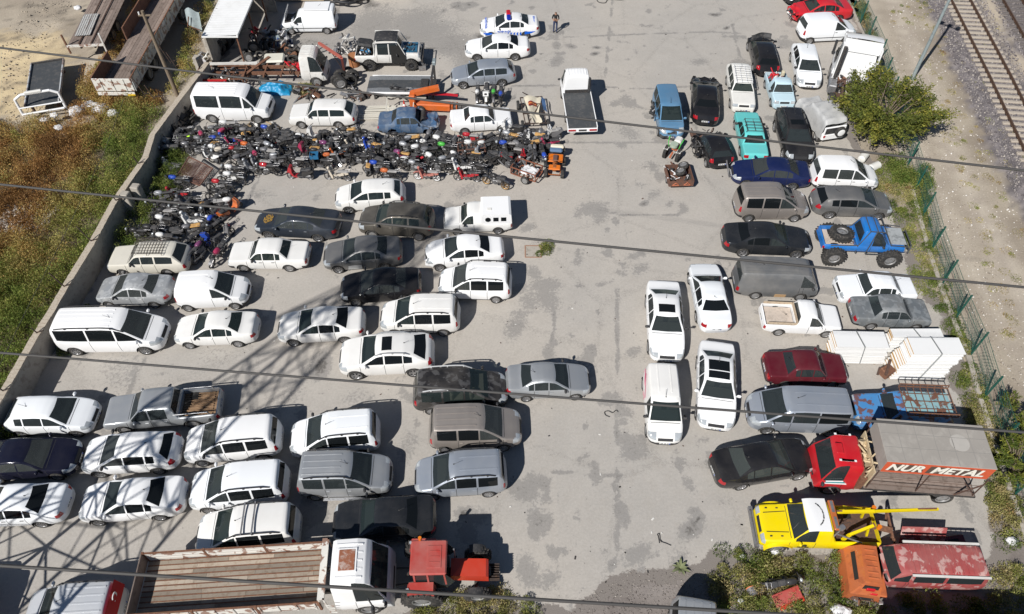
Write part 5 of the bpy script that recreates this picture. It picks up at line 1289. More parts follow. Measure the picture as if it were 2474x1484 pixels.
mb = MB(); mb.M = Matrix.Translation((.35,-.9,.3)) @ Matrix.Rotation(-.6, 4, 'Z'); mb.rbox((-.45,0,.5), (.95,.05,.95), .02); mb.build('open_door', SKYB, sk)
junk_bits('broken_nose', byl('red crashed saloon'), (2.0,0,.4), (.2,.6,.25), 18, [DARKM, BLACKPL, STEEL], 6, (.1,.3))
mb = MB(); mb.sheet(lambda u, v: (.75+.35*u, -.5+1.0*v, .95+.42*u*(1-u)*2+.05*math.sin(7*v)), 5, 5); mb.build('torn_cowl', DARKM, wreck)
PRIM = mat('primer_patch', (.44,.44,.43), .6)
jt = byl('primer patched door'); mb = MB(); mb.side([(.75,.35),(-.05,.33),(-.08,.62),(.30,.66),(.70,.60)], .905, .912); mb.build('primer_patch', PRIM, jt)
st_ = byl('side step'); mb = MB(); mb.rbox((0,-.93,.27), (1.9,.14,.05), .015); mb.build('side_step', ALLOY, st_)
# load beds
mb = MB()
for k in range(11): mb.box((-1.65, -.66+.132*k, .70), (1.45,.055,.03))
mb.build('bed_rib', mat('bed_rusty_ribs', (.3,.19,.11)), dc)
for s in (-1, 1):
    mb = MB(); mb.path([(-.7,s*.72,.95),(-.7,s*.72,1.12),(-2.3,s*.72,1.12),(-2.35,s*.72,.95)], .03, 6); mb.build('bed_rail', ALLOY, dc)
WOODW = mat('worn_board', (.50,.40,.29), .85, dirt=(.27,.19,.12), dirt_amt=.6, scale=4)
for s in (-1, 1):
    mb = MB(); mb.box((-1.2,s*.69,.93), (1.5,.03,.16)); mb.build('side_board', WOODW, wp)
mb = MB(); mb.box((-.42,0,.93), (.04,1.36,.30)); mb.build('head_board', WOODW, wp)
OILY = mat('dusty_bed_liner', (.55,.47,.40), .9, dirt=(.35,.3,.25), dirt_amt=.5)
mb = MB(); mb.sheet(lambda u, v: (-.5-1.4*u, -.62+1.24*v, .66+.05*mnoise.noise(Vector((u*4,v*4,1)))), 8, 6); mb.build('bed_dirt', OILY, wp)
junk_bits('scrap_load', lp, (-1.25,0,.80), (.45,.42,.25), 34, [REDP, OFFW, DARKM, STEEL, REDP], 8, (.12,.34))
mb = MB(); mb.rbox((-1.35,.35,1.12), (.3,.22,.36), .05); mb.build('jerry_can', mat('jerry_beige', (.55,.50,.36), .6), lp)
gvd = MB(); gvd.rbox((.1,-.80,.42), (.62,.10,.24), .02); gvd.build('cardboard', mat('cardboard', (.42,.27,.14), .9), gv)

# ================================================================== TRUCKS, TRACTOR AND OTHER BIG MACHINES
PLANK = mat('weathered_plank', (.33,.28,.225), .9, objvar=.7, dirt=(.24,.18,.13), dirt_amt=.7, scale=2.2, bmp=.3)
PLANKB = mat('brown_plank', (.25,.195,.165), .9, objvar=.5, dirt=(.13,.09,.07), dirt_amt=.6, scale=2.2, bmp=.3)
CHIP = paint('chipped_white', (.70,.68,.63), .0, .5, dust=.2, worn=(.21,.085,.045), worn_amt=.85)
def wheels_at(root, pts, r, w, style='steel', knobby=False):
    ty, rims = wheel_kit(r, w, style, knobby)
    for x, y, s in pts:
        o = link('wheel', ty, root); o.location = (x, y, r); link('rim', rims[0 if s > 0 else 1], o)
kCAB = kit('truck_cab', 'cabover', 2.25, 2.32, 2.95, fa=.45, wb=0, axles=(.45,), clear=.55, r=.50, tw=.28, rim='steel', plates=False, ribs=(.45,.9,5), archf=1.1)
kCABS = kit('small_cab', 'cabover', 1.75, 1.95, 2.35, fa=.45, wb=0, axles=(.45,), clear=.45, r=.40, tw=.22, rim='steel', plates=False, ribs=(.45,.92,7), archf=1.1)
kCABR = kit('red_cab', 'cabover', 1.7, 2.0, 2.42, fa=.45, wb=0, axles=(.45,), clear=.45, r=.42, tw=.22, rim='steel', plates=False, archf=1.1)
# --- cargo truck with planked bed (front left of the yard)
def cab_parts(K, root, x, pm, **kw):
    roles = dict(paint0=pm, glass=GLASS, tint=GLASS_DARK, lens=LENS, red=REDL, inter=INTER, mirror=BLACKPL, handle=BLACKPL, rail=BLACKPL)
    for pn, me, role, sub, pl in K['parts']:
        n = 'cab' if pn == 'body' else pn
        o = link(n, me, root); o.location = Vector((x,0,0))+Vector(pl or (0,0,0))
        if role: o.material_slots[0].link = 'OBJECT'; o.material_slots[0].material = roles[role]
        if sub: link(sub[0], sub[1], o)
t = thing('cargo_truck', 'white cargo truck with rusty planked open bed beside the red tractor', 'truck', (-7.46,10.78,0), math.radians(3.8))
cab_parts(kCAB, t, 1.72, WHITEP)
mb = MB(); mb.rbox((1.15,0,2.985), (.62,.82,.04), .015); mb.build('roof_hatch', mat('rusty_hatch', (.28,.10,.05), .8, dirt=(.65,.62,.58), dirt_amt=.5, scale=2), t)
mb = MB(); mb.rbox((1.15,0,2.965), (.76,.96,.04), .015); mb.build('hatch_frame', WHITEP, t)
np_ = 11
for k in range(np_):
    y = -1.14+2.28*(k+.5)/np_; x = -7.15
    while x < -.1:
        L = min(rnd.uniform(1.6,3.2), -.08-x); mb = MB(); mb.box((x+L/2, y, 1.27+rnd.uniform(-.006,.008)), (L-.01, 2.28/np_-.055, .05)); mb.build('plank', PLANK, t); x += L
for k in range(np_+1):
    mb = MB(); mb.box((-3.6, -1.14+2.28*k/np_, 1.285), (7.1,.045,.035)); mb.build('floor_strip', RUST, t)
for s in (-1, 1):
    for k in range(3):
        x0 = -7.15+2.38*k
        for z in (1.43, 1.64, 1.85):
            mb = MB(); mb.rbox((x0+1.17, s*1.19, z), (2.30,.045,.195), .012); mb.build('side_board', CHIP, t)
        for q in (.1, .8, 1.5, 2.2): mb = MB(); mb.box((x0+q, s*1.225, 1.64), (.07,.04,.62)); mb.build('board_rib', CHIP, t)
    for x in (-7.18,-4.79,-2.40,-.02): mb = MB(); mb.box((x, s*1.20, 1.62), (.09,.09,.78)); mb.build('stake', RUST, t)
    mb = MB(); mb.box((-3.6, s*1.19, 1.975), (7.1,.07,.04)); mb.build('top_rail', RUST, t)
mb = MB(); mb.rbox((-7.22,0,1.64), (.06,2.38,.72), .015); mb.build('tail_board', PLANKB, t)
mb = MB(); mb.box((.02,0,1.75), (.06,2.38,.98)); mb.box((.12,0,2.27), (.26,2.42,.06)); mb.bar((.22,-1.18,1.3), (.22,-1.18,2.3), .06); mb.bar((.22,1.18,1.3), (.22,1.18,2.3), .06); mb.build('head_board', CHIP, t)
mb = MB(); mb.bar((.3,-.45,.95), (-7.0,-.45,.95), .1, .22); mb.bar((.3,.45,.95), (-7.0,.45,.95), .1, .22); mb.box((-3.6,0,1.15), (7.1,2.2,.10)); mb.build('chassis', DARKM, t)
wheels_at(t, [(-5.2,-.95,-1),(-5.2,.95,1),(-5.2,-.62,-1),(-5.2,.62,1)], .5, .28)
mb = MB(); mb.path([(1.9,-1.25,2.2),(2.1,-1.55,2.15),(2.05,-1.55,1.75)], .03, 6); mb.rbox((2.08,-1.6,1.95), (.12,.26,.42), .04); mb.build('mirror_arm', BLACKPL, t)
for k in range(4): mb = MB(); mb.bar((.25+.0*k,-1.26,1.0+.25*k), (.55,-1.3,1.0+.25*k), .03); mb.build('ladder_rung', CHIP, t)
# --- red tractor
TRED = paint('tractor_red', (.42,.055,.045), .0, .45, dust=.30); TRED2 = paint('tractor_bonnet_red', (.55,.045,.02), .0, .35, dust=.08)
t = thing('tractor', 'faded red farm tractor with square cab beside the cargo truck', 'tractor', (-3.0,11.15,0), 0.02)
mb = MB(); mb.rbox((-.25,0,2.47), (1.42,1.38,.14), .05); mb.build('cab_roof', TRED, t)
mb = MB(); mb.rbox((-.02,0,2.55), (.55,.9,.03), .01); 
for k in (-1,0,1): mb.box((-.02,.22*k,2.572), (.4,.025,.015))
mb.build('roof_panel', TRED, t)
for x, y in ((-.85,.6),(-.85,-.6),(.38,.6),(.38,-.6),(-.3,.62),(-.3,-.62)): mb = MB(); mb.bar((x,y,1.25), (x*.95,y*1.02,2.42), .07); mb.build('cab_post', TRED, t)
for s in (-1, 1):
    mb = MB(); mb.side([(-.8,1.45),(-.35,1.35),(-.33,2.38),(-.82,2.38)], s*.60, s*.612); mb.build('side_window', GLASS, t)
    mb = MB(); mb.side([(-.25,1.3),(.5,1.1),(.75,1.6),(.40,2.38),(-.26,2.38)], s*.62, s*.632); mb.build('door_glass', GLASS, t)
    mb = MB(); mb.side([(-1.15,1.35),(-1.05,1.62),(-.1,1.62),(-.02,1.15),(-.1,1.15),(-.2,1.5),(-1.0,1.5)], s*.66, s*1.12); mb.build('mudguard', TRED, t)
    mb = MB(); mb.cyl((-1.1,s*.95,1.6), (-1.1,s*.95,1.66), .06, 10); mb.build('work_lamp', LENS, t)
    mb = MB(); mb.sheet(lambda u, v, s=s: (1.55+.45*math.cos(2.3-1.7*u), s*(.72+.34*v), .62+.50*math.sin(2.3-1.7*u)), 6, 1); mb.build('front_fender', BLACKPL, t)
mb = MB(); mb.box((.42,0,1.85), (.02,1.15,1.0)); mb.build('windscreen', GLASS, t)
mb = MB(); mb.box((-.88,0,1.85), (.02,1.15,1.0)); mb.build('rear_window', GLASS, t)
mb = MB(); mb.rbox((-.2,0,.95), (1.3,1.15,.6), .05); mb.build('cab_floor', DARKM, t)
mb = MB(); mb.rbox((-.35,0,1.45), (.5,.55,.2), .06); mb.rbox((-.58,0,1.75), (.15,.55,.5), .05); mb.build('seat', BLACKPL, t)
mb = MB(); mb.side([(.55,.95),(.55,1.42),(1.95,1.30),(2.05,1.22),(2.05,.75)], -.36, .36); mb.build('bonnet', TRED2, t)
mb = MB(); mb.rbox((1.3,0,.72), (1.7,.42,.45), .06); mb.cyl((1.55,-.72,.5), (1.55,.72,.5), .09, 8); mb.build('engine', DARKM, t)
mb = MB()
for k in range(7): mb.box((2.28,-.3+.1*k,.75), (.42,.03,.25))
mb.bar((2.1,0,.62), (2.48,0,.62), .6, .06); mb.build('front_weight', IRON, t)
mb = MB(); mb.cyl((.7,.42,1.3), (.7,.42,2.2), .035, 8); mb.build('exhaust', STEEL, t)
mb = MB(); mb.cyl((-.62,.72,2.5), (-.62,.72,2.68), .07, 10); mb.build('beacon', ORANGEL, t)
mb = MB(); mb.bar((-1.0,-.3,.6), (-1.75,-.35,.45), .06); mb.bar((-1.0,.3,.6), (-1.75,.35,.45), .06); mb.bar((-1.1,0,1.0), (-1.3,0,.6), .08); mb.build('hitch', DARKM, t)
wheels_at(t, [(-.62,-.98,-1),(-.62,.98,1)], .76, .42, 'steel', True); wheels_at(t, [(1.6,-.82,-1),(1.6,.82,1)], .52, .3, 'steel', True)
# --- yellow tow truck
YELP = paint('tow_yellow', (.80,.62,.0), .0, .35, dust=.05)
kTOW = kit('tow_body', 'pickup', 5.0, 1.78, 1.95, wb=.62, fa=.16, clear=.45, r=.40, tw=.24, rim='steel', bedmat=RUSTD, plates=False, bedfloor=.85)
tow = spawn(kTOW, 'tow_truck', 'bright yellow old tow truck with crane boom and white covered roof', 'tow truck', YELP, loc=(12.72,13.12,0), rz=math.radians(178.5))
xm_ = (.16+.78)/2*5.0
mb = MB(); mb.sheet(lambda u, v: (xm_-1.72-.92*u, -.72+1.44*v, 1.99-.16*max(0,.25-u)*2+.03*math.sin(3.14*v)), 6, 6); mb.build('roof_cover', WPRINT, tow)
msg = 'LÜTFEN KAZA YAPMAYIN BANA İŞ ÇIKARMAYIN'
BPR = mat('black_print', (.03,.03,.03), .7)
for i, ch in enumerate(msg):
    if ch == ' ': continue
    a = math.radians(-62+124*i/(len(msg)-1)); lettering(ch, .075, BPR, tow, (xm_-2.02-.40*math.cos(a)-.0, -.52*math.sin(a), 2.035), (0,0,-a-math.pi/2+math.pi), bold=.002, depth=.001)
for k, w_ in enumerate(('GÖL', 'OTO', 'NURTAR')): lettering(w_, .12, BPR, tow, (xm_-1.75, .915, .98-.10*k), (math.pi/2,0,math.pi), bold=.004)
mb = MB(); mb.rbox((xm_-2.86,0,1.98), (.24,1.3,.12), .03); mb.build('light_bar', mat('bar_orange', (.45,.13,.04), .4), tow)
mb = MB(); mb.rbox((xm_-2.86,.35,2.045), (.12,.5,.02), .005); mb.rbox((xm_-2.86,-.35,2.045), (.12,.5,.02), .005); mb.build('light_bar_lens', STEEL, tow)
mb = MB(); mb.bar((xm_-2.95,-.25,1.25), (xm_-2.95,-.25,1.9), .1); mb.bar((xm_-2.95,.25,1.25), (xm_-2.95,.25,1.9), .1); mb.bar((xm_-2.95,-.3,1.85), (xm_-2.95,.3,1.85), .1); mb.build('crane_post', YELP, tow)
mb = MB(); mb.bar((xm_-3.0,-.22,1.80), (xm_-4.6,-.22,1.95), .12); mb.bar((xm_-4.5,-.22,1.93), (xm_-7.4,-.5,1.70), .10); mb.build('boom', YELP, tow)
mb = MB(); mb.bar((xm_-3.0,-.22,1.88), (xm_-7.3,-.49,1.79), .07, .03); mb.build('boom_rail', RUST, tow)
for s in (-1, 1):
    mb = MB(); mb.bar((xm_-3.4,s*.62,.95), (xm_-3.55,s*.60,1.45), .11); mb.bar((xm_-3.55,s*.60,1.45), (xm_-4.5,s*.30,1.72), .11); mb.bar((xm_-4.3,s*.35,1.65), (xm_-4.45,s*.4,.95), .09); mb.build('crane_brace', YELP, tow)
    mb = MB(); mb.cyl((xm_-4.65,s*.42,1.75), (xm_-4.65,s*.42,1.93), .09, 10); mb.build('beacon', ORANGEL, tow)
mb = MB(); mb.bar((xm_-4.8,0,1.0), (xm_-5.5,.25,1.15), .22, .12); mb.bar((xm_-5.5,.6,1.0), (xm_-5.5,-.6,1.2), .08); 
for y in (-.6,-.2,.25,.6): mb.bar((xm_-5.5,y,1.1), (xm_-5.75,y+.05,.35), .07)
mb.build('lift_frame', RUST, tow)
mb = MB(); mb.path([(xm_-2.7,.78,1.0),(xm_-3.0,.6,1.75),(xm_-3.0,.6,2.05)], .04, 7); mb.path([(xm_-3.0,.6,1.5),(xm_-4.2,.8,1.05)], .04, 7); mb.cyl((xm_-3.0,.6,2.05), (xm_-3.0,.6,2.2), .12, 10); mb.build('roll_bar', STEEL, tow)
mb = MB(); mb.bar((xm_+.1,-.9,.62), (xm_+.1,.9,.62), .16, .2); mb.bar((xm_+.16,-.7,.75), (xm_+.16,.7,.75), .06); mb.build('bull_bar', STEEL, tow)
for s in (-1, 1):
    mb = MB(); mb.sheet(lambda u, v, s=s: (xm_-.80+.62*math.cos(.15+2.8*u), s*(.80+.20*v), .42+.60*math.sin(.15+2.8*u)), 9, 1); mb.build('wheel_flare', YELP, tow)
    mb = MB(); mb.bar((xm_-.25,s*.42,1.145), (xm_-1.15,s*.46,1.235), .02, .012); mb.build('bonnet_seam', SEAM, tow)
    for x in (-.3,-.75): mb = MB(); mb.rbox((xm_+x-.1,s*.62,1.15-.06*x), (.1,.05,.03), .01); mb.build('bonnet_catch', DARKM, tow)
    mb = MB(); mb.bar((xm_-1.32,s*.35,1.33), (xm_-1.62,s*.1,1.62), .025); mb.build('wiper', BLACKPL, tow)
# --- truck with sign box
TARP = mat('grey_tarpaulin', (.32,.295,.265), .75, dirt=(.42,.39,.35), dirt_amt=.5, scale=.9); SIGNR = mat('sign_red', (.58,.10,.04), .6); SIGND = mat('sign_dark', (.10,.07,.055), .6); SIGNW = mat('sign_cream', (.80,.77,.68), .6, var=.03)
t = thing('sign_truck', 'red cab truck with grey box and NUR METAL sign', 'truck', (17.68,15.62,0), math.radians(175.2))
cab_parts(kCABR, t, 3.55, paint('truck_red', (.50,.012,.02), 0, .3, dust=.06))
for y in (-.72,.55):
    for dx in (0,.1): mb = MB(); mb.box((3.35+dx-.05, y, 2.445), (.09,.62,.015), rz=math.pi/2); mb.build('cab_stripe', WPRINT, t)
for k, (c, w) in enumerate(((WPRINT,.9),(mat('teal_print', (.02,.28,.30), .5),.8),(WPRINT,.7))): mb = MB(); mb.bar((4.0,1.0,1.12+.09*k), (4.0-w,1.005,1.18+.11*k), .05, .02); mb.build('door_stripe', c, t)
mb = MB(); mb.rbox((3.62,0,2.47), (.3,.5,.06), .02); mb.build('roof_vent', paint('truck_red', (.5,.012,.02)), t)
mb = MB(); mb.box((0,0,2.98), (4.35,2.0,.86)); mb.build('box_body', TARP, t)
mb = MB(); mb.rbox((0,0,3.425), (4.40,2.06,.03), .01)
mb.build('box_roof', TARP, t)
for x in (-1.45,-.72,0,.72,1.45): mb = MB(); mb.box((x,0,3.442), (.03,2.0,.008)); mb.build('roof_seam', mat('seam_grey', (.28,.265,.245), .8), t)
for y in (-.33,.33): mb = MB(); mb.box((0,y,3.443), (4.3,.025,.008)); mb.build('roof_seam', mat('seam_grey', (.22,.21,.195)), t)
mb = MB(); mb.cyl((-1.0,-.1,3.44), (-1.0,-.1,3.446), .40, 20); mb.build('roof_patch', mat('patch_pale', (.42,.395,.36), .8), t)
mb = MB(); mb.box((0,1.012,2.98), (4.33,.02,.84)); mb.build('sign_panel', SIGNR, t)
mb = MB(); mb.side([(1.92,2.72),(1.78,3.28),(.62,3.28),(.55,2.72)], 1.025, 1.032); mb.side([(.42,2.72),(.36,3.28),(-1.62,3.28),(-1.80,2.72)], 1.025, 1.032); mb.build('letter_backing', SIGND, t)  # dark panels of the sign behind its two words
lettering('NUR', .70, SIGNW, t, (1.33,1.04,2.99), (math.pi/2,0,math.pi), shear=.25, bold=.022)
lettering('METAL', .70, SIGNW, t, (-.80,1.04,2.99), (math.pi/2,0,math.pi), shear=.25, bold=.022)
mb = MB(); mb.box((0,0,.92), (4.9,2.1,.10)); mb.bar((4.0,-.4,.72), (-2.4,-.4,.72), .1, .2); mb.bar((4.0,.4,.72), (-2.4,.4,.72), .1, .2); mb.build('chassis', DARKM, t)
for k in range(10): mb = MB(); mb.box((-.05,-.94+.208*k,.985), (4.7,.19,.035)); mb.build('floor_plank', PLANKB, t)
for x in (-2.3,.1,2.2):
    for s in (-1, 1): mb = MB(); mb.bar((x,s*1.0,.9), (x,s*1.0,2.58), .04); mb.build('box_post', RUSTD, t)
for s in (-1, 1):
    for z in (1.35,1.9): mb = MB(); mb.bar((-2.3,s*1.0,z), (2.2,s*1.0,z+.05), .014); mb.build('side_rail', RUSTD, t)
    mb = MB(); mb.bar((-2.4,s*.95,.95), (-1.5,s*1.02,2.1), .05); mb.bar((-2.3,s*1.0,2.0), (-1.5,s*1.02,.95), .05); mb.build('cross_brace', RUSTD, t)
for k in range(5): mb = MB(); mb.box((2.30+.0*k,-.82+.41*k,1.75), (.05,.36,1.3)); mb.build('head_board', mat('crate_wood', (.55,.44,.28), .85, dirt=(.3,.2,.12), dirt_amt=.5), t)
junk_bits('timber_offcuts', t, (2.45,0,2.1), (.08,.85,.12), 14, [mat('crate_wood', (.55,.44,.28))], 12, (.2,.4))
for s in (-1, 1): mb = MB(); mb.box((2.55,s*.75,1.35), (.28,.6,.9)); mb.build('tool_locker', RUST, t)
wheels_at(t, [(-1.3,-.85,-1),(-1.3,.85,1)], .45, .3)
# --- rusty blue pickup with roof cage
RB = paint('rusty_blue', (.06,.23,.50), .0, .5, dust=.1, worn=(.16,.065,.04), worn_amt=.9)
kRB = kit('rust_wagon', 'oldwagon', 4.55, 1.72, 1.72, wb=.57, fa=.18, rim='steel', r=.31, rw=None, wins=[(.30,.40)], plates=False, cargo=True)
t = spawn(kRB, 'rusty_pickup', 'rust eaten blue pickup with steel roof cage behind the sign truck', 'pickup', RB, loc=(18.15,18.75,0), rz=math.radians(177))
mb = MB()
for y in (-.78,.78):
    for z in (1.80,2.0): mb.bar((.15,y,z), (-2.1,y,z), .045)
for k in range(8):
    x = .15-2.25*k/7; mb.bar((x,-.78,1.8), (x,.78,1.8), .03)
    for y in (-.78,.78): mb.bar((x,y,1.8), (x,y,2.0), .03)
for y in (-.4,0,.4): mb.bar((.15,y,1.8), (-2.1,y,1.8), .025)
mb.build('roof_cage', RUST, t)
mb = MB(); mb.rbox((-.95,0,1.735), (2.1,1.1,.02), .005); mb.build('roof_patch', paint('pale_rusty_blue', (.24,.42,.46), 0, .6, dust=.1, worn=(.16,.065,.04), worn_amt=.95), t)
# --- orange tipped truck cab
ORC = paint('orange_primer', (.50,.13,.04), .0, .6, dust=.10, worn=(.33,.09,.04), worn_amt=.5)
t = thing('truck_cab', 'orange discarded truck cab standing in the weeds', 'truck cab', (14.42,11.22,0), math.radians(-8))
mb = MB()
vs_ = [(-.85,-.95,.1),(.62,-.95,.1),(.62,.95,.1),(-.85,.95,.1),(-.75,-.98,.75),(.42,-.98,.75),(.42,.95,.75),(-.75,.95,.75),(-.35,-.72,1.52),(.28,-.74,1.52),(.28,.80,1.52),(-.35,.78,1.52)]
mb._add(vs_, [(1,2,6,5),(2,3,7,6),(3,0,4,7),(0,1,5,4),(4,5,9,8),(5,6,10,9),(6,7,11,10),(7,4,8,11),(8,9,10,11)]); mb.build('shell', ORC, t)
for k in range(6):
    mb = MB(); mb.rbox((-.02,-.55+.23*k,1.53), (.42,.06,.035), .012); mb.build('roof_rib', ORC, t)
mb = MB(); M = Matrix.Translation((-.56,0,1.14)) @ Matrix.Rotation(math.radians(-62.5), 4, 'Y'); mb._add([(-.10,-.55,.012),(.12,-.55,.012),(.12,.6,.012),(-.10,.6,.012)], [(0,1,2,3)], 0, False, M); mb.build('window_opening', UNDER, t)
mb = MB(); mb.rbox((.62,0,.55), (.35,1.75,.12), .03); mb.build('ledge', ORC, t)
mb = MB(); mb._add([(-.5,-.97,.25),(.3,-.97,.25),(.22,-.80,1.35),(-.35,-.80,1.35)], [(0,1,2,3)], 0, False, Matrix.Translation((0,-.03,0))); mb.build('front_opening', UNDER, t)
mb = MB(); mb.rbox((-.05,-.86,1.1), (.35,.1,.2), .03); mb.rbox((.15,-.9,.85), (.3,.14,.14), .03); mb.build('torn_lining', REDP, t)
junk_bits('front_scrap', t, (0,-1.05,.15), (.6,.2,.3), 16, [RUST, RUSTD, STEEL], 21, (.1,.3))
# --- red van shell
RVP = paint('chalky_red', (.34,.06,.06), .0, .6, dust=.3, worn=(.62,.5,.46), worn_amt=.5)
kSH = kit('van_shell', 'busvan', 4.15, 1.62, 1.40, wb=.55, fa=.2, axles=(), clear=.05, plates=False, wins=[(.08,.22),(.26,.55),(.58,.92)], tl=None)
t = spawn(kSH, 'van_shell', 'faded red rusty van shell without wheels in the weeds', 'van', RVP, loc=(17.1,11.5,0), rz=math.radians(178), skip=('headlight','side_mirror','door_handle','aerial','wheel'))
for k in range(14): mb = MB(); mb.rbox((.95-.21*k,0,1.41), (.035,1.2,.025), .008); mb.build('roof_rib', RVP, t)
for s in (-1, 1): mb = MB(); mb.bar((1.1,s*.70,1.37), (-2.0,s*.70,1.35), .09, .05); mb.build('gutter', WHITE_OLD, t)
mb = MB(); mb.M = Matrix.Translation((-.3,-1.35,.45)) @ Matrix.Rotation(-1.0, 4, 'X'); mb.rbox((0,0,0), (1.9,.9,.05), .02); mb.build('side_door', RVP, t)
t2_ = thing('car_door', 'maroon torn off tailgate leaning on the red van shell', 'car door', (18.4,12.55,.05), .15); mb = MB(); mb.M = Matrix.Rotation(.25, 4, 'X'); mb.rbox((0,0,.12), (1.9,.75,.08), .03); mb.build('panel', MAROON, t2_); mb = MB(); mb.M = Matrix.Rotation(.25, 4, 'X'); mb.rbox((0,.05,.175), (1.3,.35,.02), .005); mb.build('pane', GLASS_DARK, t2_)
# --- monster pickup
MBL = paint('monster_blue', (.012,.16,.50), .0, .4, dust=.12); TUBE = mat('cage_tube', (.09,.095,.10), .5, .3)
kMON = kit('monster', 'pickup', 4.6, 1.70, 2.35, wb=.665, fa=.17, clear=.88, r=.60, tw=.42, rim='steel', knobby=True, toff=-.30, archf=.82, plates=False, bedfloor=1.05, bedmat=OILY)
t = spawn(kMON, 'monster_truck', 'blue lifted off road pickup with huge tyres and roll cage', 'pickup', MBL, loc=(19.52,29.78,0), rz=math.radians(-3.4), mirror=BLACKPL)
mon = t; xm_ = (.17+.835)/2*4.6
mb = MB(); mb.rbox((xm_-.55,0,1.455), (.92,1.30,.025), .008); mb.build('bonnet', mat('bare_bonnet', (.45,.47,.47), .45, .2, dirt=(.16,.17,.17), dirt_amt=.7, scale=1.5), t)
for s in (-1, 1):
    mb = MB(); mb.path([(xm_-.1,s*.80,1.45),(xm_-1.0,s*.83,1.52),(xm_-1.5,s*.66,2.32),(xm_-2.35,s*.66,2.36),(xm_-2.75,s*.80,1.35),(xm_-2.75,s*.85,.85)], .03, 6); mb.path([(xm_-2.0,s*.67,2.34),(xm_-2.15,s*.86,1.5),(xm_-2.2,s*.87,.85),(xm_-1.0,s*.87,.85)], .03, 6); mb.path([(xm_-2.75,s*.8,1.4),(xm_-4.2,s*.78,1.30)], .035, 6)
    mb.build('roll_cage', TUBE, t)
mb = MB()
for x in (xm_-1.5,xm_-1.95,xm_-2.35): mb.cyl((x,-.66,2.345), (x,.66,2.345), .03, 6)
mb.build('cage_crossbar', TUBE, t)
mb = MB(); mb.path([(xm_+.12,-.75,.95),(xm_+.2,-.6,1.35),(xm_+.2,.6,1.35),(xm_+.12,.75,.95)], .04, 7); mb.path([(xm_+.15,-.7,1.1),(xm_+.15,.7,1.1)], .04, 7); mb.build('bull_bar', TUBE, t)
ty, rims = wheel_kit(.60, .42, 'steel', True); o = link('spare_wheel', ty, t); o.location = (xm_-3.45,.1,1.38); o.rotation_euler = (math.pi/2-.12,0,0); link('rim', rims[0], o)
junk_bits('bed_machinery', t, (xm_-2.85,.1,1.1), (.22,.5,.3), 18, [DARKM, STEEL, RUST], 31, (.1,.3))
for x in (-1.53,1.53): mb = MB(); mb.cyl((x,-1.0,.6), (x,1.0,.6), .08, 8); mb.build('axle', RUSTD, t)
for x in (-1.45,1.45):
    for s in (-1, 1): mb = MB(); mb.cyl((x,s*.5,.6), (x*.95,s*.48,1.1), .06, 8); mb.build('shock_absorber', STEEL, t)
# --- white recovery truck
t = thing('recovery_truck', 'white flatbed recovery truck standing alone in the open yard', 'truck', (4.32,44.62,0), math.radians(93))
rec = t
cab_parts(kCABS, t, 0, WHITEP)
mb = MB(); mb.box((-2.55,0,.98), (4.25,1.86,.10)); mb.build('bed_deck', mat('deck_dark', (.075,.08,.085), .6, .2, dirt=(.16,.15,.14), dirt_amt=.5, scale=2), t)
for s in (-1, 1): mb = MB(); mb.rbox((-2.55,s*.95,1.0), (4.3,.06,.18), .015); mb.build('bed_rail', WHITEP, t)
mb = MB(); mb.rbox((-4.72,0,.82), (.08,1.96,.28), .02); mb.build('rear_beam', WHITEP, t)
for s in (-1, 1): mb = MB(); mb.rbox((-4.77,s*.68,.84), (.04,.48,.13), .01); mb.build('tail_light', REDL, t)
mb = MB(); mb.box((-4.77,0,.84), (.03,.5,.12)); mb.build('licence_plate', DARKM, t)
mb = MB(); mb.rbox((-.75,0,1.15), (.42,1.7,.35), .05); mb.cyl((-.72,-.3,1.35), (-.72,.3,1.35), .12, 10); mb.build('winch', DARKM, t)
mb = MB(); mb.box((-.872,0,1.95), (.02,.85,.26)); mb.build('rear_window', GLASS_DARK, t)
mb = MB(); mb.cyl((-.95,-.82,.9), (-.95,-.82,2.1), .10, 10); mb.build('air_intake', BLACKPL, t)
mb = MB(); mb.bar((0,-.35,.62), (-4.6,-.35,.62), .1, .2); mb.bar((0,.35,.62), (-4.6,.35,.62), .1, .2); mb.build('chassis', DARKM, t)
wheels_at(t, [(-2.7,-.78,-1),(-2.7,.78,1)], .38, .3)
# --- white tractor unit with raised roof deflector under the tree
t = thing('tractor_unit', 'white truck tractor unit with roof deflector standing under the tree', 'truck', (23.75,46.5,0), math.radians(72), scale=(1.12,1.12,1.12))
kCABT = kit('big_cab', 'cabover', 2.2, 2.4, 2.9, fa=.5, wb=0, axles=(.5,), clear=.6, r=.50, tw=.3, rim='steel', plates=False, archf=1.1)
cab_parts(kCABT, t, 0, WHITEP)
mb = MB(); mb.sheet(lambda u, v: (.60-1.75*u, -1.05+2.1*v, 2.93+.62*math.sin(u*1.5)+.05*math.sin(3.14*v)), 8, 6); mb.build('roof_deflector', WHITEP, t)
for s in (-1, 1): mb = MB(); mb.side([(.4,2.95),(-1.15,3.5),(-1.15,2.75),(-1.0,2.7)], s*1.03, s*1.06); mb.build('deflector_wing', WHITEP, t)
mb = MB(); mb.box((-1.14,0,3.1), (.05,2.06,.80)); mb.build('deflector_back', WHITEP, t)
mb = MB(); mb.cyl((-1.45,.95,.9), (-1.45,.95,3.1), .11, 10); mb.build('exhaust_stack', DARKM, t)
for k in range(4): mb = MB(); mb.box((-.1-.28*k,.35-.2*k,3.33+.05*k), (.06,.34,.05), rz=.2); mb.build('vent_slot', UNDER, t)
mb = MB(); mb.rbox((-.55,1.21,2.0), (.55,.03,.75), .01); mb.build('sleeper_window', GLASS_DARK, t)
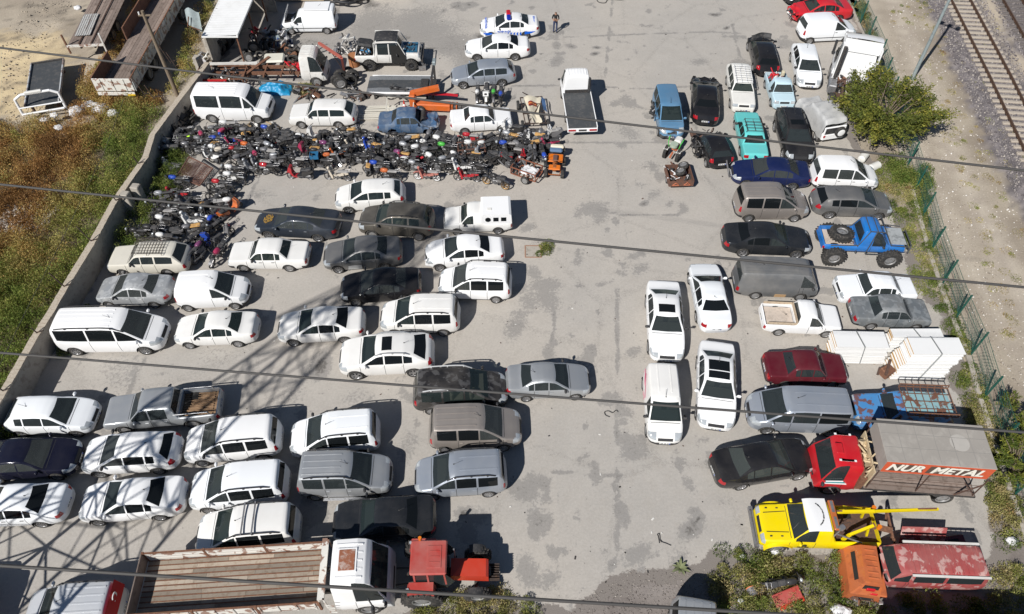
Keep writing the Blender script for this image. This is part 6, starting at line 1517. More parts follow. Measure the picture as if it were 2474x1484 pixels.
mb = MB(); mb.bar((.55,1.3,1.4), (.55,1.32,2.3), .14, .2); mb.build('wing_mirror', BLACKPL, t)
for s in (-1, 1): mb = MB(); mb.box((-1.25,s*1.1,2.1), (.45,.06,2.2)); mb.build('side_fairing', WHITEP, t)
mb = MB(); mb.box((-.2,0,3.12), (.5,.7,.03)); mb.build('roof_opening', DARKM, t)
mb = MB(); mb.bar((.3,-.42,.85), (-4.2,-.42,.85), .12, .26); mb.bar((.3,.42,.85), (-4.2,.42,.85), .12, .26); mb.bar((-2.6,-.9,.6), (-2.6,.9,.6), .18); mb.build('chassis', RUSTD, t)
junk_bits('engine_parts', t, (-2.0,0,.8), (.7,.8,.5), 40, [DARKM, RUSTD, STEEL, RUST], 33, (.15,.45))
mb = MB(); mb.rbox((-2.0,1.0,.75), (.8,.5,.55), .05); mb.build('fuel_tank', ALLOY, t)
mb = MB(); mb.rbox((-1.3,1.0,.8), (.45,.5,.5), .05); mb.build('battery_box', STEEL, t)
wheels_at(t, [(-3.2,-.95,-1),(-3.2,.95,1)], .5, .3)
# --- jeep under a tarpaulin
TARPG = mat('grey_tarp', (.46,.46,.455), .6, dirt=(.33,.33,.33), dirt_amt=.5, scale=1.5)
t = thing('covered_jeep', 'jeep under a crumpled grey tarpaulin with white spare wheel', 'jeep', (20.35,41.15,0), math.radians(103))
def tarp_fn(u, v):
    x = 1.95-3.55*u; zt = 1.15 if u < .25 else 1.15+.68*min(1, (u-.25)/.16); zt = zt if u < .95 else zt-.25*(u-.95)/.05
    s = (v-.5)*2; a = abs(s); hw = .82
    if a < .62: y = s/.62*hw*.92; z = zt-.05*(a/.62)**3
    else: k = (a-.62)/.38; y = math.copysign(hw*(.92+.12*k), s); z = zt-.05-k*(zt-.55)
    n = mnoise.noise_vector(Vector((x*1.6,y*1.8,z*1.6))); return (x+.05*n.x, y+.05*n.y, z+.06*n.z+.03*math.sin(x*9+y*4))
mb = MB(); mb.sheet(tarp_fn, 34, 24); mb.build('tarpaulin', TARPG, t)
mb = MB(); mb.rbox((.1,0,.62), (3.6,1.56,.5), .08); mb.rbox((-1.62,0,1.0), (.12,1.5,.75), .04); mb.build('body', WHITEP, t)
mb = MB(); mb.box((-1.69,.1,1.1), (.03,1.15,.42)); mb.build('rear_panel', BLACKPL, t)
ty, rims = wheel_kit(.36, .22, 'cap'); o = link('spare_wheel', ty, t); o.location = (-1.80,-.32,1.02); o.rotation_euler = (0,0,math.pi/2); 
mb = MB(); mb.lathe([(.25,.12),(.18,.14),(.05,.135),(0,.135)], 18); q = mb.build('rim', WHITEP, o)
for s in (-1, 1): mb = MB(); mb.rbox((-1.71,s*.66,.72), (.04,.14,.16), .01); mb.build('tail_light', REDL, t)
wheels_at(t, [(-1.15,-.72,-1),(-1.15,.72,1),(1.25,-.72,-1),(1.25,.72,1)], .36, .22)
# --- white defender-like off-roader
kDEF = kit('offroader', 'offroad', 4.7, 1.80, 2.12, wb=.635, fa=.145, clear=.55, r=.44, tw=.30, rim='dark', knobby=True, toff=-.10, bedmat=DARKM, plates=False, doors=[.29,.467,.65])
t = spawn(kDEF, 'off_roader', 'white double cab off roader with black roof box and no bonnet', 'off roader', WHITE_OLD, loc=(-8.72,48.72,0), rz=math.radians(1), mirror=BLACKPL)
xm_ = (.145+.78)/2*4.7
mb = MB(); mb.sheet(lambda u, v: (xm_-1.55-1.6*u, -.62+1.24*v, 2.16+.28*math.sin(math.pi*max(.02,min(.98,u)))**.35*math.sin(math.pi*max(.03,min(.97,v)))**.35), 8, 8); mb.build('roof_box', BLACKPL, t)
mb = MB(); mb.box((xm_-.75,0,1.31), (1.05,1.3,.03)); mb.build('engine_bay', mat('bay_blue', (.02,.12,.22), .7, dirt=(.03,.03,.03), dirt_amt=.8), t)
junk_bits('engine', t, (xm_-.75,0,1.33), (.35,.4,.14), 14, [DARKM, BLACKPL, STEEL], 41, (.1,.3))
junk_bits('bed_load', t, (xm_-4.0,0,1.0), (.45,.55,.3), 24, [DARKM, STEEL, mat('drum_blue', (.05,.25,.5), .5), WHITE_OLD], 42, (.12,.35))
mb = MB(); mb.M = Matrix.Translation((xm_-3.95,.25,1.55)) @ Matrix.Rotation(.15, 4, 'Y'); mb.rbox((0,0,0), (1.1,.95,.28), .12); mb.build('cargo_box', BLACKPL, t)
for s in (-1, 1): mb = MB(); mb.path([(xm_-3.25,s*.86,.95),(xm_-3.2,s*.8,2.15),(xm_-1.5,s*.78,2.18),(xm_-1.05,s*.9,1.3)], .035, 6); mb.build('roll_cage', WHITE_OLD, t)
mb = MB(); mb.path([(xm_+.1,-.8,.75),(xm_+.2,-.7,1.1),(xm_+.2,.7,1.1),(xm_+.1,.8,.75)], .04, 6); mb.box((xm_+.08,0,.68), (.14,1.7,.16)); mb.build('bumper', DARKM, t)
mb = MB(); mb.side([(xm_-1.5,.62),(xm_-1.05,.62),(xm_-1.0,1.15),(xm_-1.45,2.0),(xm_-2.05,2.0),(xm_-2.05,.62)], -.915, -.905); mb.build('door_opening', UNDER, t)
# ================================================================== MOTORCYCLES
MC = dict(
 black=paint('moto_black', (.02,.02,.022), 0, .3, dust=.12), white=paint('moto_white', (.72,.72,.71), 0, .35, dust=.2), red=paint('moto_red', (.42,.015,.025), 0, .3, dust=.1),
 crimson=paint('moto_crimson', (.36,.02,.08), 0, .3, dust=.12), blue=paint('moto_blue', (.02,.07,.42), 0, .3, dust=.1), orange=paint('moto_orange', (.55,.13,.03), 0, .4, dust=.12),
 green=paint('moto_green', (.06,.42,.05), 0, .35, dust=.1), lime=paint('moto_lime', (.45,.80,.03), 0, .4, dust=.05), silver=paint('moto_silver', (.42,.43,.45), .4, .35, dust=.2),
 grey=paint('moto_grey', (.16,.16,.17), .2, .4, dust=.2), salmon=paint('moto_salmon', (.47,.15,.12), 0, .5, dust=.2), cream=paint('moto_cream', (.62,.55,.45), 0, .5, dust=.25), purple=paint('moto_purple', (.16,.03,.12), 0, .35, dust=.15))
SEATB = mat('seat_black', (.045,.045,.047), .75, dirt=(.15,.13,.12), dirt_amt=.35); SEATT = mat('seat_foam_tan', (.50,.29,.10), .9, dirt=(.3,.17,.08), dirt_amt=.5); SEATG = mat('seat_grey', (.30,.29,.28), .85)
GOLD = mat('gold_rim', (.55,.33,.12), .4, .4)
CHROME = mat('dull_chrome', (.40,.40,.41), .35, .8, dirt=(.08,.05,.04), dirt_amt=.7, scale=9)
ENGM = mat('engine_alloy', (.17,.17,.175), .5, .5, dirt=(.04,.035,.03), dirt_amt=.8, scale=12)
def ellipsoid(mb, c, d, n=8, m=6, mi=0, pw=1.0, M=None):
    def fn(u, v):
        a = 2*math.pi*u; b = math.pi*(v-.5); cb = math.copysign(abs(math.cos(b))**pw, math.cos(b))
        p = Vector((d[0]/2*math.copysign(abs(math.cos(a))**pw, math.cos(a))*cb, d[1]/2*math.copysign(abs(math.sin(a))**pw, math.sin(a))*cb, d[2]/2*math.copysign(abs(math.sin(b))**pw, math.sin(b))))
        if M is not None: p = M @ p
        return (c[0]+p[0], c[1]+p[1], c[2]+p[2])
    mb.sheet(fn, n, m, mi)
def bike_wheel(r, w, style):
    mb = MB(); mb.lathe([(r*.80,-w*.4),(r*.93,-w*.5),(r,0),(r*.93,w*.5),(r*.80,w*.4)], 18); ty = mb.mesh('tyre', RUBBER)
    mb = MB(); mb.lathe([(r*.82,-w*.38),(r*.74,-w*.3),(r*.74,w*.3),(r*.82,w*.38)], 18); mb.cyl((0,-w*.7,0), (0,w*.7,0), r*.16, 8)
    n = 5 if style == 'cast' else 8
    for k in range(n):
        a = 2*math.pi*k/n
        if style == 'cast': mb.box((r*.45*math.cos(a),0,r*.45*math.sin(a)), (r*.7,w*.35,r*.14), M=Matrix.Rotation(-a, 4, 'Y'))
        else: mb.bar((r*.12*math.cos(a),0,r*.12*math.sin(a)), (r*.78*math.cos(a),0,r*.78*math.sin(a)), .012)
    return ty, mb.mesh('rim', [None])
BK = {}
def bike_kit(kind):
    P = []
    if kind == 'moto':
        ty, rim = bike_wheel(.31, .09, 'spoke'); P += [('wheel', ty, None, (.64,0,.31), rim), ('wheel', ty, None, (-.62,0,.31), rim)]
        mb = MB(); mb.rbox((.02,0,.42), (.42,.26,.30), .06); mb.rbox((.10,0,.62), (.22,.2,.2), .05); mb.cyl((.0,-.16,.42), (.0,.16,.42), .12, 10); P.append(('engine', mb.mesh('engine', ENGM), None, None, None))
        mb = MB(); mb.path([(.50,0,.86),(.28,0,.55),(-.1,0,.28),(-.35,0,.40),(-.30,0,.72),(.42,0,.80)], .03, 6)
        for s in (-1, 1): mb.path([(-.25,s*.10,.40),(-.62,s*.10,.31)], .025, 6); mb.path([(-.62,s*.13,.33),(-.45,s*.13,.74)], .028, 6); mb.path([(.66,s*.09,.31),(.48,s*.09,.92)], .028, 6)
        P.append(('frame', mb.mesh('frame', DARKM), None, None, None))
        mb = MB(); mb.path([(.15,-.14,.5),(.2,-.16,.3),(-.2,-.17,.27)], .025, 7); mb.cyl((-.2,-.17,.27), (-.80,-.2,.38), .045, 8); P.append(('exhaust', mb.mesh('exhaust', CHROME), None, None, None))
        mb = MB(); ellipsoid(mb, (.17,0,.84), (.54,.30,.28), 10, 6, pw=.8); P.append(('fuel_tank', mb.mesh('fuel_tank', [None]), 'col', None, None))
        mb = MB(); mb.rbox((-.33,0,.81), (.62,.27,.11), .045); mb.rbox((-.52,0,.85), (.26,.25,.09), .04); P.append(('seat', mb.mesh('seat', [None]), 'seat', None, None))
        mb = MB(); mb.path([(.38,-.36,1.06),(.46,-.22,1.02),(.47,0,.96),(.46,.22,1.02),(.38,.36,1.06)], .016, 6); P.append(('handlebar', mb.mesh('handlebar', DARKM), None, None, None))
        mb = MB(); ellipsoid(mb, (.58,0,.86), (.18,.19,.19), 8, 6); P.append(('headlight', mb.mesh('headlight', [None]), 'lamp', None, None))
        for nm, cx, a0, a1 in (('front_mudguard',.64,.6,2.3),('rear_mudguard',-.62,.35,2.2)):
            mb = MB(); mb.sheet(lambda u, v, cx=cx, a0=a0, a1=a1: (cx+.36*math.cos(a0+(a1-a0)*u), -.07+.14*v, .31+.36*math.sin(a0+(a1-a0)*u)), 8, 2); P.append((nm, mb.mesh(nm, [None]), 'guard', None, None))
        for s in (-1, 1): mb = MB(); mb.side([(-.15,.50),(-.42,.56),(-.40,.72),(-.08,.72)], s*.12, s*.145); P.append(('side_panel', mb.mesh('side_panel', [None]), 'guard', None, None))
        mb = MB(); mb.path([(-.5,-.11,.90),(-.88,-.11,.90),(-.88,.11,.90),(-.5,.11,.90)], .014, 5); mb.path([(-.7,-.11,.9),(-.7,.11,.9)], .014, 5); P.append(('luggage_rack', mb.mesh('luggage_rack', CHROME), 'rack', None, None))
    elif kind == 'cub':
        ty, rim = bike_wheel(.28, .075, 'cast'); P += [('wheel', ty, None, (.60,0,.28), rim), ('wheel', ty, None, (-.58,0,.28), rim)]
        mb = MB(); mb.rbox((-.02,0,.32), (.46,.2,.22), .06); mb.cyl((-.05,-.13,.32), (-.05,.13,.32), .10, 10); P.append(('engine', mb.mesh('engine', ENGM), None, None, None))
        mb = MB()
        for s in (-1, 1): mb.path([(.60,s*.07,.28),(.44,s*.07,.85)], .026, 6); mb.path([(-.2,s*.09,.35),(-.58,s*.09,.28)], .025, 6); mb.path([(-.58,s*.1,.3),(-.45,s*.1,.62)], .025, 6)
        P.append(('frame', mb.mesh('frame', DARKM), None, None, None))
        mb = MB(); mb.side([(.45,.92),(.30,.55),(.05,.42),(-.25,.50),(-.30,.66),(-.72,.68),(-.74,.58),(-.35,.45),(.02,.34),(.36,.40),(.52,.88)], -.09, .09); P.append(('body', mb.mesh('body', [None]), 'col', None, None))
        for s in (-1, 1): mb = MB(); mb.side([(.46,.80),(.33,.28),(.22,.26),(.24,.48),(.36,.82)], s*.10, s*.20); P.append(('leg_shield', mb.mesh('leg_shield', [None]), 'col', None, None))
        mb = MB(); mb.rbox((-.38,0,.72), (.66,.25,.11), .045); P.append(('seat', mb.mesh('seat', [None]), 'seat', None, None))
        mb = MB(); mb.path([(.34,-.33,.98),(.42,-.18,.97),(.43,0,.96),(.42,.18,.97),(.34,.33,.98)], .018, 6); P.append(('handlebar', mb.mesh('handlebar', DARKM), None, None, None))
        mb = MB(); ellipsoid(mb, (.50,0,.93), (.20,.24,.18), 8, 6); P.append(('headlight', mb.mesh('headlight', [None]), 'col', None, None))
        mb = MB(); mb.sheet(lambda u, v: (.60+.33*math.cos(.4+1.9*u), -.07+.14*v, .28+.33*math.sin(.4+1.9*u)), 8, 2); P.append(('front_mudguard', mb.mesh('front_mudguard', [None]), 'guard', None, None))
        mb = MB(); mb.path([(-.55,-.10,.80),(-.86,-.10,.80),(-.86,.10,.80),(-.55,.10,.80)], .014, 5); P.append(('luggage_rack', mb.mesh('luggage_rack', CHROME), 'rack', None, None))
        mb = MB(); mb.cyl((-.1,-.15,.25), (-.72,-.16,.33), .04, 8); P.append(('exhaust', mb.mesh('exhaust', CHROME), None, None, None))
    else:
        ty, rim = bike_wheel(.25, .11, 'cast'); P += [('wheel', ty, None, (.64,0,.25), rim), ('wheel', ty, None, (-.58,0,.25), rim)]
        mb = MB(); mb.side([(.60,.98),(.72,.72),(.60,.55),(.42,.30),(.15,.24),(.15,.30),(.36,.36),(.46,.62),(.44,.95)], -.19, .19); P.append(('front_shield', mb.mesh('front_shield', [None]), 'col', None, None))
        mb = MB(); mb.rbox((.02,0,.28), (.5,.34,.08), .03); P.append(('footboard', mb.mesh('footboard', BLACKPL), None, None, None))
        mb = MB(); mb.side([(-.12,.34),(-.16,.64),(-.45,.70),(-.86,.78),(-.88,.70),(-.55,.46),(-.30,.32)], -.17, .17); P.append(('rear_body', mb.mesh('rear_body', [None]), 'guard', None, None))
        mb = MB(); mb.rbox((-.33,0,.74), (.55,.32,.12), .05); mb.rbox((-.58,0,.81), (.36,.28,.10), .045); P.append(('seat', mb.mesh('seat', [None]), 'seat', None, None))
        mb = MB(); mb.rbox((-.5,.06,.32), (.42,.22,.2), .05); mb.cyl((-.35,-.2,.34), (-.78,-.2,.40), .06, 8)
        for s in (-1, 1): mb.path([(.64,s*.08,.25),(.52,s*.08,.7)], .026, 6)
        P.append(('engine', mb.mesh('engine', ENGM), None, None, None))
        mb = MB(); mb.path([(.40,-.34,1.04),(.48,-.18,1.02),(.48,.18,1.02),(.40,.34,1.04)], .02, 6); P.append(('handlebar', mb.mesh('handlebar', DARKM), None, None, None))
        mb = MB(); ellipsoid(mb, (.66,0,.84), (.14,.22,.14), 8, 6); P.append(('headlight', mb.mesh('headlight', [None]), 'lamp', None, None))
        mb = MB(); mb.sheet(lambda u, v: (.64+.30*math.cos(.5+1.7*u), -.08+.16*v, .25+.30*math.sin(.5+1.7*u)), 7, 2); P.append(('front_mudguard', mb.mesh('front_mudguard', [None]), 'col', None, None))
    BK[kind] = P
for k in ('moto', 'cub', 'scooter'): bike_kit(k)
PLACED = []
LANDM = [('white minibus',560,300),('old wagon',775,312),('blue wreck',990,330),('old white saloon',1165,325),('rusty gate',470,415),('rusty cart',1270,425),('orange quad',1340,405),('small hatchback',890,470),('cream wagon',360,640),('orange motorcycle',603,374),('cream moped',818,436),('salmon moped',1033,436),('red moped',1129,438),('white maxi scooter',772,340),('concrete wall',380,400),('green motorcycle',1074,376),('black classic motorcycle',536,487),('iron slatted rack',1140,378),('striped trailer',1288,280),('boxy white saloon',610,610),('bright blue motorcycle',912,420),('red scooter',729,433)]
def bike(kind, col, seat, loc, rz, lean=0.1, label=None, group='impounded motorcycles piled in the yard', rack=True, guard=None, rim=None, tip=0.0, scale=1.0):
    nm = {'moto': 'motorcycle', 'cub': 'moped', 'scooter': 'scooter'}[kind]
    seatm, seatn = {'b': (SEATB, 'black'), 't': (SEATT, 'torn tan'), 'g': (SEATG, 'grey')}[seat]
    if label is None:
        a, b = sorted(LANDM, key=lambda m: math.hypot(G(*m[1:]).x-loc[0], 2*(G(*m[1:]).y-loc[1])))[:2]
        label = f'{col} {nm} with {seatn} seat between the {a[0]} and the {b[0]}'
    t = thing(nm, label, nm, (loc[0], loc[1], loc[2] if len(loc) > 2 else 0), rz, group, (scale,)*3)
    t.rotation_euler = (lean, tip, rz); PLACED.append((loc[0], loc[1]))
    g = guard or rnd.choice([MC['black'], MC['black'], MC[col], MC[col], CHROME, MC['grey']]); rm = rim or rnd.choice([CHROME, ALLOY, DARKRIM, ALLOY])
    roles = dict(col=MC[col], seat=seatm, guard=g, lamp=rnd.choice([LENS, BLACKPL, MC['black']]), rack=CHROME)
    for pn, me, role, pl, sub in BK[kind]:
        if role == 'rack' and not rack: continue
        o = link(pn, me, t)
        if pl: o.location = pl
        if role and role != 'rack': o.material_slots[0].link = 'OBJECT'; o.material_slots[0].material = roles[role]
        if sub is not None:
            q = link('rim', sub, o); q.material_slots[0].link = 'OBJECT'; q.material_slots[0].material = rm
    return t
D2 = lambda x, y: tuple(G(x, y)[:2])
R = math.radians
# the ones that can be told apart
bike('scooter','red','b',D2(729,433),R(176),.06,'red and cream scooter with blue crate at the front edge of the pile')
bike('cub','cream','g',D2(818,436),R(174),.05,'cream and brown moped at the front edge of the pile', rim=ALLOY)
bike('moto','orange','g',D2(938,440),R(172),.15,'orange motorcycle with rolled grey seat behind the small hatchback')
bike('moto','blue','b',D2(912,420),R(172),.12,'bright blue motorcycle behind the orange one')
bike('moto','black','b',D2(872,402),R(176),.1,'black motorcycle with blue headlight cowl between the cream moped and blue one')
bike('scooter','white','b',D2(772,340),R(168),.08,'white maxi scooter beside the old white station wagon')
bike('moto','purple','b',D2(792,372),R(172),.12,'purple red motorcycle below the white maxi scooter')
bike('cub','salmon','g',D2(1033,436),R(172),.05,'salmon pink moped with white spoked wheels at the front edge', rim=WHITEP)
bike('cub','red','b',D2(1129,438),R(173),.06,'glossy red moped with black top box')
bike('moto','black','b',D2(1198,452),R(157),.07,'black cruiser with gold wheels beside the rusty cart', rim=GOLD, rack=False)
bike('scooter','white','b',D2(1306,334),R(8),.1,'white maxi scooter with brown seat at the end of the pile', guard=MC['white'])
bike('scooter','white','b',D2(1237,327),R(165),.1,'white scooter with crumpled front cowl beside the cloth covered trailer')
bike('moto','blue','b',D2(1314,396),R(-80),.05,'blue trail bike beside the orange quad')
bike('moto','red','g',D2(1134,352),R(172),.1,'red motorcycle with white seat cover')
bike('moto','green','b',D2(1074,376),R(165),.1,'bright green motorcycle in the middle of the pile')
bike('moto','white','b',D2(1041,403),R(140),.12,'white trail bike standing askew behind the salmon moped')
bike('scooter','red','b',D2(1243,392),R(5),.1,'red scooter facing the rusty cart')
bike('moto','lime','b',D2(466,338),R(5),.7,'lime green motocross bike lying on its side')
bike('moto','white','b',D2(527,380),R(174),.06,'white motorcycle with black seat above the rusty gate')
bike('moto','orange','b',D2(604,374),R(172),.08,'orange motorcycle with chrome rear wheel', rim=CHROME)
bike('moto','white','b',D2(566,430),R(172),.1,'white sports motorcycle leaning beside the red one')
bike('moto','white','b',D2(563,447),R(174),.1,'white faired motorcycle with black rear wheel')
bike('moto','red','b',D2(536,465),R(172),.1,'crimson motorcycle behind the black classic motorcycle')
bike('moto','black','b',D2(536,487),R(176),.04,'black classic motorcycle standing alone in the gap', rim=ALLOY, rack=False)
bike('moto','red','b',D2(650,424),R(174),.05,'maroon motorcycle with spoked wheels at the front edge', rim=DARKRIM)
bike('moto','blue','b',D2(433,456),R(174),.12,'blue motorcycle beside the rusty gate')
bike('cub','red','b',D2(433,486),R(176),.14,'red moped with yellow front cowl near the wall')
bike('moto','white','g',D2(551,505),R(10),.12,'white motorcycle with pale tail cowl under the power line')
for i, (px, py, c) in enumerate(((1156,244,'white'),(1177,239,'white'),(1195,243,'green'),(1212,248,'blue'))):
    bike('scooter' if i == 1 else 'moto', c, 'b', D2(px,py), R(-92), .06, ('white motorcycle with orange tail','white scooter','green and white motorcycle','dark blue motorcycle')[i]+' standing in the short row behind the old white saloon', group='short row of motorcycles')
bike('moto','black','b',D2(965,243),R(175),.35,'black motorcycle leaning beside the orange crane')
bike('moto','black','b',D2(1880,1396),R(10),.55,'black crashed motorcycle lying in the weeds', group='crashed motorcycle')
# the crowd
PILE = GW([(420,322),(560,320),(700,338),(850,333),(1000,348),(1200,343),(1345,335),(1345,395),(1255,412),(1150,425),(1000,424),(850,420),(700,416),(600,424),(540,400),(500,395),(400,378)])
LEFTP = GW([(410,385),(440,395),(440,440),(470,470),(480,500),(560,505),(572,548),(560,590),(545,648),(480,640),(470,590),(330,600),(335,575),(365,530),(412,470),(400,430)])
cw = ['black']*44+['grey']*16+['red']*7+['crimson']*4+['white']*9+['silver']*7+['blue']*4+['orange']*2+['purple']*2+['cream']*2
def crowd(poly, dx, dy, hfn, seed):
    r = random.Random(seed); xs_ = [p[0] for p in poly]; ys_ = [p[1] for p in poly]; y = min(ys_)+.2; row = 0; n = 0
    while y < max(ys_):
        x = min(xs_)+(row % 2)*dx*.5
        while x < max(xs_):
            px, py = x+r.uniform(-.3,.3), y+r.uniform(-.12,.12); x += dx
            if poly_sdf(np.array([px]), np.array([py]), poly)[0] < .1: continue
            if any(abs(px-a) < .7 and abs(py-b) < .30 for a, b in PLACED): continue
            kd = r.choice(['moto']*7+['cub']*3+['scooter']*2); h = hfn(px, py, r)
            bike(kd, r.choice(cw), r.choice('bbbbbbbbbbtg'), (px, py), h, r.choice([-1,1,1])*r.uniform(.05,.32), rack=r.random() < .6, scale=r.uniform(.92,1.06), tip=0); n += 1
        y += dy; row += 1
    return n
n1 = crowd(PILE, 1.18, .40, lambda x, y, r: R(175)+r.gauss(0,.28) if r.random() < .8 else r.uniform(0,6.28), 3)
n2 = crowd(LEFTP, 1.2, .60, lambda x, y, r: (R(178)+r.gauss(0,.2)) if x < -18.2 else R(62)+r.gauss(0,.25)+(math.pi if r.random() < .4 else 0), 4)
print('bikes', n1, n2, len(PLACED))
# scrap caught between the motorcycles
SCR = thing('scrap_heap', 'loose fairings brackets and tubes scattered through the motorcycle pile', 'scrap')
SCR['kind'] = 'stuff'
rr = random.Random(9); mb = MB(); pts_ = poly_points(PILE, 420, 77)
for x, y in pts_:
    p = (x, y, rr.uniform(.02,.75)); s = rr.uniform(.06,.24); M = Euler((rr.uniform(-1,1), rr.uniform(-1,1), rr.uniform(0,6))).to_matrix().to_4x4(); mi = rr.randrange(7)
    if rr.random() < .5: mb.rbox(p, (s, s*.6, s*.15), .02, mi, M=M)
    else: mb.cyl(p, Vector(p)+M.to_3x3() @ Vector((s*2,0,0)), .012, 5, mi)
for x, y in poly_points(LEFTP, 90, 78):
    p = (x, y, rr.uniform(.02,.5)); s = rr.uniform(.06,.2); M = Euler((rr.uniform(-1,1), rr.uniform(-1,1), rr.uniform(0,6))).to_matrix().to_4x4(); mi = rr.randrange(7)
    mb.rbox(p, (s, s*.6, s*.15), .02, mi, M=M)
COL.objects.unlink(SCR); bpy.data.objects.remove(SCR)
o = mb.build('motorcycle_scrap', [BLACKPL, DARKM, CHROME, MC['black'], MC['white'], MC['red'], BLACKPL]); o['kind'] = 'stuff'; tag(o, 'loose fairings and tubes scattered through the motorcycle pile', 'scrap')
# ================================================================== FLATBEDS BEYOND THE WALL
def bed_truck(name, label, a, b, width, floor, side, seed, sidesl, wheels=(), gap=None, tail=True):
    """open bed between ground points a (near end) and b (far end); x runs from a to b"""
    L = (Vector(b)-Vector(a)).length; rz = math.atan2(b[1]-a[1], b[0]-a[0]); r = random.Random(seed)
    t = thing(name, label, 'trailer', (a[0], a[1], 0), rz)
    n = 11
    for k in range(n):
        y = -width/2+width*(k+.5)/n; x = 0
        while x < L-.05:
            l = min(r.uniform(2.0,4.5), L-x); mb = MB(); mb.box((x+l/2, y, floor+r.uniform(-.008,.008)), (l-.012, width/n-.014, .05)); mb.build('plank', PLANKB, t); x += l
    mb = MB(); mb.bar((.2,-.5,floor-.25), (L,-.5,floor-.25), .12, .26); mb.bar((.2,.5,floor-.25), (L,.5,floor-.25), .12, .26)
    k = .3
    while k < L: mb.bar((k,-width/2,floor-.08), (k,width/2,floor-.08), .08, .1); k += .9
    mb.build('chassis', RUSTD, t)
    for s, m, segs in sidesl:
        for (x0, x1) in segs:
            k = x0
            while k < x1-.2:
                l = min(1.25, x1-k); mb = MB(); mb.rbox((k+l/2, s*(width/2+.03), floor+side/2), (l-.02,.05,side), .012); mb.build('side_panel', m, t)
                mb = MB(); mb.box((k+.04, s*(width/2+.075), floor+side/2), (.07,.05,side+.04)); mb.build('side_rib', m, t); k += l
            mb = MB(); mb.bar((x0, s*(width/2+.03), floor+side+.02), (x1, s*(width/2+.03), floor+side+.02), .08, .05); mb.build('top_rail', RUST, t)
    for x in wheels:
        wheels_at(t, [(x,-width/2+.25,-1),(x,width/2-.25,1)], .5, .3)
    return t, L
GREYW = paint('chipped_grey_white', (.52,.54,.55), 0, .55, dust=.2, worn=(.17,.08,.05), worn_amt=.7)
RUSTIN = mat('rust_inside', (.17,.085,.055), .9, dirt=(.10,.05,.035), dirt_amt=.6, scale=3)
A = G(316,228,.0); a_ = (-26.75,43.75); b_ = (-26.6,62.0)
t, L = bed_truck('trailer', 'long flatbed trailer with brown planks and grey side panels behind the wall', a_, b_, 2.55, 1.15, .95, 51, [(-1, GREYW, [(0,18)]), (1, RUSTIN, [(0,3.2),(6.2,18)])], (3.0,4.2,11))
mb = MB(); mb.rbox((-.03,0,1.62), (.06,2.6,.95), .015); mb.build('tail_board', CHIP, t)
for k in (-1,0,1): mb = MB(); mb.box((-.08,.78*k,1.62), (.04,.07,.9)); mb.build('tail_rib', CHIP, t)
mb = MB(); mb.box((-.1,0,.98), (.08,2.5,.22)); mb.build('rear_beam', CHIP, t)
mb = MB(); mb.box((-.15,-1.0,.9), (.03,.5,.13)); mb.build('marker_plate', mat('plate_yellow', (.75,.5,.02), .5), t)
for x, y in ((1.9,-.85),(5.6,-.9),(6.8,-.85)):
    p = Matrix.Rotation(math.atan2(b_[1]-a_[1], b_[0]-a_[0]), 4, 'Z') @ Vector((x,y,0)); ty, rims = wheel_kit(.42, .22, 'steel')
    o = link('tyre', ty); o.location = (a_[0]+p.x, a_[1]+p.y, 1.29); o.rotation_euler = (math.pi/2, 0, .3*x); tag(o, 'loose black tyre lying on the planks of the long flatbed trailer', 'tyre', 'tyres on the long trailer')
c1, c2 = (-30.75,49.2), (-31.75,62)
t, L = bed_truck('trailer', 'bare rusty flatbed trailer carrying corrugated sheets', c1, c2, 2.55, 1.2, .1, 52, [], (2.4,3.6,9))
for s in (-1, 1): mb = MB(); mb.bar((-.02,s*1.28,.6), (-.05,s*1.3,2.1), .1); mb.build('corner_post', WHITE_OLD if s < 0 else RUST, t)
mb = MB(); mb.box((-.05,0,1.2), (.08,2.6,.16)); mb.build('rear_beam', CHIP, t)
for y in (-.4,.45): mb = MB(); mb.box((6,y,1.30), (12,.06,.05)); mb.build('floor_rail', RUSTD, t)
CORR = mat('corrugated_white', (.62,.61,.58), .5, .2, dirt=(.25,.16,.1), dirt_amt=.6, scale=3)
for i, (x, y, ln, rz) in enumerate(((2.6,.55,3.0,.05),(8.5,.5,2.6,-.05),(10.8,-.2,2.4,.02))):
    p = Matrix.Rotation(math.atan2(c2[1]-c1[1], c2[0]-c1[0]), 4, 'Z') @ Vector((x,y,0)); mb = MB()
    mb.sheet(lambda u, v, ln=ln: (ln*(u-.5), 1.1*(v-.5), .03*math.sin(v*6.28*7)), 2, 42)
    o = mb.build('corrugated_sheet', CORR); o.location = (c1[0]+p.x, c1[1]+p.y, 1.33); o.rotation_euler = (0,0,math.atan2(c2[1]-c1[1], c2[0]-c1[0])+rz); tag(o, 'white corrugated sheet lying on the bare flatbed trailer', 'metal sheet', 'corrugated sheets on the flatbed')
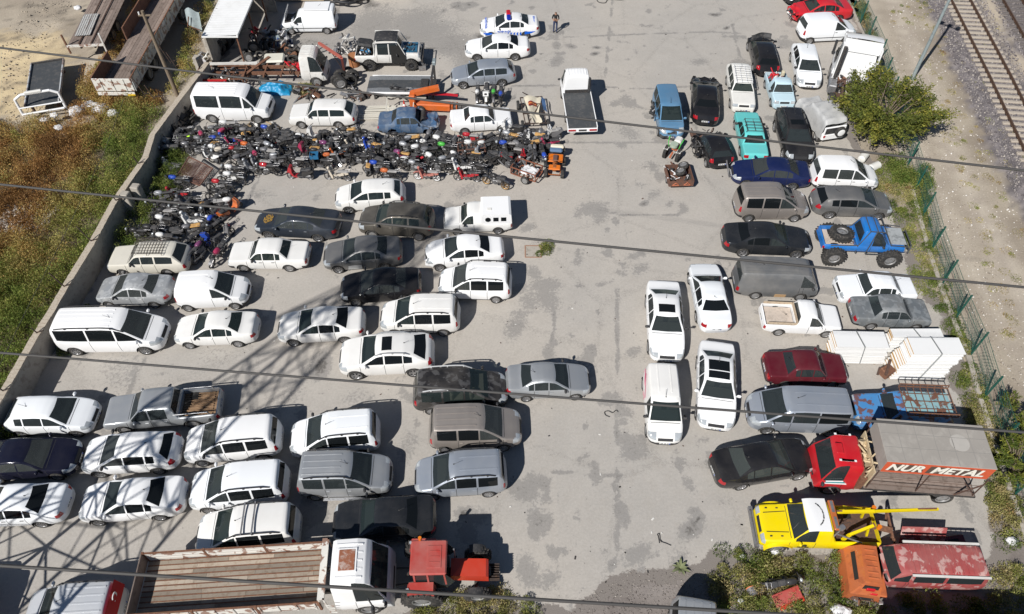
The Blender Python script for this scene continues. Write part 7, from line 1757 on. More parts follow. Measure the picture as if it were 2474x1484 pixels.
# black recovery bed with white frame
f1, f2 = (-31.55,42.75), (-33.1,47.75); rz = math.atan2(f2[1]-f1[1], f2[0]-f1[0]); L = math.hypot(f2[0]-f1[0], f2[1]-f1[1])
t = thing('recovery_bed', 'detached black recovery truck bed with white end frame on the sand', 'truck bed', (f1[0],f1[1],0), rz)
DECK = mat('deck_dark', (.075,.08,.085))
mb = MB(); mb.box((L/2,0,.72), (L,2.1,.10)); mb.build('deck', DECK, t)
for s in (-1, 1): mb = MB(); mb.rbox((L/2,s*1.07,.78), (L,.10,.22), .02); mb.build('side_rail', GREYW, t)
mb = MB(); mb.rbox((L,0,.78), (.1,2.2,.22), .02); mb.build('end_rail', DARKM, t)
for x in (.4,L-.4):
    for s in (-1, 1): mb = MB(); mb.bar((x,s*.8,0), (x,s*.8,.7), .14); mb.build('support', RUSTD, t)
mb = MB(); mb.path([(-.25,-1.35,.35),(-.15,-1.35,1.5),(-.1,-.9,1.75),(-.1,.9,1.75),(-.15,1.35,1.5),(-.25,1.35,.35)], .09, 8); mb.path([(-.3,-1.3,.9),(-.3,1.3,.9)], .05, 6); mb.path([(-.35,-1.3,.45),(-.35,1.3,.45)], .07, 6); mb.build('end_frame', WHITEP, t)
mb = MB(); mb.rbox((-.1,.1,1.82), (.2,1.1,.2), .05); mb.build('light_bar', OFFW, t)
# sacks and rags by the bushes
SACK = mat('white_sack', (.66,.66,.67), .7, dirt=(.4,.38,.36), dirt_amt=.4, scale=3); RAG = mat('beige_rag', (.42,.34,.25), .9, dirt=(.2,.15,.1), dirt_amt=.5, scale=5)
def lump(name, label, cat, loc, d, material, seed, group=None, n=14):
    mb = MB()
    def fn(u, v):
        a = 2*math.pi*u; b = math.pi*(v-.5); p = Vector((math.cos(a)*math.cos(b), math.sin(a)*math.cos(b), math.sin(b)))
        k = 1+.35*mnoise.noise(p*1.8+Vector((seed*3.1,0,0)))+.18*mnoise.noise(p*4.5+Vector((0,seed,0))); q = p*k
        return (q.x*d[0]/2, q.y*d[1]/2, max(-.02, q.z*d[2]/2+d[2]*.30))
    mb.sheet(fn, n+4, n); o = mb.build(name, material); o.location = loc; return tag(o, label, cat, group)
for i, (px, py, s) in enumerate(((188,278,.85),(222,262,.7),(245,270,.9),(205,268,.6),(275,280,.6))):
    lump('sack', 'crumpled white plastic sack in the heap among the bushes', 'sack', G(px,py)+Vector((0,0,.05)), (s*1.3,s,s*.8), SACK, i+1, 'heap of white sacks')
lump('rag_heap', 'beige rags dumped in front of the white sacks', 'rags', G(208,295), (1.6,1.1,.5), RAG, 8)
for i, (px, py) in enumerate(((138,290),(148,320),(115,300),(193,30))): lump('plastic_bag', 'small white plastic bag caught in the dry bushes', 'bag', G(px,py)+Vector((0,0,.3)), (.6,.45,.3), SACK, 20+i, 'bags in the bushes')

# ================================================================== WORKSHOP CORNER
SHEETW = mat('white_roof_sheet', (.82,.82,.81), .5, dirt=(.66,.65,.62), dirt_amt=.3, scale=.8)
s = thing('shed', 'open shed with white sheet metal roof at the corner of the wall', 'shed', (-20.0,50.5,0), 0)
mb = MB(); mb.sheet(lambda u, v: (-1.30+2.45*v-.0*u, -3.15+8.5*u, 3.0+.10*v+.012*math.sin(u*170)), 90, 4); mb.build('roof_sheet', SHEETW, s)
mb = MB(); mb.box((1.12,1.1,3.04), (.08,8.5,.14)); mb.box((-.08,-3.17,2.98), (2.5,.06,.10)); mb.box((-1.3,1.1,2.95), (.08,8.5,.12)); mb.build('roof_edge', SHEETW, s)
for x, y in ((1.0,-3.0),(1.0,.5),(1.0,4.0),(-1.2,.5),(-1.2,4)): mb = MB(); mb.bar((x,y,0), (x,y,3.0), .09); mb.build('post', RUST, s)
mb = MB(); mb.box((-1.45,1.5,1.4), (.12,8.0,2.8)); mb.build('back_wall', CONC, s)
mb = MB(); mb.box((0,5.4,1.4), (3.0,.12,2.8)); mb.build('end_wall', CONC, s)
tk = thing('sheet_metal_scrap', 'bent grey sheet metal scraps leaning beside the shed', 'scrap metal', G(478,78)); mb = MB()
mb.sheet(lambda u, v: (-.5+1.0*u, -.3+.5*v, .4+1.3*v+.2*math.sin(u*5)), 6, 4); mb.build('bent_sheet', GALV, tk)
mb = MB(); mb.bar((-.6,-.8,0), (-.2,-.2,1.4), .06); mb.bar((-1.0,-.2,.9), (.4,-.4,.4), .06); mb.build('rusty_bar', RUST, tk)
# back wall along the far edge
w = thing('far_wall', 'low concrete wall with rusty sheet gate at the far edge of the yard', 'wall', (0,0,0))
p, q = G(640,2), G(1000,-4); mb = MB(); mb.bar((p.x,p.y,.6), (q.x,q.y,.6), .3, 1.3); mb.build('wall_panel', CONC, w)
mb = MB(); mb.bar((p.x+1.2,p.y-.2,.7), (p.x+4.8,p.y-.2,.7), .05, 1.2); mb.build('sheet_gate', mat('gate_beige', (.42,.35,.26), .8, dirt=(.25,.17,.1), dirt_amt=.5), w)
CABM = mat('hose_black', (.03,.03,.032), .6)
def hose(label, pts, r, z=.03):
    mb = MB(); P_ = [Vector((*D2(*p_), z)) for p_ in pts]; N = 6; out = []
    for i in range(len(P_)-1):
        a, b, c, d = P_[max(0,i-1)], P_[i], P_[i+1], P_[min(len(P_)-1,i+2)]
        for k in range(N):
            u = k/N; out.append(.5*((2*b)+(c-a)*u+(2*a-5*b+4*c-d)*u*u+(3*b-a-3*c+d)*u**3))
    mb.path(out+[P_[-1]], r, 6); return tag(mb.build('hose', CABM), label, 'hose')
for k, (px, py) in enumerate(((818,6),(838,10),(855,4))):
    mb = MB(); mb.lathe([(.95,-.09),(1.03,-.09),(1.08,0),(1.03,.09),(.95,.09),(.92,0)], 26); o = mb.build('hoop', CABM); o.location = G(px,py)+Vector((0,0,.25+.1*k)); o.rotation_euler = (math.pi/2-.3, .1*k, 0); tag(o, 'large black rubber hoop leaning at the far wall', 'hoop', 'black hoops at the far wall')
hose('black cable coiled at the far edge of the open yard', [(1440,-4),(1446,6),(1462,8),(1470,0),(1500,1),(1525,-3)], .03)
hose('grey wire loop lying on the slab near the delivery van', [(1473,1008),(1463,1004),(1461,996),(1470,994),(1480,998),(1488,992),(1493,996)], .02)
hose('thin brown cord lying on the slab near the gravel', [(1593,1313),(1590,1297),(1588,1292),(1592,1290),(1594,1296),(1596,1308),(1610,1314),(1621,1319)], .016)
# cab on bare chassis
t = thing('chassis_truck', 'white cab truck with bare rusty chassis full of scrap', 'truck', (-13.72,46.75,0), math.radians(1))
cab_parts(kCABS, t, 0, WHITE_OLD)
mb = MB(); mb.bar((.2,-.38,.78), (-7.2,-.38,.82), .10, .24); mb.bar((.2,.38,.78), (-7.2,.38,.82), .10, .24)
for x in (-1.2,-2.4,-3.6,-4.8,-6,-7.1): mb.bar((x,-.9,.86), (x,.9,.86), .09)
mb.build('chassis', RUST, t)
mb = MB(); mb.rbox((-1.0,.1,1.0), (.8,.6,.45), .08); mb.build('gearbox', REDP, t)
junk_bits('chassis_scrap', t, (-1.6,0,.95), (.5,.6,.3), 22, [DARKM, RUSTD, REDP, STEEL], 61, (.12,.4))
wheels_at(t, [(-3.7,-.78,-1),(-3.7,.78,1)], .40, .3)
for i, (x, y, rz_) in enumerate(((-4.0,.3,.9),)):
    mb = MB(); mb.box((0,0,0), (2.6,.22,.06)); o = mb.build('steel_beam', RUST); o.location = (-18.0,46.7,1.05); o.rotation_euler = (0,-.12,.9); tag(o, 'brown steel beam lying across the rusty chassis', 'beam')
mb = MB(); mb.rbox((0,0,0), (1.45,.95,.22), .10); o = mb.build('cargo_cover', mat('cream_lid', (.60,.58,.50), .5)); o.location = G(673,166)+Vector((0,-.3,1.05)); o.rotation_euler = (.12,0,.06); tag(o, 'large cream plastic cover lying on the rusty chassis', 'cover')
# scrap trailer at the chassis tail
t = thing('scrap_trailer', 'open steel frame trailer heaped with brown scrap behind the minibus', 'trailer', (-20.3,46.0,0), .02)
mb = MB()
for z in (.45,1.05):
    for y in (-.8,.8): mb.bar((-1.6,y,z), (1.7,y,z), .07)
    for x in (-1.6,1.7): mb.bar((x,-.8,z), (x,.8,z), .07)
for x in (-1.6,-.5,.6,1.7):
    for y in (-.8,.8): mb.bar((x,y,.1), (x,y,1.1), .06)
mb.build('frame', RUST, t)
mb = MB(); mb.bar((-1.5,-.86,1.0), (.6,-.86,1.0), .12, .1); mb.build('red_rail', REDP, t)
junk_bits('scrap_load', t, (0,0,.5), (1.5,.72,.5), 90, [RUSTD, DARKM, RUST, STEEL, BLACKPL], 62, (.15,.6))
mb = MB(); mb.bar((-1.8,1.0,1.1), (2.4,1.05,1.1), .1, .16); mb.build('white_beam', WHITE_OLD, t)
# loose tyres
TY = [(616,125,.42,1,.2),(604,149,.36,1,.1),(632,142,.36,0,-.2),(652,142,.38,0,.15),(638,126,.44,0,1.5),(651,126,.44,0,1.5),(530,135,.62,0,.5),(543,122,.62,0,.4),(596,140,.36,0,1.4),
      (818,207,.48,0,.25),(825,214,.48,1,.2),(850,209,.48,0,.2),(825,196,.48,0,.3),(854,197,.48,0,.2),(843,190,.48,0,.3),(552,110,.62,0,.3)]
for i, (px, py, r_, rim_, a) in enumerate(TY):
    ty, rims = wheel_kit(r_, r_*.55, 'steel'); p = G(px,py)
    lab = 'old tyre standing in the stack beside the bare chassis' if px < 560 else ('worn tyre in the pile below the shed roof' if px < 700 else 'truck tyre stacked in front of the white cab truck')
    o = link('tyre', ty); o.location = (p.x,p.y,r_*.97); o.rotation_euler = (rnd.uniform(-.2,.2),0,a); tag(o, lab, 'tyre', 'tyres '+('under the shed' if px < 560 else 'by the chassis' if px < 700 else 'by the white cab'))
    if rim_: link('rim', rims[1], o)
for px, py, z in ((643,160,.12),(643,160,.34),(715,172,1.0)):
    ty, rims = wheel_kit(.40, .22, 'steel'); p = G(px,py); o = link('tyre', ty); o.location = (p.x,p.y,z); o.rotation_euler = (math.pi/2,0,0); tag(o, 'tyre lying flat on the rusty chassis' if z > .5 else 'tyre lying flat in a low stack by the chassis', 'tyre', 'flat tyres')
# workshop scrap heaps: each heap a thing with a few parts
def heap(label, px, py, d, n, mats, seed, size=(.12,.45), cat='scrap'):
    t = thing('scrap_heap', label, cat, G(px,py), 0)
    k = max(1, n//12)
    for i in range(k): junk_bits('scrap_piece', t, (0,0,.03), d, n//k, mats, seed*31+i, size)
    return t
MIXD = [DARKM, RUSTD, BLACKPL, STEEL, RUST]
heap('heap of silver engine parts and white cowls beside the off roader', 838,125,(.7,.8,1.0),40,[ALLOY, DARKM, WHITE_OLD, STEEL],1,(.15,.5))
heap('heap of grey pipes and white boxes in front of the box van', 680,112,(.9,.7,.9),40,[STEEL, WHITE_OLD, DARKM, GALV, mat('drum_blue2', (.03,.06,.2), .5)],2,(.2,.6))
heap('brown pallets and planks heaped behind the white cab truck', 705,135,(1.5,.9,.3),44,[PLANKB, RUST, DARKM, OFFW],3,(.3,.8))
heap('rusty axle and machine parts beside the minibus nose', 745,228,(.8,.55,.45),44,MIXD,4,(.15,.5))
heap('tangle of dark steel bars on the ground before the ramp', 860,232,(1.5,.7,.15),26,[DARKM, RUSTD, STEEL],5,(.2,.6))
heap('grey slabs and tan boards on the ground by the blue wreck', 830,300,(.9,.6,.08),20,[STEEL, mat('tan_board', (.45,.33,.2), .9), DARKM],6,(.2,.5))
heap('dark tyres and scrap stacked against the wall beside the minibus', 455,290,(.55,1.1,.8),50,[RUBBER, DARKM, BLACKPL, RUBBER],7,(.2,.55))
heap('grey fairings and bent panels below the minibus', 625,318,(1.6,.55,.3),40,[STEEL, WHITE_OLD, DARKM, mat('tan_board', (.45,.33,.2))],8,(.2,.6))
heap('scrap bars and red frames below the shed roof', 640,98,(1.0,.8,.8),26,[DARKM, REDP, RUST, STEEL],9,(.2,.6))
heap('white washing machine and boxes against the wall under the shed', 492,145,(.4,.5,.5),14,[OFFW, STEEL, DARKM],10,(.3,.6))
heap('white plastic scrap and rubble beyond the covered jeep', 1950,270,(.9,.8,.12),36,[OFFW, STEEL, mat('tan_board', (.45,.33,.2)), WHITE_OLD],11,(.08,.25))
# small debris all over the slab
rs = random.Random(77); mb = MB()
for k in range(260):
    px, py = rs.uniform(500,2250), rs.uniform(20,1420); p = G(px,py); s_ = rs.uniform(.02,.07)
    mb.rbox((p.x,p.y,.012), (s_*rs.uniform(1,2.5), s_, .02), .006, rs.randrange(4), rz=rs.uniform(0,6))
o = mb.build('slab_debris', [DARKM, STONE, OFFW, RUSTD]); o['kind'] = 'stuff'; tag(o, 'small crumbs and scraps littering the slab', 'debris')
# blue tarpaulin
TB = mat('blue_tarp', (.01,.24,.46), .45, var=.2)
mb = MB(); c = G(666,217)
mb.sheet(lambda u, v: (c.x+1.15*(u-.5)*2+.1*mnoise.noise(Vector((u*6,v*6,3))), c.y+.72*(v-.5)*2+.08*mnoise.noise(Vector((u*6,v*6,9))), max(.02, .55*(1-abs(2*u-1)**3)*(1-abs(2*v-1)**3)*(.7+.7*mnoise.noise(Vector((u*5,v*5,1))))+.16*abs(mnoise.noise(Vector((u*13,v*13,5)))))), 34, 26)
tag(mb.build('tarpaulin', TB), 'crumpled bright blue tarpaulin beside the minibus', 'tarpaulin')
# crane arm in faded pink
t = thing('hoist_arm', 'faded pink red engine hoist arm beside the white cab', 'hoist', G(834,185)); PK = paint('hoist_red', (.42,.10,.07), 0, .6, dust=.2)
b2 = G(825,140,2.2)-G(834,185); b3 = G(770,104,2.3)-G(834,185)
mb = MB(); mb.bar((0,0,0), b2, .16); mb.build('mast', PK, t); mb = MB(); mb.bar(b2, b3, .16); mb.build('jib', PK, t); mb = MB(); mb.bar(Vector((0,.2,.2)), b2.lerp(b3,.5), .05); mb.build('ram', IRON, t)
# rusty drum
mb = MB(); mb.cyl((0,0,.03), (0,0,.85), .38, 18); o = mb.build('drum', mat('drum_rust', (.36,.15,.06), .8, dirt=(.2,.08,.04), dirt_amt=.5)); o.location = G(857,158); tag(o, 'rusty orange oil drum beside the off roader', 'drum')
# metal loading ramp bed
CHEQ = mat('chequer_steel', (.30,.31,.32), .45, .4, dirt=(.16,.16,.16), dirt_amt=.6, scale=9)
t = thing('ramp_bed', 'detached grey steel recovery bed with striped corner boards', 'truck bed', (-7.75,45.2,0), math.radians(-1))
for y, m_, w_ in ((.72,CHEQ,.50),(0,DECK,.92),(-.72,CHEQ,.50)):
    mb = MB(); mb.box((.35,y,.66), (3.7,w_,.06)); mb.M = Matrix.Translation((-1.5,y,.66)) @ Matrix.Rotation(-.10, 4, 'Y'); mb.box((-.36,0,0), (.75,w_,.06)); mb.build('deck', m_, t)
for s_ in (-1, 1): mb = MB(); mb.rbox((.1,s_*1.0,.62), (4.3,.06,.16), .015); mb.build('side_rail', WHITEP, t)
mb = MB(); mb.rbox((1.7,.0,.72), (.55,1.1,.12), .03); mb.build('wheel_stop', DARKM, t)
mb = MB(); mb.box((2.3,-.3,.7), (.4,1.6,.10)); mb.bar((2.35,-.95,.1), (2.35,-.95,1.9), .14); mb.bar((2.35,.75,.1), (2.35,.75,1.9), .14); mb.bar((2.35,-.95,1.8), (2.35,.75,1.8), .12); mb.build('head_frame', DARKM, t)
mb = MB(); mb.rbox((2.4,.75,1.95), (.22,.5,.3), .03); mb.build('light_box', GALV, t)
for x_, y_ in ((-1.9,-1.04),(2.0,-1.04)):
    for k in range(4): mb = MB(); mb.box((x_+.09*k,y_,.6), (.05,.03,.17)); mb.build('warning_stripe', REDP if k % 2 == 0 else WPRINT, t)
for x_ in (-1.7,0,1.9):
    for y_ in (-.8,.8): mb = MB(); mb.bar((x_,y_,0), (x_,y_,.62), .12); mb.build('support', DARKM, t)
# crate by the off roader wheel
t = thing('crate', 'grey plastic crate on the ground before the off roader', 'crate', G(1021,168), .1); mb = MB()
for s_ in (-1, 1): mb.box((0,s_*.19,.2), (.5,.02,.4)); mb.box((s_*.25,0,.2), (.02,.38,.4))
mb.build('walls', STEEL, t); mb = MB(); mb.box((0,0,.03), (.5,.4,.02)); mb.build('base', STEEL, t)
# orange loader crane
ORG = paint('crane_orange', (.62,.13,.02), 0, .45, dust=.10, worn=(.3,.1,.04), worn_amt=.3)
t = thing('loader_crane', 'orange dismantled loader crane lying behind the blue wreck', 'crane', (-5.5,43.05,0), math.radians(-4))
mb = MB(); mb.rbox((.2,-.15,.55), (2.4,.55,.5), .06); mb.build('main_beam', ORG, t)
mb = MB(); mb.rbox((-1.15,-.1,.8), (.4,.7,1.3), .05); mb.build('column', ORG, t)
mb = MB(); mb.bar((-1.2,0,1.35), (.6,.35,1.65), .34, .3); mb.build('boom', ORG, t)
mb = MB(); mb.cyl((1.3,-.1,.5), (2.1,-.1,.5), .2, 10); mb.cyl((2.1,-.1,.5), (2.5,-.1,.5), .13, 10); mb.build('ram', DARKM, t)
for x_ in (1.5,1.8): mb = MB(); mb.rbox((x_,-.1,.5), (.1,.5,.5), .03); mb.build('clamp', ORG, t)
mb = MB(); mb.sheet(lambda u, v: (-.4+2.2*u, .45+.3*v, .9+.08*math.sin(3*u)), 6, 2); mb.build('red_panel', REDP, t)
wheels_at(t, [(-.65,-.42,-1)], .36, .24)
# traffic cone
for px, py in ((978,264),):
    t = thing('traffic_cone', 'red and white traffic cone beside the orange crane', 'cone', G(px,py)); mb = MB(); mb.box((0,0,.02), (.36,.36,.04)); mb.cyl((0,0,.04), (0,0,.3), .15, 12, r2=.1); mb.build('cone_base', mat('cone_red', (.55,.03,.02), .5), t); mb = MB(); mb.cyl((0,0,.3), (0,0,.45), .1, 12, r2=.07); mb.build('band', WPRINT, t); mb = MB(); mb.cyl((0,0,.45), (0,0,.7), .07, 12, r2=.025); mb.build('cone_tip', mat('cone_red', (.55,.03,.02)), t)
# pile of white angle frames
t = thing('frame_pile', 'pile of white steel frames behind the old station wagon', 'metal frames', G(935,275), .04); WF = paint('frame_cream', (.66,.63,.55), 0, .5, dust=.2)
for k in range(9): mb = MB(); mb.bar((-2.1+.1*k,-.65+.16*k,.1+.03*(k%3)), (1.9-.08*k,-.7+.17*k,.12+.05*(k%2)), .07); mb.build('bar', WF, t)
mb = MB(); q_ = [(.1,-.7,.15),(1.9,-.7,.15),(1.9,-.7,.95),(.1,-.7,.95),(.1,-.7,.15)]; q2 = [(.1,.5,.15),(1.9,.5,.15),(1.9,.5,.95),(.1,.5,.95),(.1,.5,.15)]
for a_b in (q_, q2):
    for a1, b1 in zip(a_b[:-1], a_b[1:]): mb.bar(a1, b1, .06)
for a1, b1 in zip(q_[:4], q2[:4]): mb.bar(a1, b1, .06)
mb.build('box_frame', WF, t)
# cloth covered trailer frame
t = thing('frame_trailer', 'bare trailer frame draped with a striped flag cloth', 'trailer', G(1288,280), math.radians(95))
mb = MB()
for y in (-.75,.75): mb.bar((-1.5,y*.9,.5), (1.4,y,.5), .06)
for x in (-1.5,-.4,.6,1.4): mb.bar((x,-.75,.5), (x,.75,.5), .06)
mb.bar((1.4,0,.5), (2.3,.5,.3), .05); mb.bar((-1.5,.5,.5), (.6,-.5,.5), .05); mb.build('frame', IRON, t)
wheels_at(t, [(.85,.95,1),(-1.35,.85,1),(-1.35,-.85,-1)], .31, .18)
CL = mat('cream_cloth', (.66,.60,.47), .85); mb = MB()
mb.sheet(lambda u, v: (1.35-2.9*u, .55-(1.25-.62*min(1, u*1.6))*v-.35*u, .58+.10*math.sin(5*v+2*u)+.10*mnoise.noise(Vector((u*6,v*6,0)))), 14, 10); mb.build('cloth', CL, t)
for k, c_ in enumerate((mat('cloth_red', (.25,.02,.02), .8), mat('cloth_orange', (.62,.2,.05), .8), mat('cloth_red', (.25,.02,.02)))): mb = MB(); mb.sheet(lambda u, v, k=k: (.62-.16*k-.13*u, .30-.55*v, .70+.10*math.sin(5*v)), 2, 6); mb.build('cloth_stripe', c_, t)
mb = MB(); mb.sheet(lambda u, v: (1.0-1.5*u, -.62-.28*v, .80-.25*v+.04*math.sin(u*8)), 8, 3); mb.build('blue_cloth', mat('cloth_blue', (.12,.25,.50), .8), t)
# rusty folding gate lying on the motorcycles
t = thing('iron_gate', 'rusty brown folding iron gate leaning among the motorcycles', 'gate', (0,0,0)); RG = mat('gate_rust', (.15,.075,.055), .85, dirt=(.26,.13,.08), dirt_amt=.5)
g0, g1, g2, g3 = G(428,425,.7), G(457,379,.75), G(514,407,.35), G(482,449,.3)
mb = MB()
for a1, b1 in ((g0,g1),(g1,g2),(g2,g3),(g3,g0)): mb.bar(a1, b1, .06)
mb.build('gate_frame', RG, t)
for k in range(1, 16): u = k/16; mb = MB(); mb.bar(g0.lerp(g1,u), g3.lerp(g2,u), .026); mb.build('gate_bar', RG, t)
for k in range(1, 9): u = k/9; mb = MB(); mb.bar(g3.lerp(g2,max(0,u-.22)), g3.lerp(g2,u).lerp(g0.lerp(g1,u), .38), .026); mb.build('gate_lattice', RG, t)
# crate frame in the pile
t = thing('slatted_rack', 'rusty slatted iron frame lying in the motorcycle pile', 'frame', G(1140,378,0)+Vector((0,0,.55)), .1); mb = MB()
for y in (-.4,.4): mb.bar((-.9,y,0), (.9,y,.1), .05); mb.bar((-.9,y,.3), (.9,y,.4), .05)
mb.build('rails', RG, t)
for k in range(7): mb = MB(); mb.bar((-.85+.28*k,-.4,.15), (-.85+.28*k,.4,.2), .05); mb.build('slat', RG, t)
# blue crate on the scooter
t = thing('plastic_crate', 'blue plastic crate on the tail of the red and cream scooter', 'crate', G(766,403)+Vector((0,0,.75)), .1); CB = mat('crate_blue', (.03,.16,.32), .5)
for s_ in (-1, 1): mb = MB(); mb.box((0,s_*.2,.15), (.5,.025,.3)); mb.build('wall', CB, t); mb = MB(); mb.box((s_*.25,0,.15), (.025,.4,.3)); mb.build('wall', CB, t)
mb = MB(); mb.box((0,0,0), (.5,.4,.02)); mb.build('base', CB, t)
# rusty cart with white sack
t = thing('hand_cart', 'rusty steel frame cart holding a white sheet at the end of the motorcycle pile', 'cart', G(1272,428), math.radians(-28))
mb = MB()
for z in (.35,.85):
    for y in (-.5,.5): mb.bar((-.85,y,z), (.85,y,z), .05)
    for x in (-.85,.85): mb.bar((x,-.5,z), (x,.5,z), .05)
for x in (-.85,-.28,.28,.85):
    for y in (-.5,.5): mb.bar((x,y,.35), (x,y,.85), .045)
for k in range(5): mb.bar((-.6+.3*k,-.5,.35), (-.6+.3*k,.5,.35), .05)
mb.build('frame', mat('cart_rust', (.25,.09,.05), .8), t)
mb = MB(); mb.sheet(lambda u, v: (-.3+1.0*u, -.4+.8*v, .55+.35*abs(mnoise.noise(Vector((u*4,v*4,2))))), 12, 10); mb.build('white_sheet', SACK, t)
wheels_at(t, [(.2,-.62,-1),(.2,.62,1)], .28, .12)
# quad bike
QO = paint('quad_orange', (.70,.17,.01), 0, .4, dust=.06)
t = thing('quad_bike', 'orange quad bike with cloth bundle on its rack', 'quad bike', G(1340,412), math.radians(-96))
mb = MB(); mb.rbox((-.45,0,.62), (.75,.95,.10), .04); mb.build('rear_fender', QO, t); mb = MB(); mb.rbox((.42,0,.60), (.45,.72,.10), .04); mb.build('front_fender', QO, t)
mb = MB(); mb.rbox((-.3,0,.75), (.6,.3,.14), .05); mb.build('seat', mat('seat_brown', (.13,.07,.06), .8), t)
mb = MB(); mb.rbox((.1,0,.5), (.9,.28,.35), .06); mb.bar((.3,-.4,.35), (.75,-.35,.3), .05); mb.bar((.3,.4,.35), (.75,.35,.3), .05); mb.bar((.75,-.35,.3), (.75,.35,.3), .05); mb.path([(.2,0,.7),(.25,0,.98),(.2,-.35,1.02)], .025, 6); mb.path([(.25,0,.98),(.2,.35,1.02)], .025, 6); mb.build('frame', mat('quad_frame', (.3,.10,.03), .6), t)
mb = MB(); mb.rbox((-.98,0,.85), (.42,.8,.22), .08); mb.build('blue_bundle', mat('denim_bundle', (.10,.17,.28), .9), t); mb = MB(); mb.rbox((-1.2,.05,.95), (.3,.85,.2), .07); mb.build('cloth_bundle', CL, t)
wheels_at(t, [(.62,-.52,-1),(.62,.52,1),(-.58,-.55,-1),(-.58,.55,1)], .27, .22)
# two wheel tiller and its trailer
t = thing('walking_tractor', 'small red and white walking tractor with green handlebars', 'walking tractor', G(1628,372), math.radians(62))
mb = MB(); mb.rbox((.55,0,.65), (.6,.45,.4), .08); mb.build('engine_cover', OFFW, t); mb = MB(); mb.rbox((.1,0,.5), (.5,.4,.35), .06); mb.bar((-.4,0,.4), (-.9,0,.35), .1); mb.build('gearbox', mat('tiller_orange', (.50,.15,.07), .6, dirt=(.2,.1,.06), dirt_amt=.5), t)
mb = MB(); mb.cyl((-.2,.05,.75), (-.2,.05,.95), .26, 12); mb.build('fuel_tank', mat('tank_green_grey', (.36,.42,.34), .6), t)
for s_ in (-1, 1): mb = MB(); mb.path([(-.35,s_*.3,.6),(-.4,s_*.4,1.15),(-.1,s_*.45,1.3),(.1,s_*.45,1.25)], .03, 6); mb.build('handlebar', mat('handle_green', (.08,.50,.08), .4), t); mb = MB(); mb.rbox((-.55,s_*.42,.72), (.35,.28,.06), .02); mb.build('mudguard', WHITE_OLD, t)
wheels_at(t, [(-.5,-.42,-1),(-.5,.42,1)], .40, .20, 'steel', True)
t = thing('tipper_trailer', 'rusty box trailer full of wheels and white rags', 'trailer', G(1637,440), math.radians(93)); RT = mat('trailer_rust', (.15,.07,.045), .85, dirt=(.05,.05,.05), dirt_amt=.6, scale=3)
mb = MB(); mb.box((0,0,.35), (1.5,1.45,.06)); mb.build('floor', RT, t)
for s_ in (-1, 1): mb = MB(); mb.box((0,s_*.74,.55), (1.55,.05,.4)); mb.build('side_board', RT, t); mb = MB(); mb.box((s_*.77,0,.55), (.05,1.5,.4)); mb.build('end_board', RT, t)
for k, y in enumerate((-.35,.35)): mb = MB(); mb.path([(-.81,y-.2,.45),(-.81,y,.65),(-.81,y+.2,.45),(-.81,y-.2,.45)], .025, 4); mb.build('triangle_mark', mat('mark_orange', (.5,.16,.08), .6), t)
mb = MB(); mb.bar((.8,0,.35), (1.5,.2,.35), .08); mb.build('drawbar', RT, t)
junk_bits('rags', t, (0,0,.42), (.6,.6,.15), 26, [SACK, RT, DARKM, SACK], 71, (.15,.35))
wheels_at(t, [(0,-.66,-1),(0,.66,1)], .28, .2)
for x, y, z, c_ in ((.15,-.1,.70,'mark_orange'),(.62,-.35,.78,None)):
    ty, rims = wheel_kit(.33, .2, 'steel'); o = link('spare_wheel', ty, t); o.location = (x,y,z); o.rotation_euler = (math.pi/2-.3,.2,0); link('rim', rims[0], o)
# sandwich panel stacks
PANW = mat('panel_white', (.80,.80,.79), .45, var=.03); PANL = mat('panel_joint', (.42,.41,.39), .7); PANC = mat('panel_core', (.50,.29,.08), .8, var=.25, scale=5); STRAP = mat('strap_grey', (.18,.19,.19), .6)
def stack(label, fl_top, size, n, th, shift, seed, rz=0.0):
    r = random.Random(seed); t = thing('panel_stack', label, 'panel stack', (fl_top[0],fl_top[1],0), rz, 'white panel stacks at the fence')
    mb = MB(); mb.box((0,0,0), (size[0],size[1],th*.88), 0); mb.box((-size[0]/2-.004,0,0), (.016,size[1]*.985,th*.80), 1); mb.box((0,-size[1]/2-.001,0), (size[0]*.99,.006,th*.16), 2); me = mb.mesh('panel', [PANW, PANC, PANL])
    mb = MB(); mb.box((0,0,0), (size[0],size[1],th*.88), 0); me2 = mb.mesh('panel', [PANW])
    for k in range(n):
        u = 1-k/(n-1); o = link('panel', me if r.random() < .55 else me2, t)
        o.location = (size[0]/2+shift[0]*u+r.uniform(-.09,.09), size[1]/2+shift[1]*u+r.uniform(-.015,.015), .06+th*(k+.5)); o.rotation_euler = (0,0,r.uniform(-.006,.006))
    z1 = .06+th*n+.01
    mb = MB(); x = size[0]*.5; pts_ = [(x-.1,size[1]+.02,z1-.1),(x-.05,size[1],z1),(x+.12,0,z1+.01)]+[(x+.12+shift[0]*q, shift[1]*q-.03, z1-(z1-.1)*q) for q in (.02,.35,.7,1)]
    for a1, b1 in zip(pts_[:-1], pts_[1:]): mb.bar(a1, b1, .06, .015)
    mb.build('strap', STRAP, t)
    for x in (.4,size[0]-.4): mb = MB(); mb.box((x+shift[0],size[1]/2+shift[1],.03), (.1,size[1],.06)); mb.build('bearer', PLANK, t)
stack('tall splayed stack of white panels with grey strap nearest the rusty blue pickup', (19.65,21.70), (2.55,1.02), 26, .05, (-.85,-.62), 81)
stack('neat stack of white panels with yellow edges behind the maroon saloon', (16.10,22.30), (2.58,1.0), 22, .05, (.05,-.22), 82, -.03)
stack('farther stack of white panels against the old grey saloon', (19.15,22.95), (2.55,.55), 20, .05, (-.1,-.2), 83)
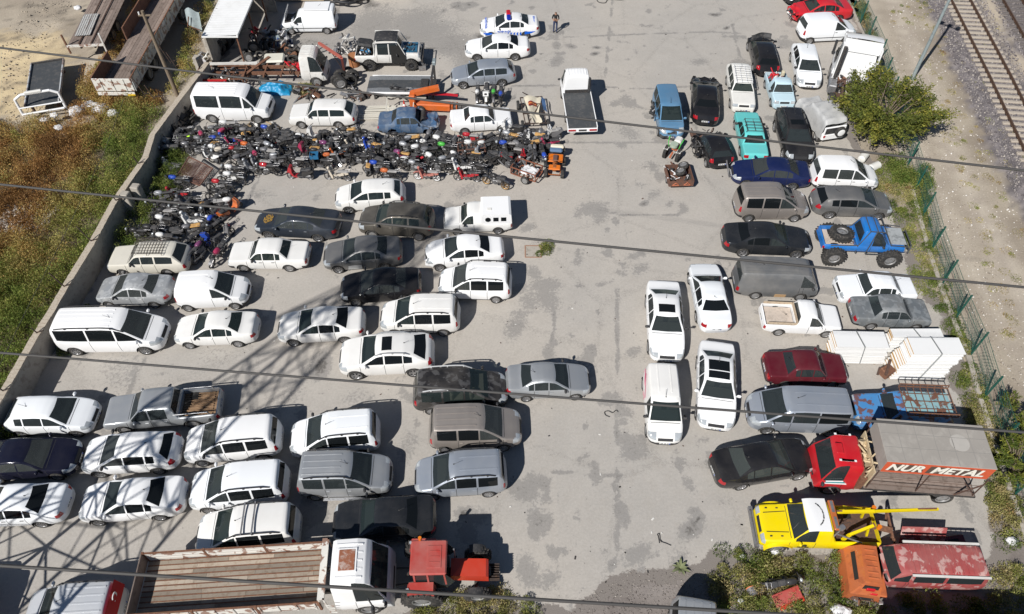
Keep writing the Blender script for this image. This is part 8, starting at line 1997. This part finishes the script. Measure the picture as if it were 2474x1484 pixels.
t = thing('rusty_hopper', 'rusty brown metal box part beside the splayed panel stack', 'scrap metal', G(2138,905), .5); mb = MB(); mb.rbox((0,0,.25), (.6,.5,.5), .05); mb.build('box', RUST, t); mb = MB(); mb.bar((-.4,-.2,.5), (.35,.3,.6), .12); mb.bar((-.5,.1,.2), (-.2,.3,.3), .1); mb.build('bracket', RUSTD, t)
# white gas tanks by the white people van
for px, py, lab, rz_ in ((2082,388,'white round steel tank on a pallet at the fence', .9),(2108,412,'pale cylinder tank lying beside the white round tank', .5)):
    t = thing('steel_tank', lab, 'tank', G(px,py), rz_, scale=(.72,.72,.72)); mb = MB(); mb.cyl((-.45,0,.42), (.45,0,.42), .36, 16); ellipsoid(mb, (-.45,0,.42), (.3,.72,.72), 12, 8); ellipsoid(mb, (.45,0,.42), (.3,.72,.72), 12, 8); mb.build('shell', OFFW, t)
    mb = MB(); mb.box((-.3,0,.05), (.1,.7,.1)); mb.box((.3,0,.05), (.1,.7,.1)); mb.build('cradle', PLANK, t)
# drain frame in the open yard
t = thing('drain_cover', 'rusty square drain frame set in the slab beside the weed tuft', 'drain', G(1288,608), .0); mb = MB()
for s_ in (-1, 1): mb.box((s_*.45,0,.012), (.07,.95,.02)); mb.box((0,s_*.45,.013), (.83,.07,.02))
mb.build('frame', mat('drain_rust', (.32,.19,.13), .9), t); mb = MB(); mb.box((0,0,.008), (.83,.83,.008)); mb.build('lid', CONC, t)
# lower right: debris in the weeds
t = thing('red_panel', 'faded red metal panel lying in the weeds', 'metal panel', G(1898,1446)+Vector((0,0,.25)), .35); mb = MB(); mb.M = Matrix.Rotation(.35, 4, 'X'); mb.rbox((0,0,0), (1.25,.5,.05), .02); mb.build('plate', TRED, t); mb = MB(); mb.M = Matrix.Rotation(.35, 4, 'X'); mb.rbox((.1,-.32,-.05), (1.15,.22,.04), .015); mb.build('flange', TRED2, t)
t = thing('bucket', 'grey and orange bucket lying in the weeds beside the silver van', 'bucket', G(1815,1434), .3); mb = MB(); mb.cyl((0,-.15,.2), (0,.15,.2), .2, 14); mb.build('shell', STEEL, t); mb = MB(); mb.cyl((-.01,.15,.2), (-.01,.19,.2), .2, 14); mb.build('rim', mat('bucket_orange', (.6,.2,.08), .6), t)
for i, (px, py, s_) in enumerate(((2022,1476,.6),(2040,1480,.5),(1870,1335,.35),(1792,1345,.25),(2440,1310,.5),(1790,1455,.3),(2210,905,.2))): lump('plastic_bag', 'white rubbish bag lying in the weeds', 'bag', G(px,py)+Vector((0,0,.05)), (s_,s_*.8,s_*.6), SACK, 40+i, 'rubbish bags in the weeds')
t = thing('engine_block', 'dirty grey engine between the orange cab and the red van shell', 'engine', G(2162,1385), .1); junk_bits('block', t, (0,0,.1), (.35,.25,.25), 16, [STEEL, DARKM, ALLOY], 91, (.15,.35))
# container standing just outside the frame; its shadow falls over the corner
t = thing('container', 'blue steel container standing beyond the weeds', 'container', (17.6,7.1,0), -.03); CTN = mat('container_blue', (.03,.10,.2), .6, dirt=(.2,.1,.06), dirt_amt=.4)
mb = MB(); mb.rbox((0,0,1.45), (8.0,2.4,2.8), .05); mb.build('shell', CTN, t)
for k in range(20): mb = MB(); mb.box((-3.8+.4*k,1.22,1.45), (.12,.05,2.5)); mb.build('rib', CTN, t)
# red vehicle just reaching into the frame, silver van roof
rv = spawn(kTRAN, 'parked_minibus', 'orange red minibus beside the flag van', 'minibus', paint('brick_red', (.40,.06,.03), 0, .4), loc=(-22.15,8.9,0), rz=math.radians(92))
# ================================================================== THE PERSON
def person(loc, rz):
    t = thing('person', 'man in black T-shirt and blue jeans looking at his phone in the open yard', 'person', loc, rz)
    V = [(0,0,.95),(0,0,1.12),(.01,0,1.32),(0,0,1.46),(.02,0,1.54),(.05,0,1.62),(.06,0,1.70),
         (0,.10,.90),(.02,.11,.50),(0,.12,.10),(.12,.13,.05),(0,-.10,.90),(-.01,-.11,.50),(-.03,-.12,.10),(.09,-.13,.05),
         (0,.19,1.42),(.03,.25,1.16),(.24,.12,1.12),(.31,.06,1.14),(0,-.19,1.42),(.03,-.25,1.16),(.24,-.10,1.12),(.31,-.04,1.14)]
    E_ = [(0,1),(1,2),(2,3),(3,4),(4,5),(5,6),(0,7),(7,8),(8,9),(9,10),(0,11),(11,12),(12,13),(13,14),(3,15),(15,16),(16,17),(17,18),(3,19),(19,20),(20,21),(21,22)]
    Rr = [(.15,.13),(.15,.12),(.17,.13),(.10,.09),(.055,.055),(.095,.08),(.085,.075),(.095,.09),(.065,.065),(.05,.05),(.045,.035),(.095,.09),(.065,.065),(.05,.05),(.045,.035),(.07,.07),(.05,.05),(.04,.04),(.035,.025),(.07,.07),(.05,.05),(.04,.04),(.035,.025)]
    me = bpy.data.meshes.new('body'); me.from_pydata(V, E_, []); ob = bpy.data.objects.new('tmp', me); COL.objects.link(ob)
    ob.modifiers.new('s', 'SKIN'); ob.modifiers.new('d', 'SUBSURF').levels = 1
    for sv_, rr_ in zip(me.skin_vertices[0].data, Rr): sv_.radius = rr_
    me.skin_vertices[0].data[0].use_root = True
    m2 = bpy.data.meshes.new_from_object(ob.evaluated_get(bpy.context.evaluated_depsgraph_get())); bpy.data.objects.remove(ob)
    m2.name = 'body'; m2.materials.clear()
    for m_ in (mat('skin', (.36,.20,.13), .6), mat('shirt_black', (.015,.015,.017), .9), mat('jeans_blue', (.025,.04,.10), .9), mat('shoes_dark', (.03,.022,.02), .7), mat('hair_dark', (.02,.015,.012), .8)): m2.materials.append(m_)
    for p in m2.polygons:
        c = p.center; z = c.z
        p.material_index = 3 if z < .12 else 2 if z < 1.0 else 1 if z < 1.49 else 0
        if 1.0 < z < 1.2 and c.x > .10: p.material_index = 0
        if z > 1.67 or (z > 1.58 and c.x < .02): p.material_index = 4
        p.use_smooth = True
    link('body', m2, t)
    for s_ in (-1, 1):
        for k in range(4): mb = MB(); y0 = s_*.05+(.012*k-.02); mb.path([(.31,y0,1.145+.01*k),(.36,y0*.8,1.16+.012*k),(.37,y0*.5,1.19+.01*k)], .009, 5); mb.build('finger', mat('skin', (.36,.20,.13)), t)
        mb = MB(); mb.path([(.28,s_*.04,1.17),(.31,s_*.02,1.20)], .011, 5); mb.build('thumb', mat('skin', (.36,.20,.13)), t)
        mb = MB(); mb.box((.135,s_*.03,1.665), (.012,.02,.01)); mb.build('eye', BLACKPL, t); mb = MB(); mb.rbox((.05,s_*.085,1.65), (.03,.02,.055), .008); mb.build('ear', mat('skin', (.36,.20,.13)), t)
    mb = MB(); mb.rbox((.145,0,1.64), (.03,.025,.04), .008); mb.build('nose', mat('skin', (.36,.20,.13)), t)
    mb = MB(); mb.box((.134,0,1.60), (.01,.045,.008)); mb.build('mouth', mat('lips', (.25,.1,.08), .6), t)
    ph = thing('phone', 'black phone held by the man in the open yard', 'phone', loc, rz); mb = MB(); mb.rbox((.36,0,1.19), (.02,.08,.15), .006); mb.build('case', BLACKPL, ph); mb = MB(); mb.box((.349,0,1.19), (.003,.07,.135)); mb.build('screen', GLASS_DARK, ph)
    return t
person(G(1341,79), R(-100))
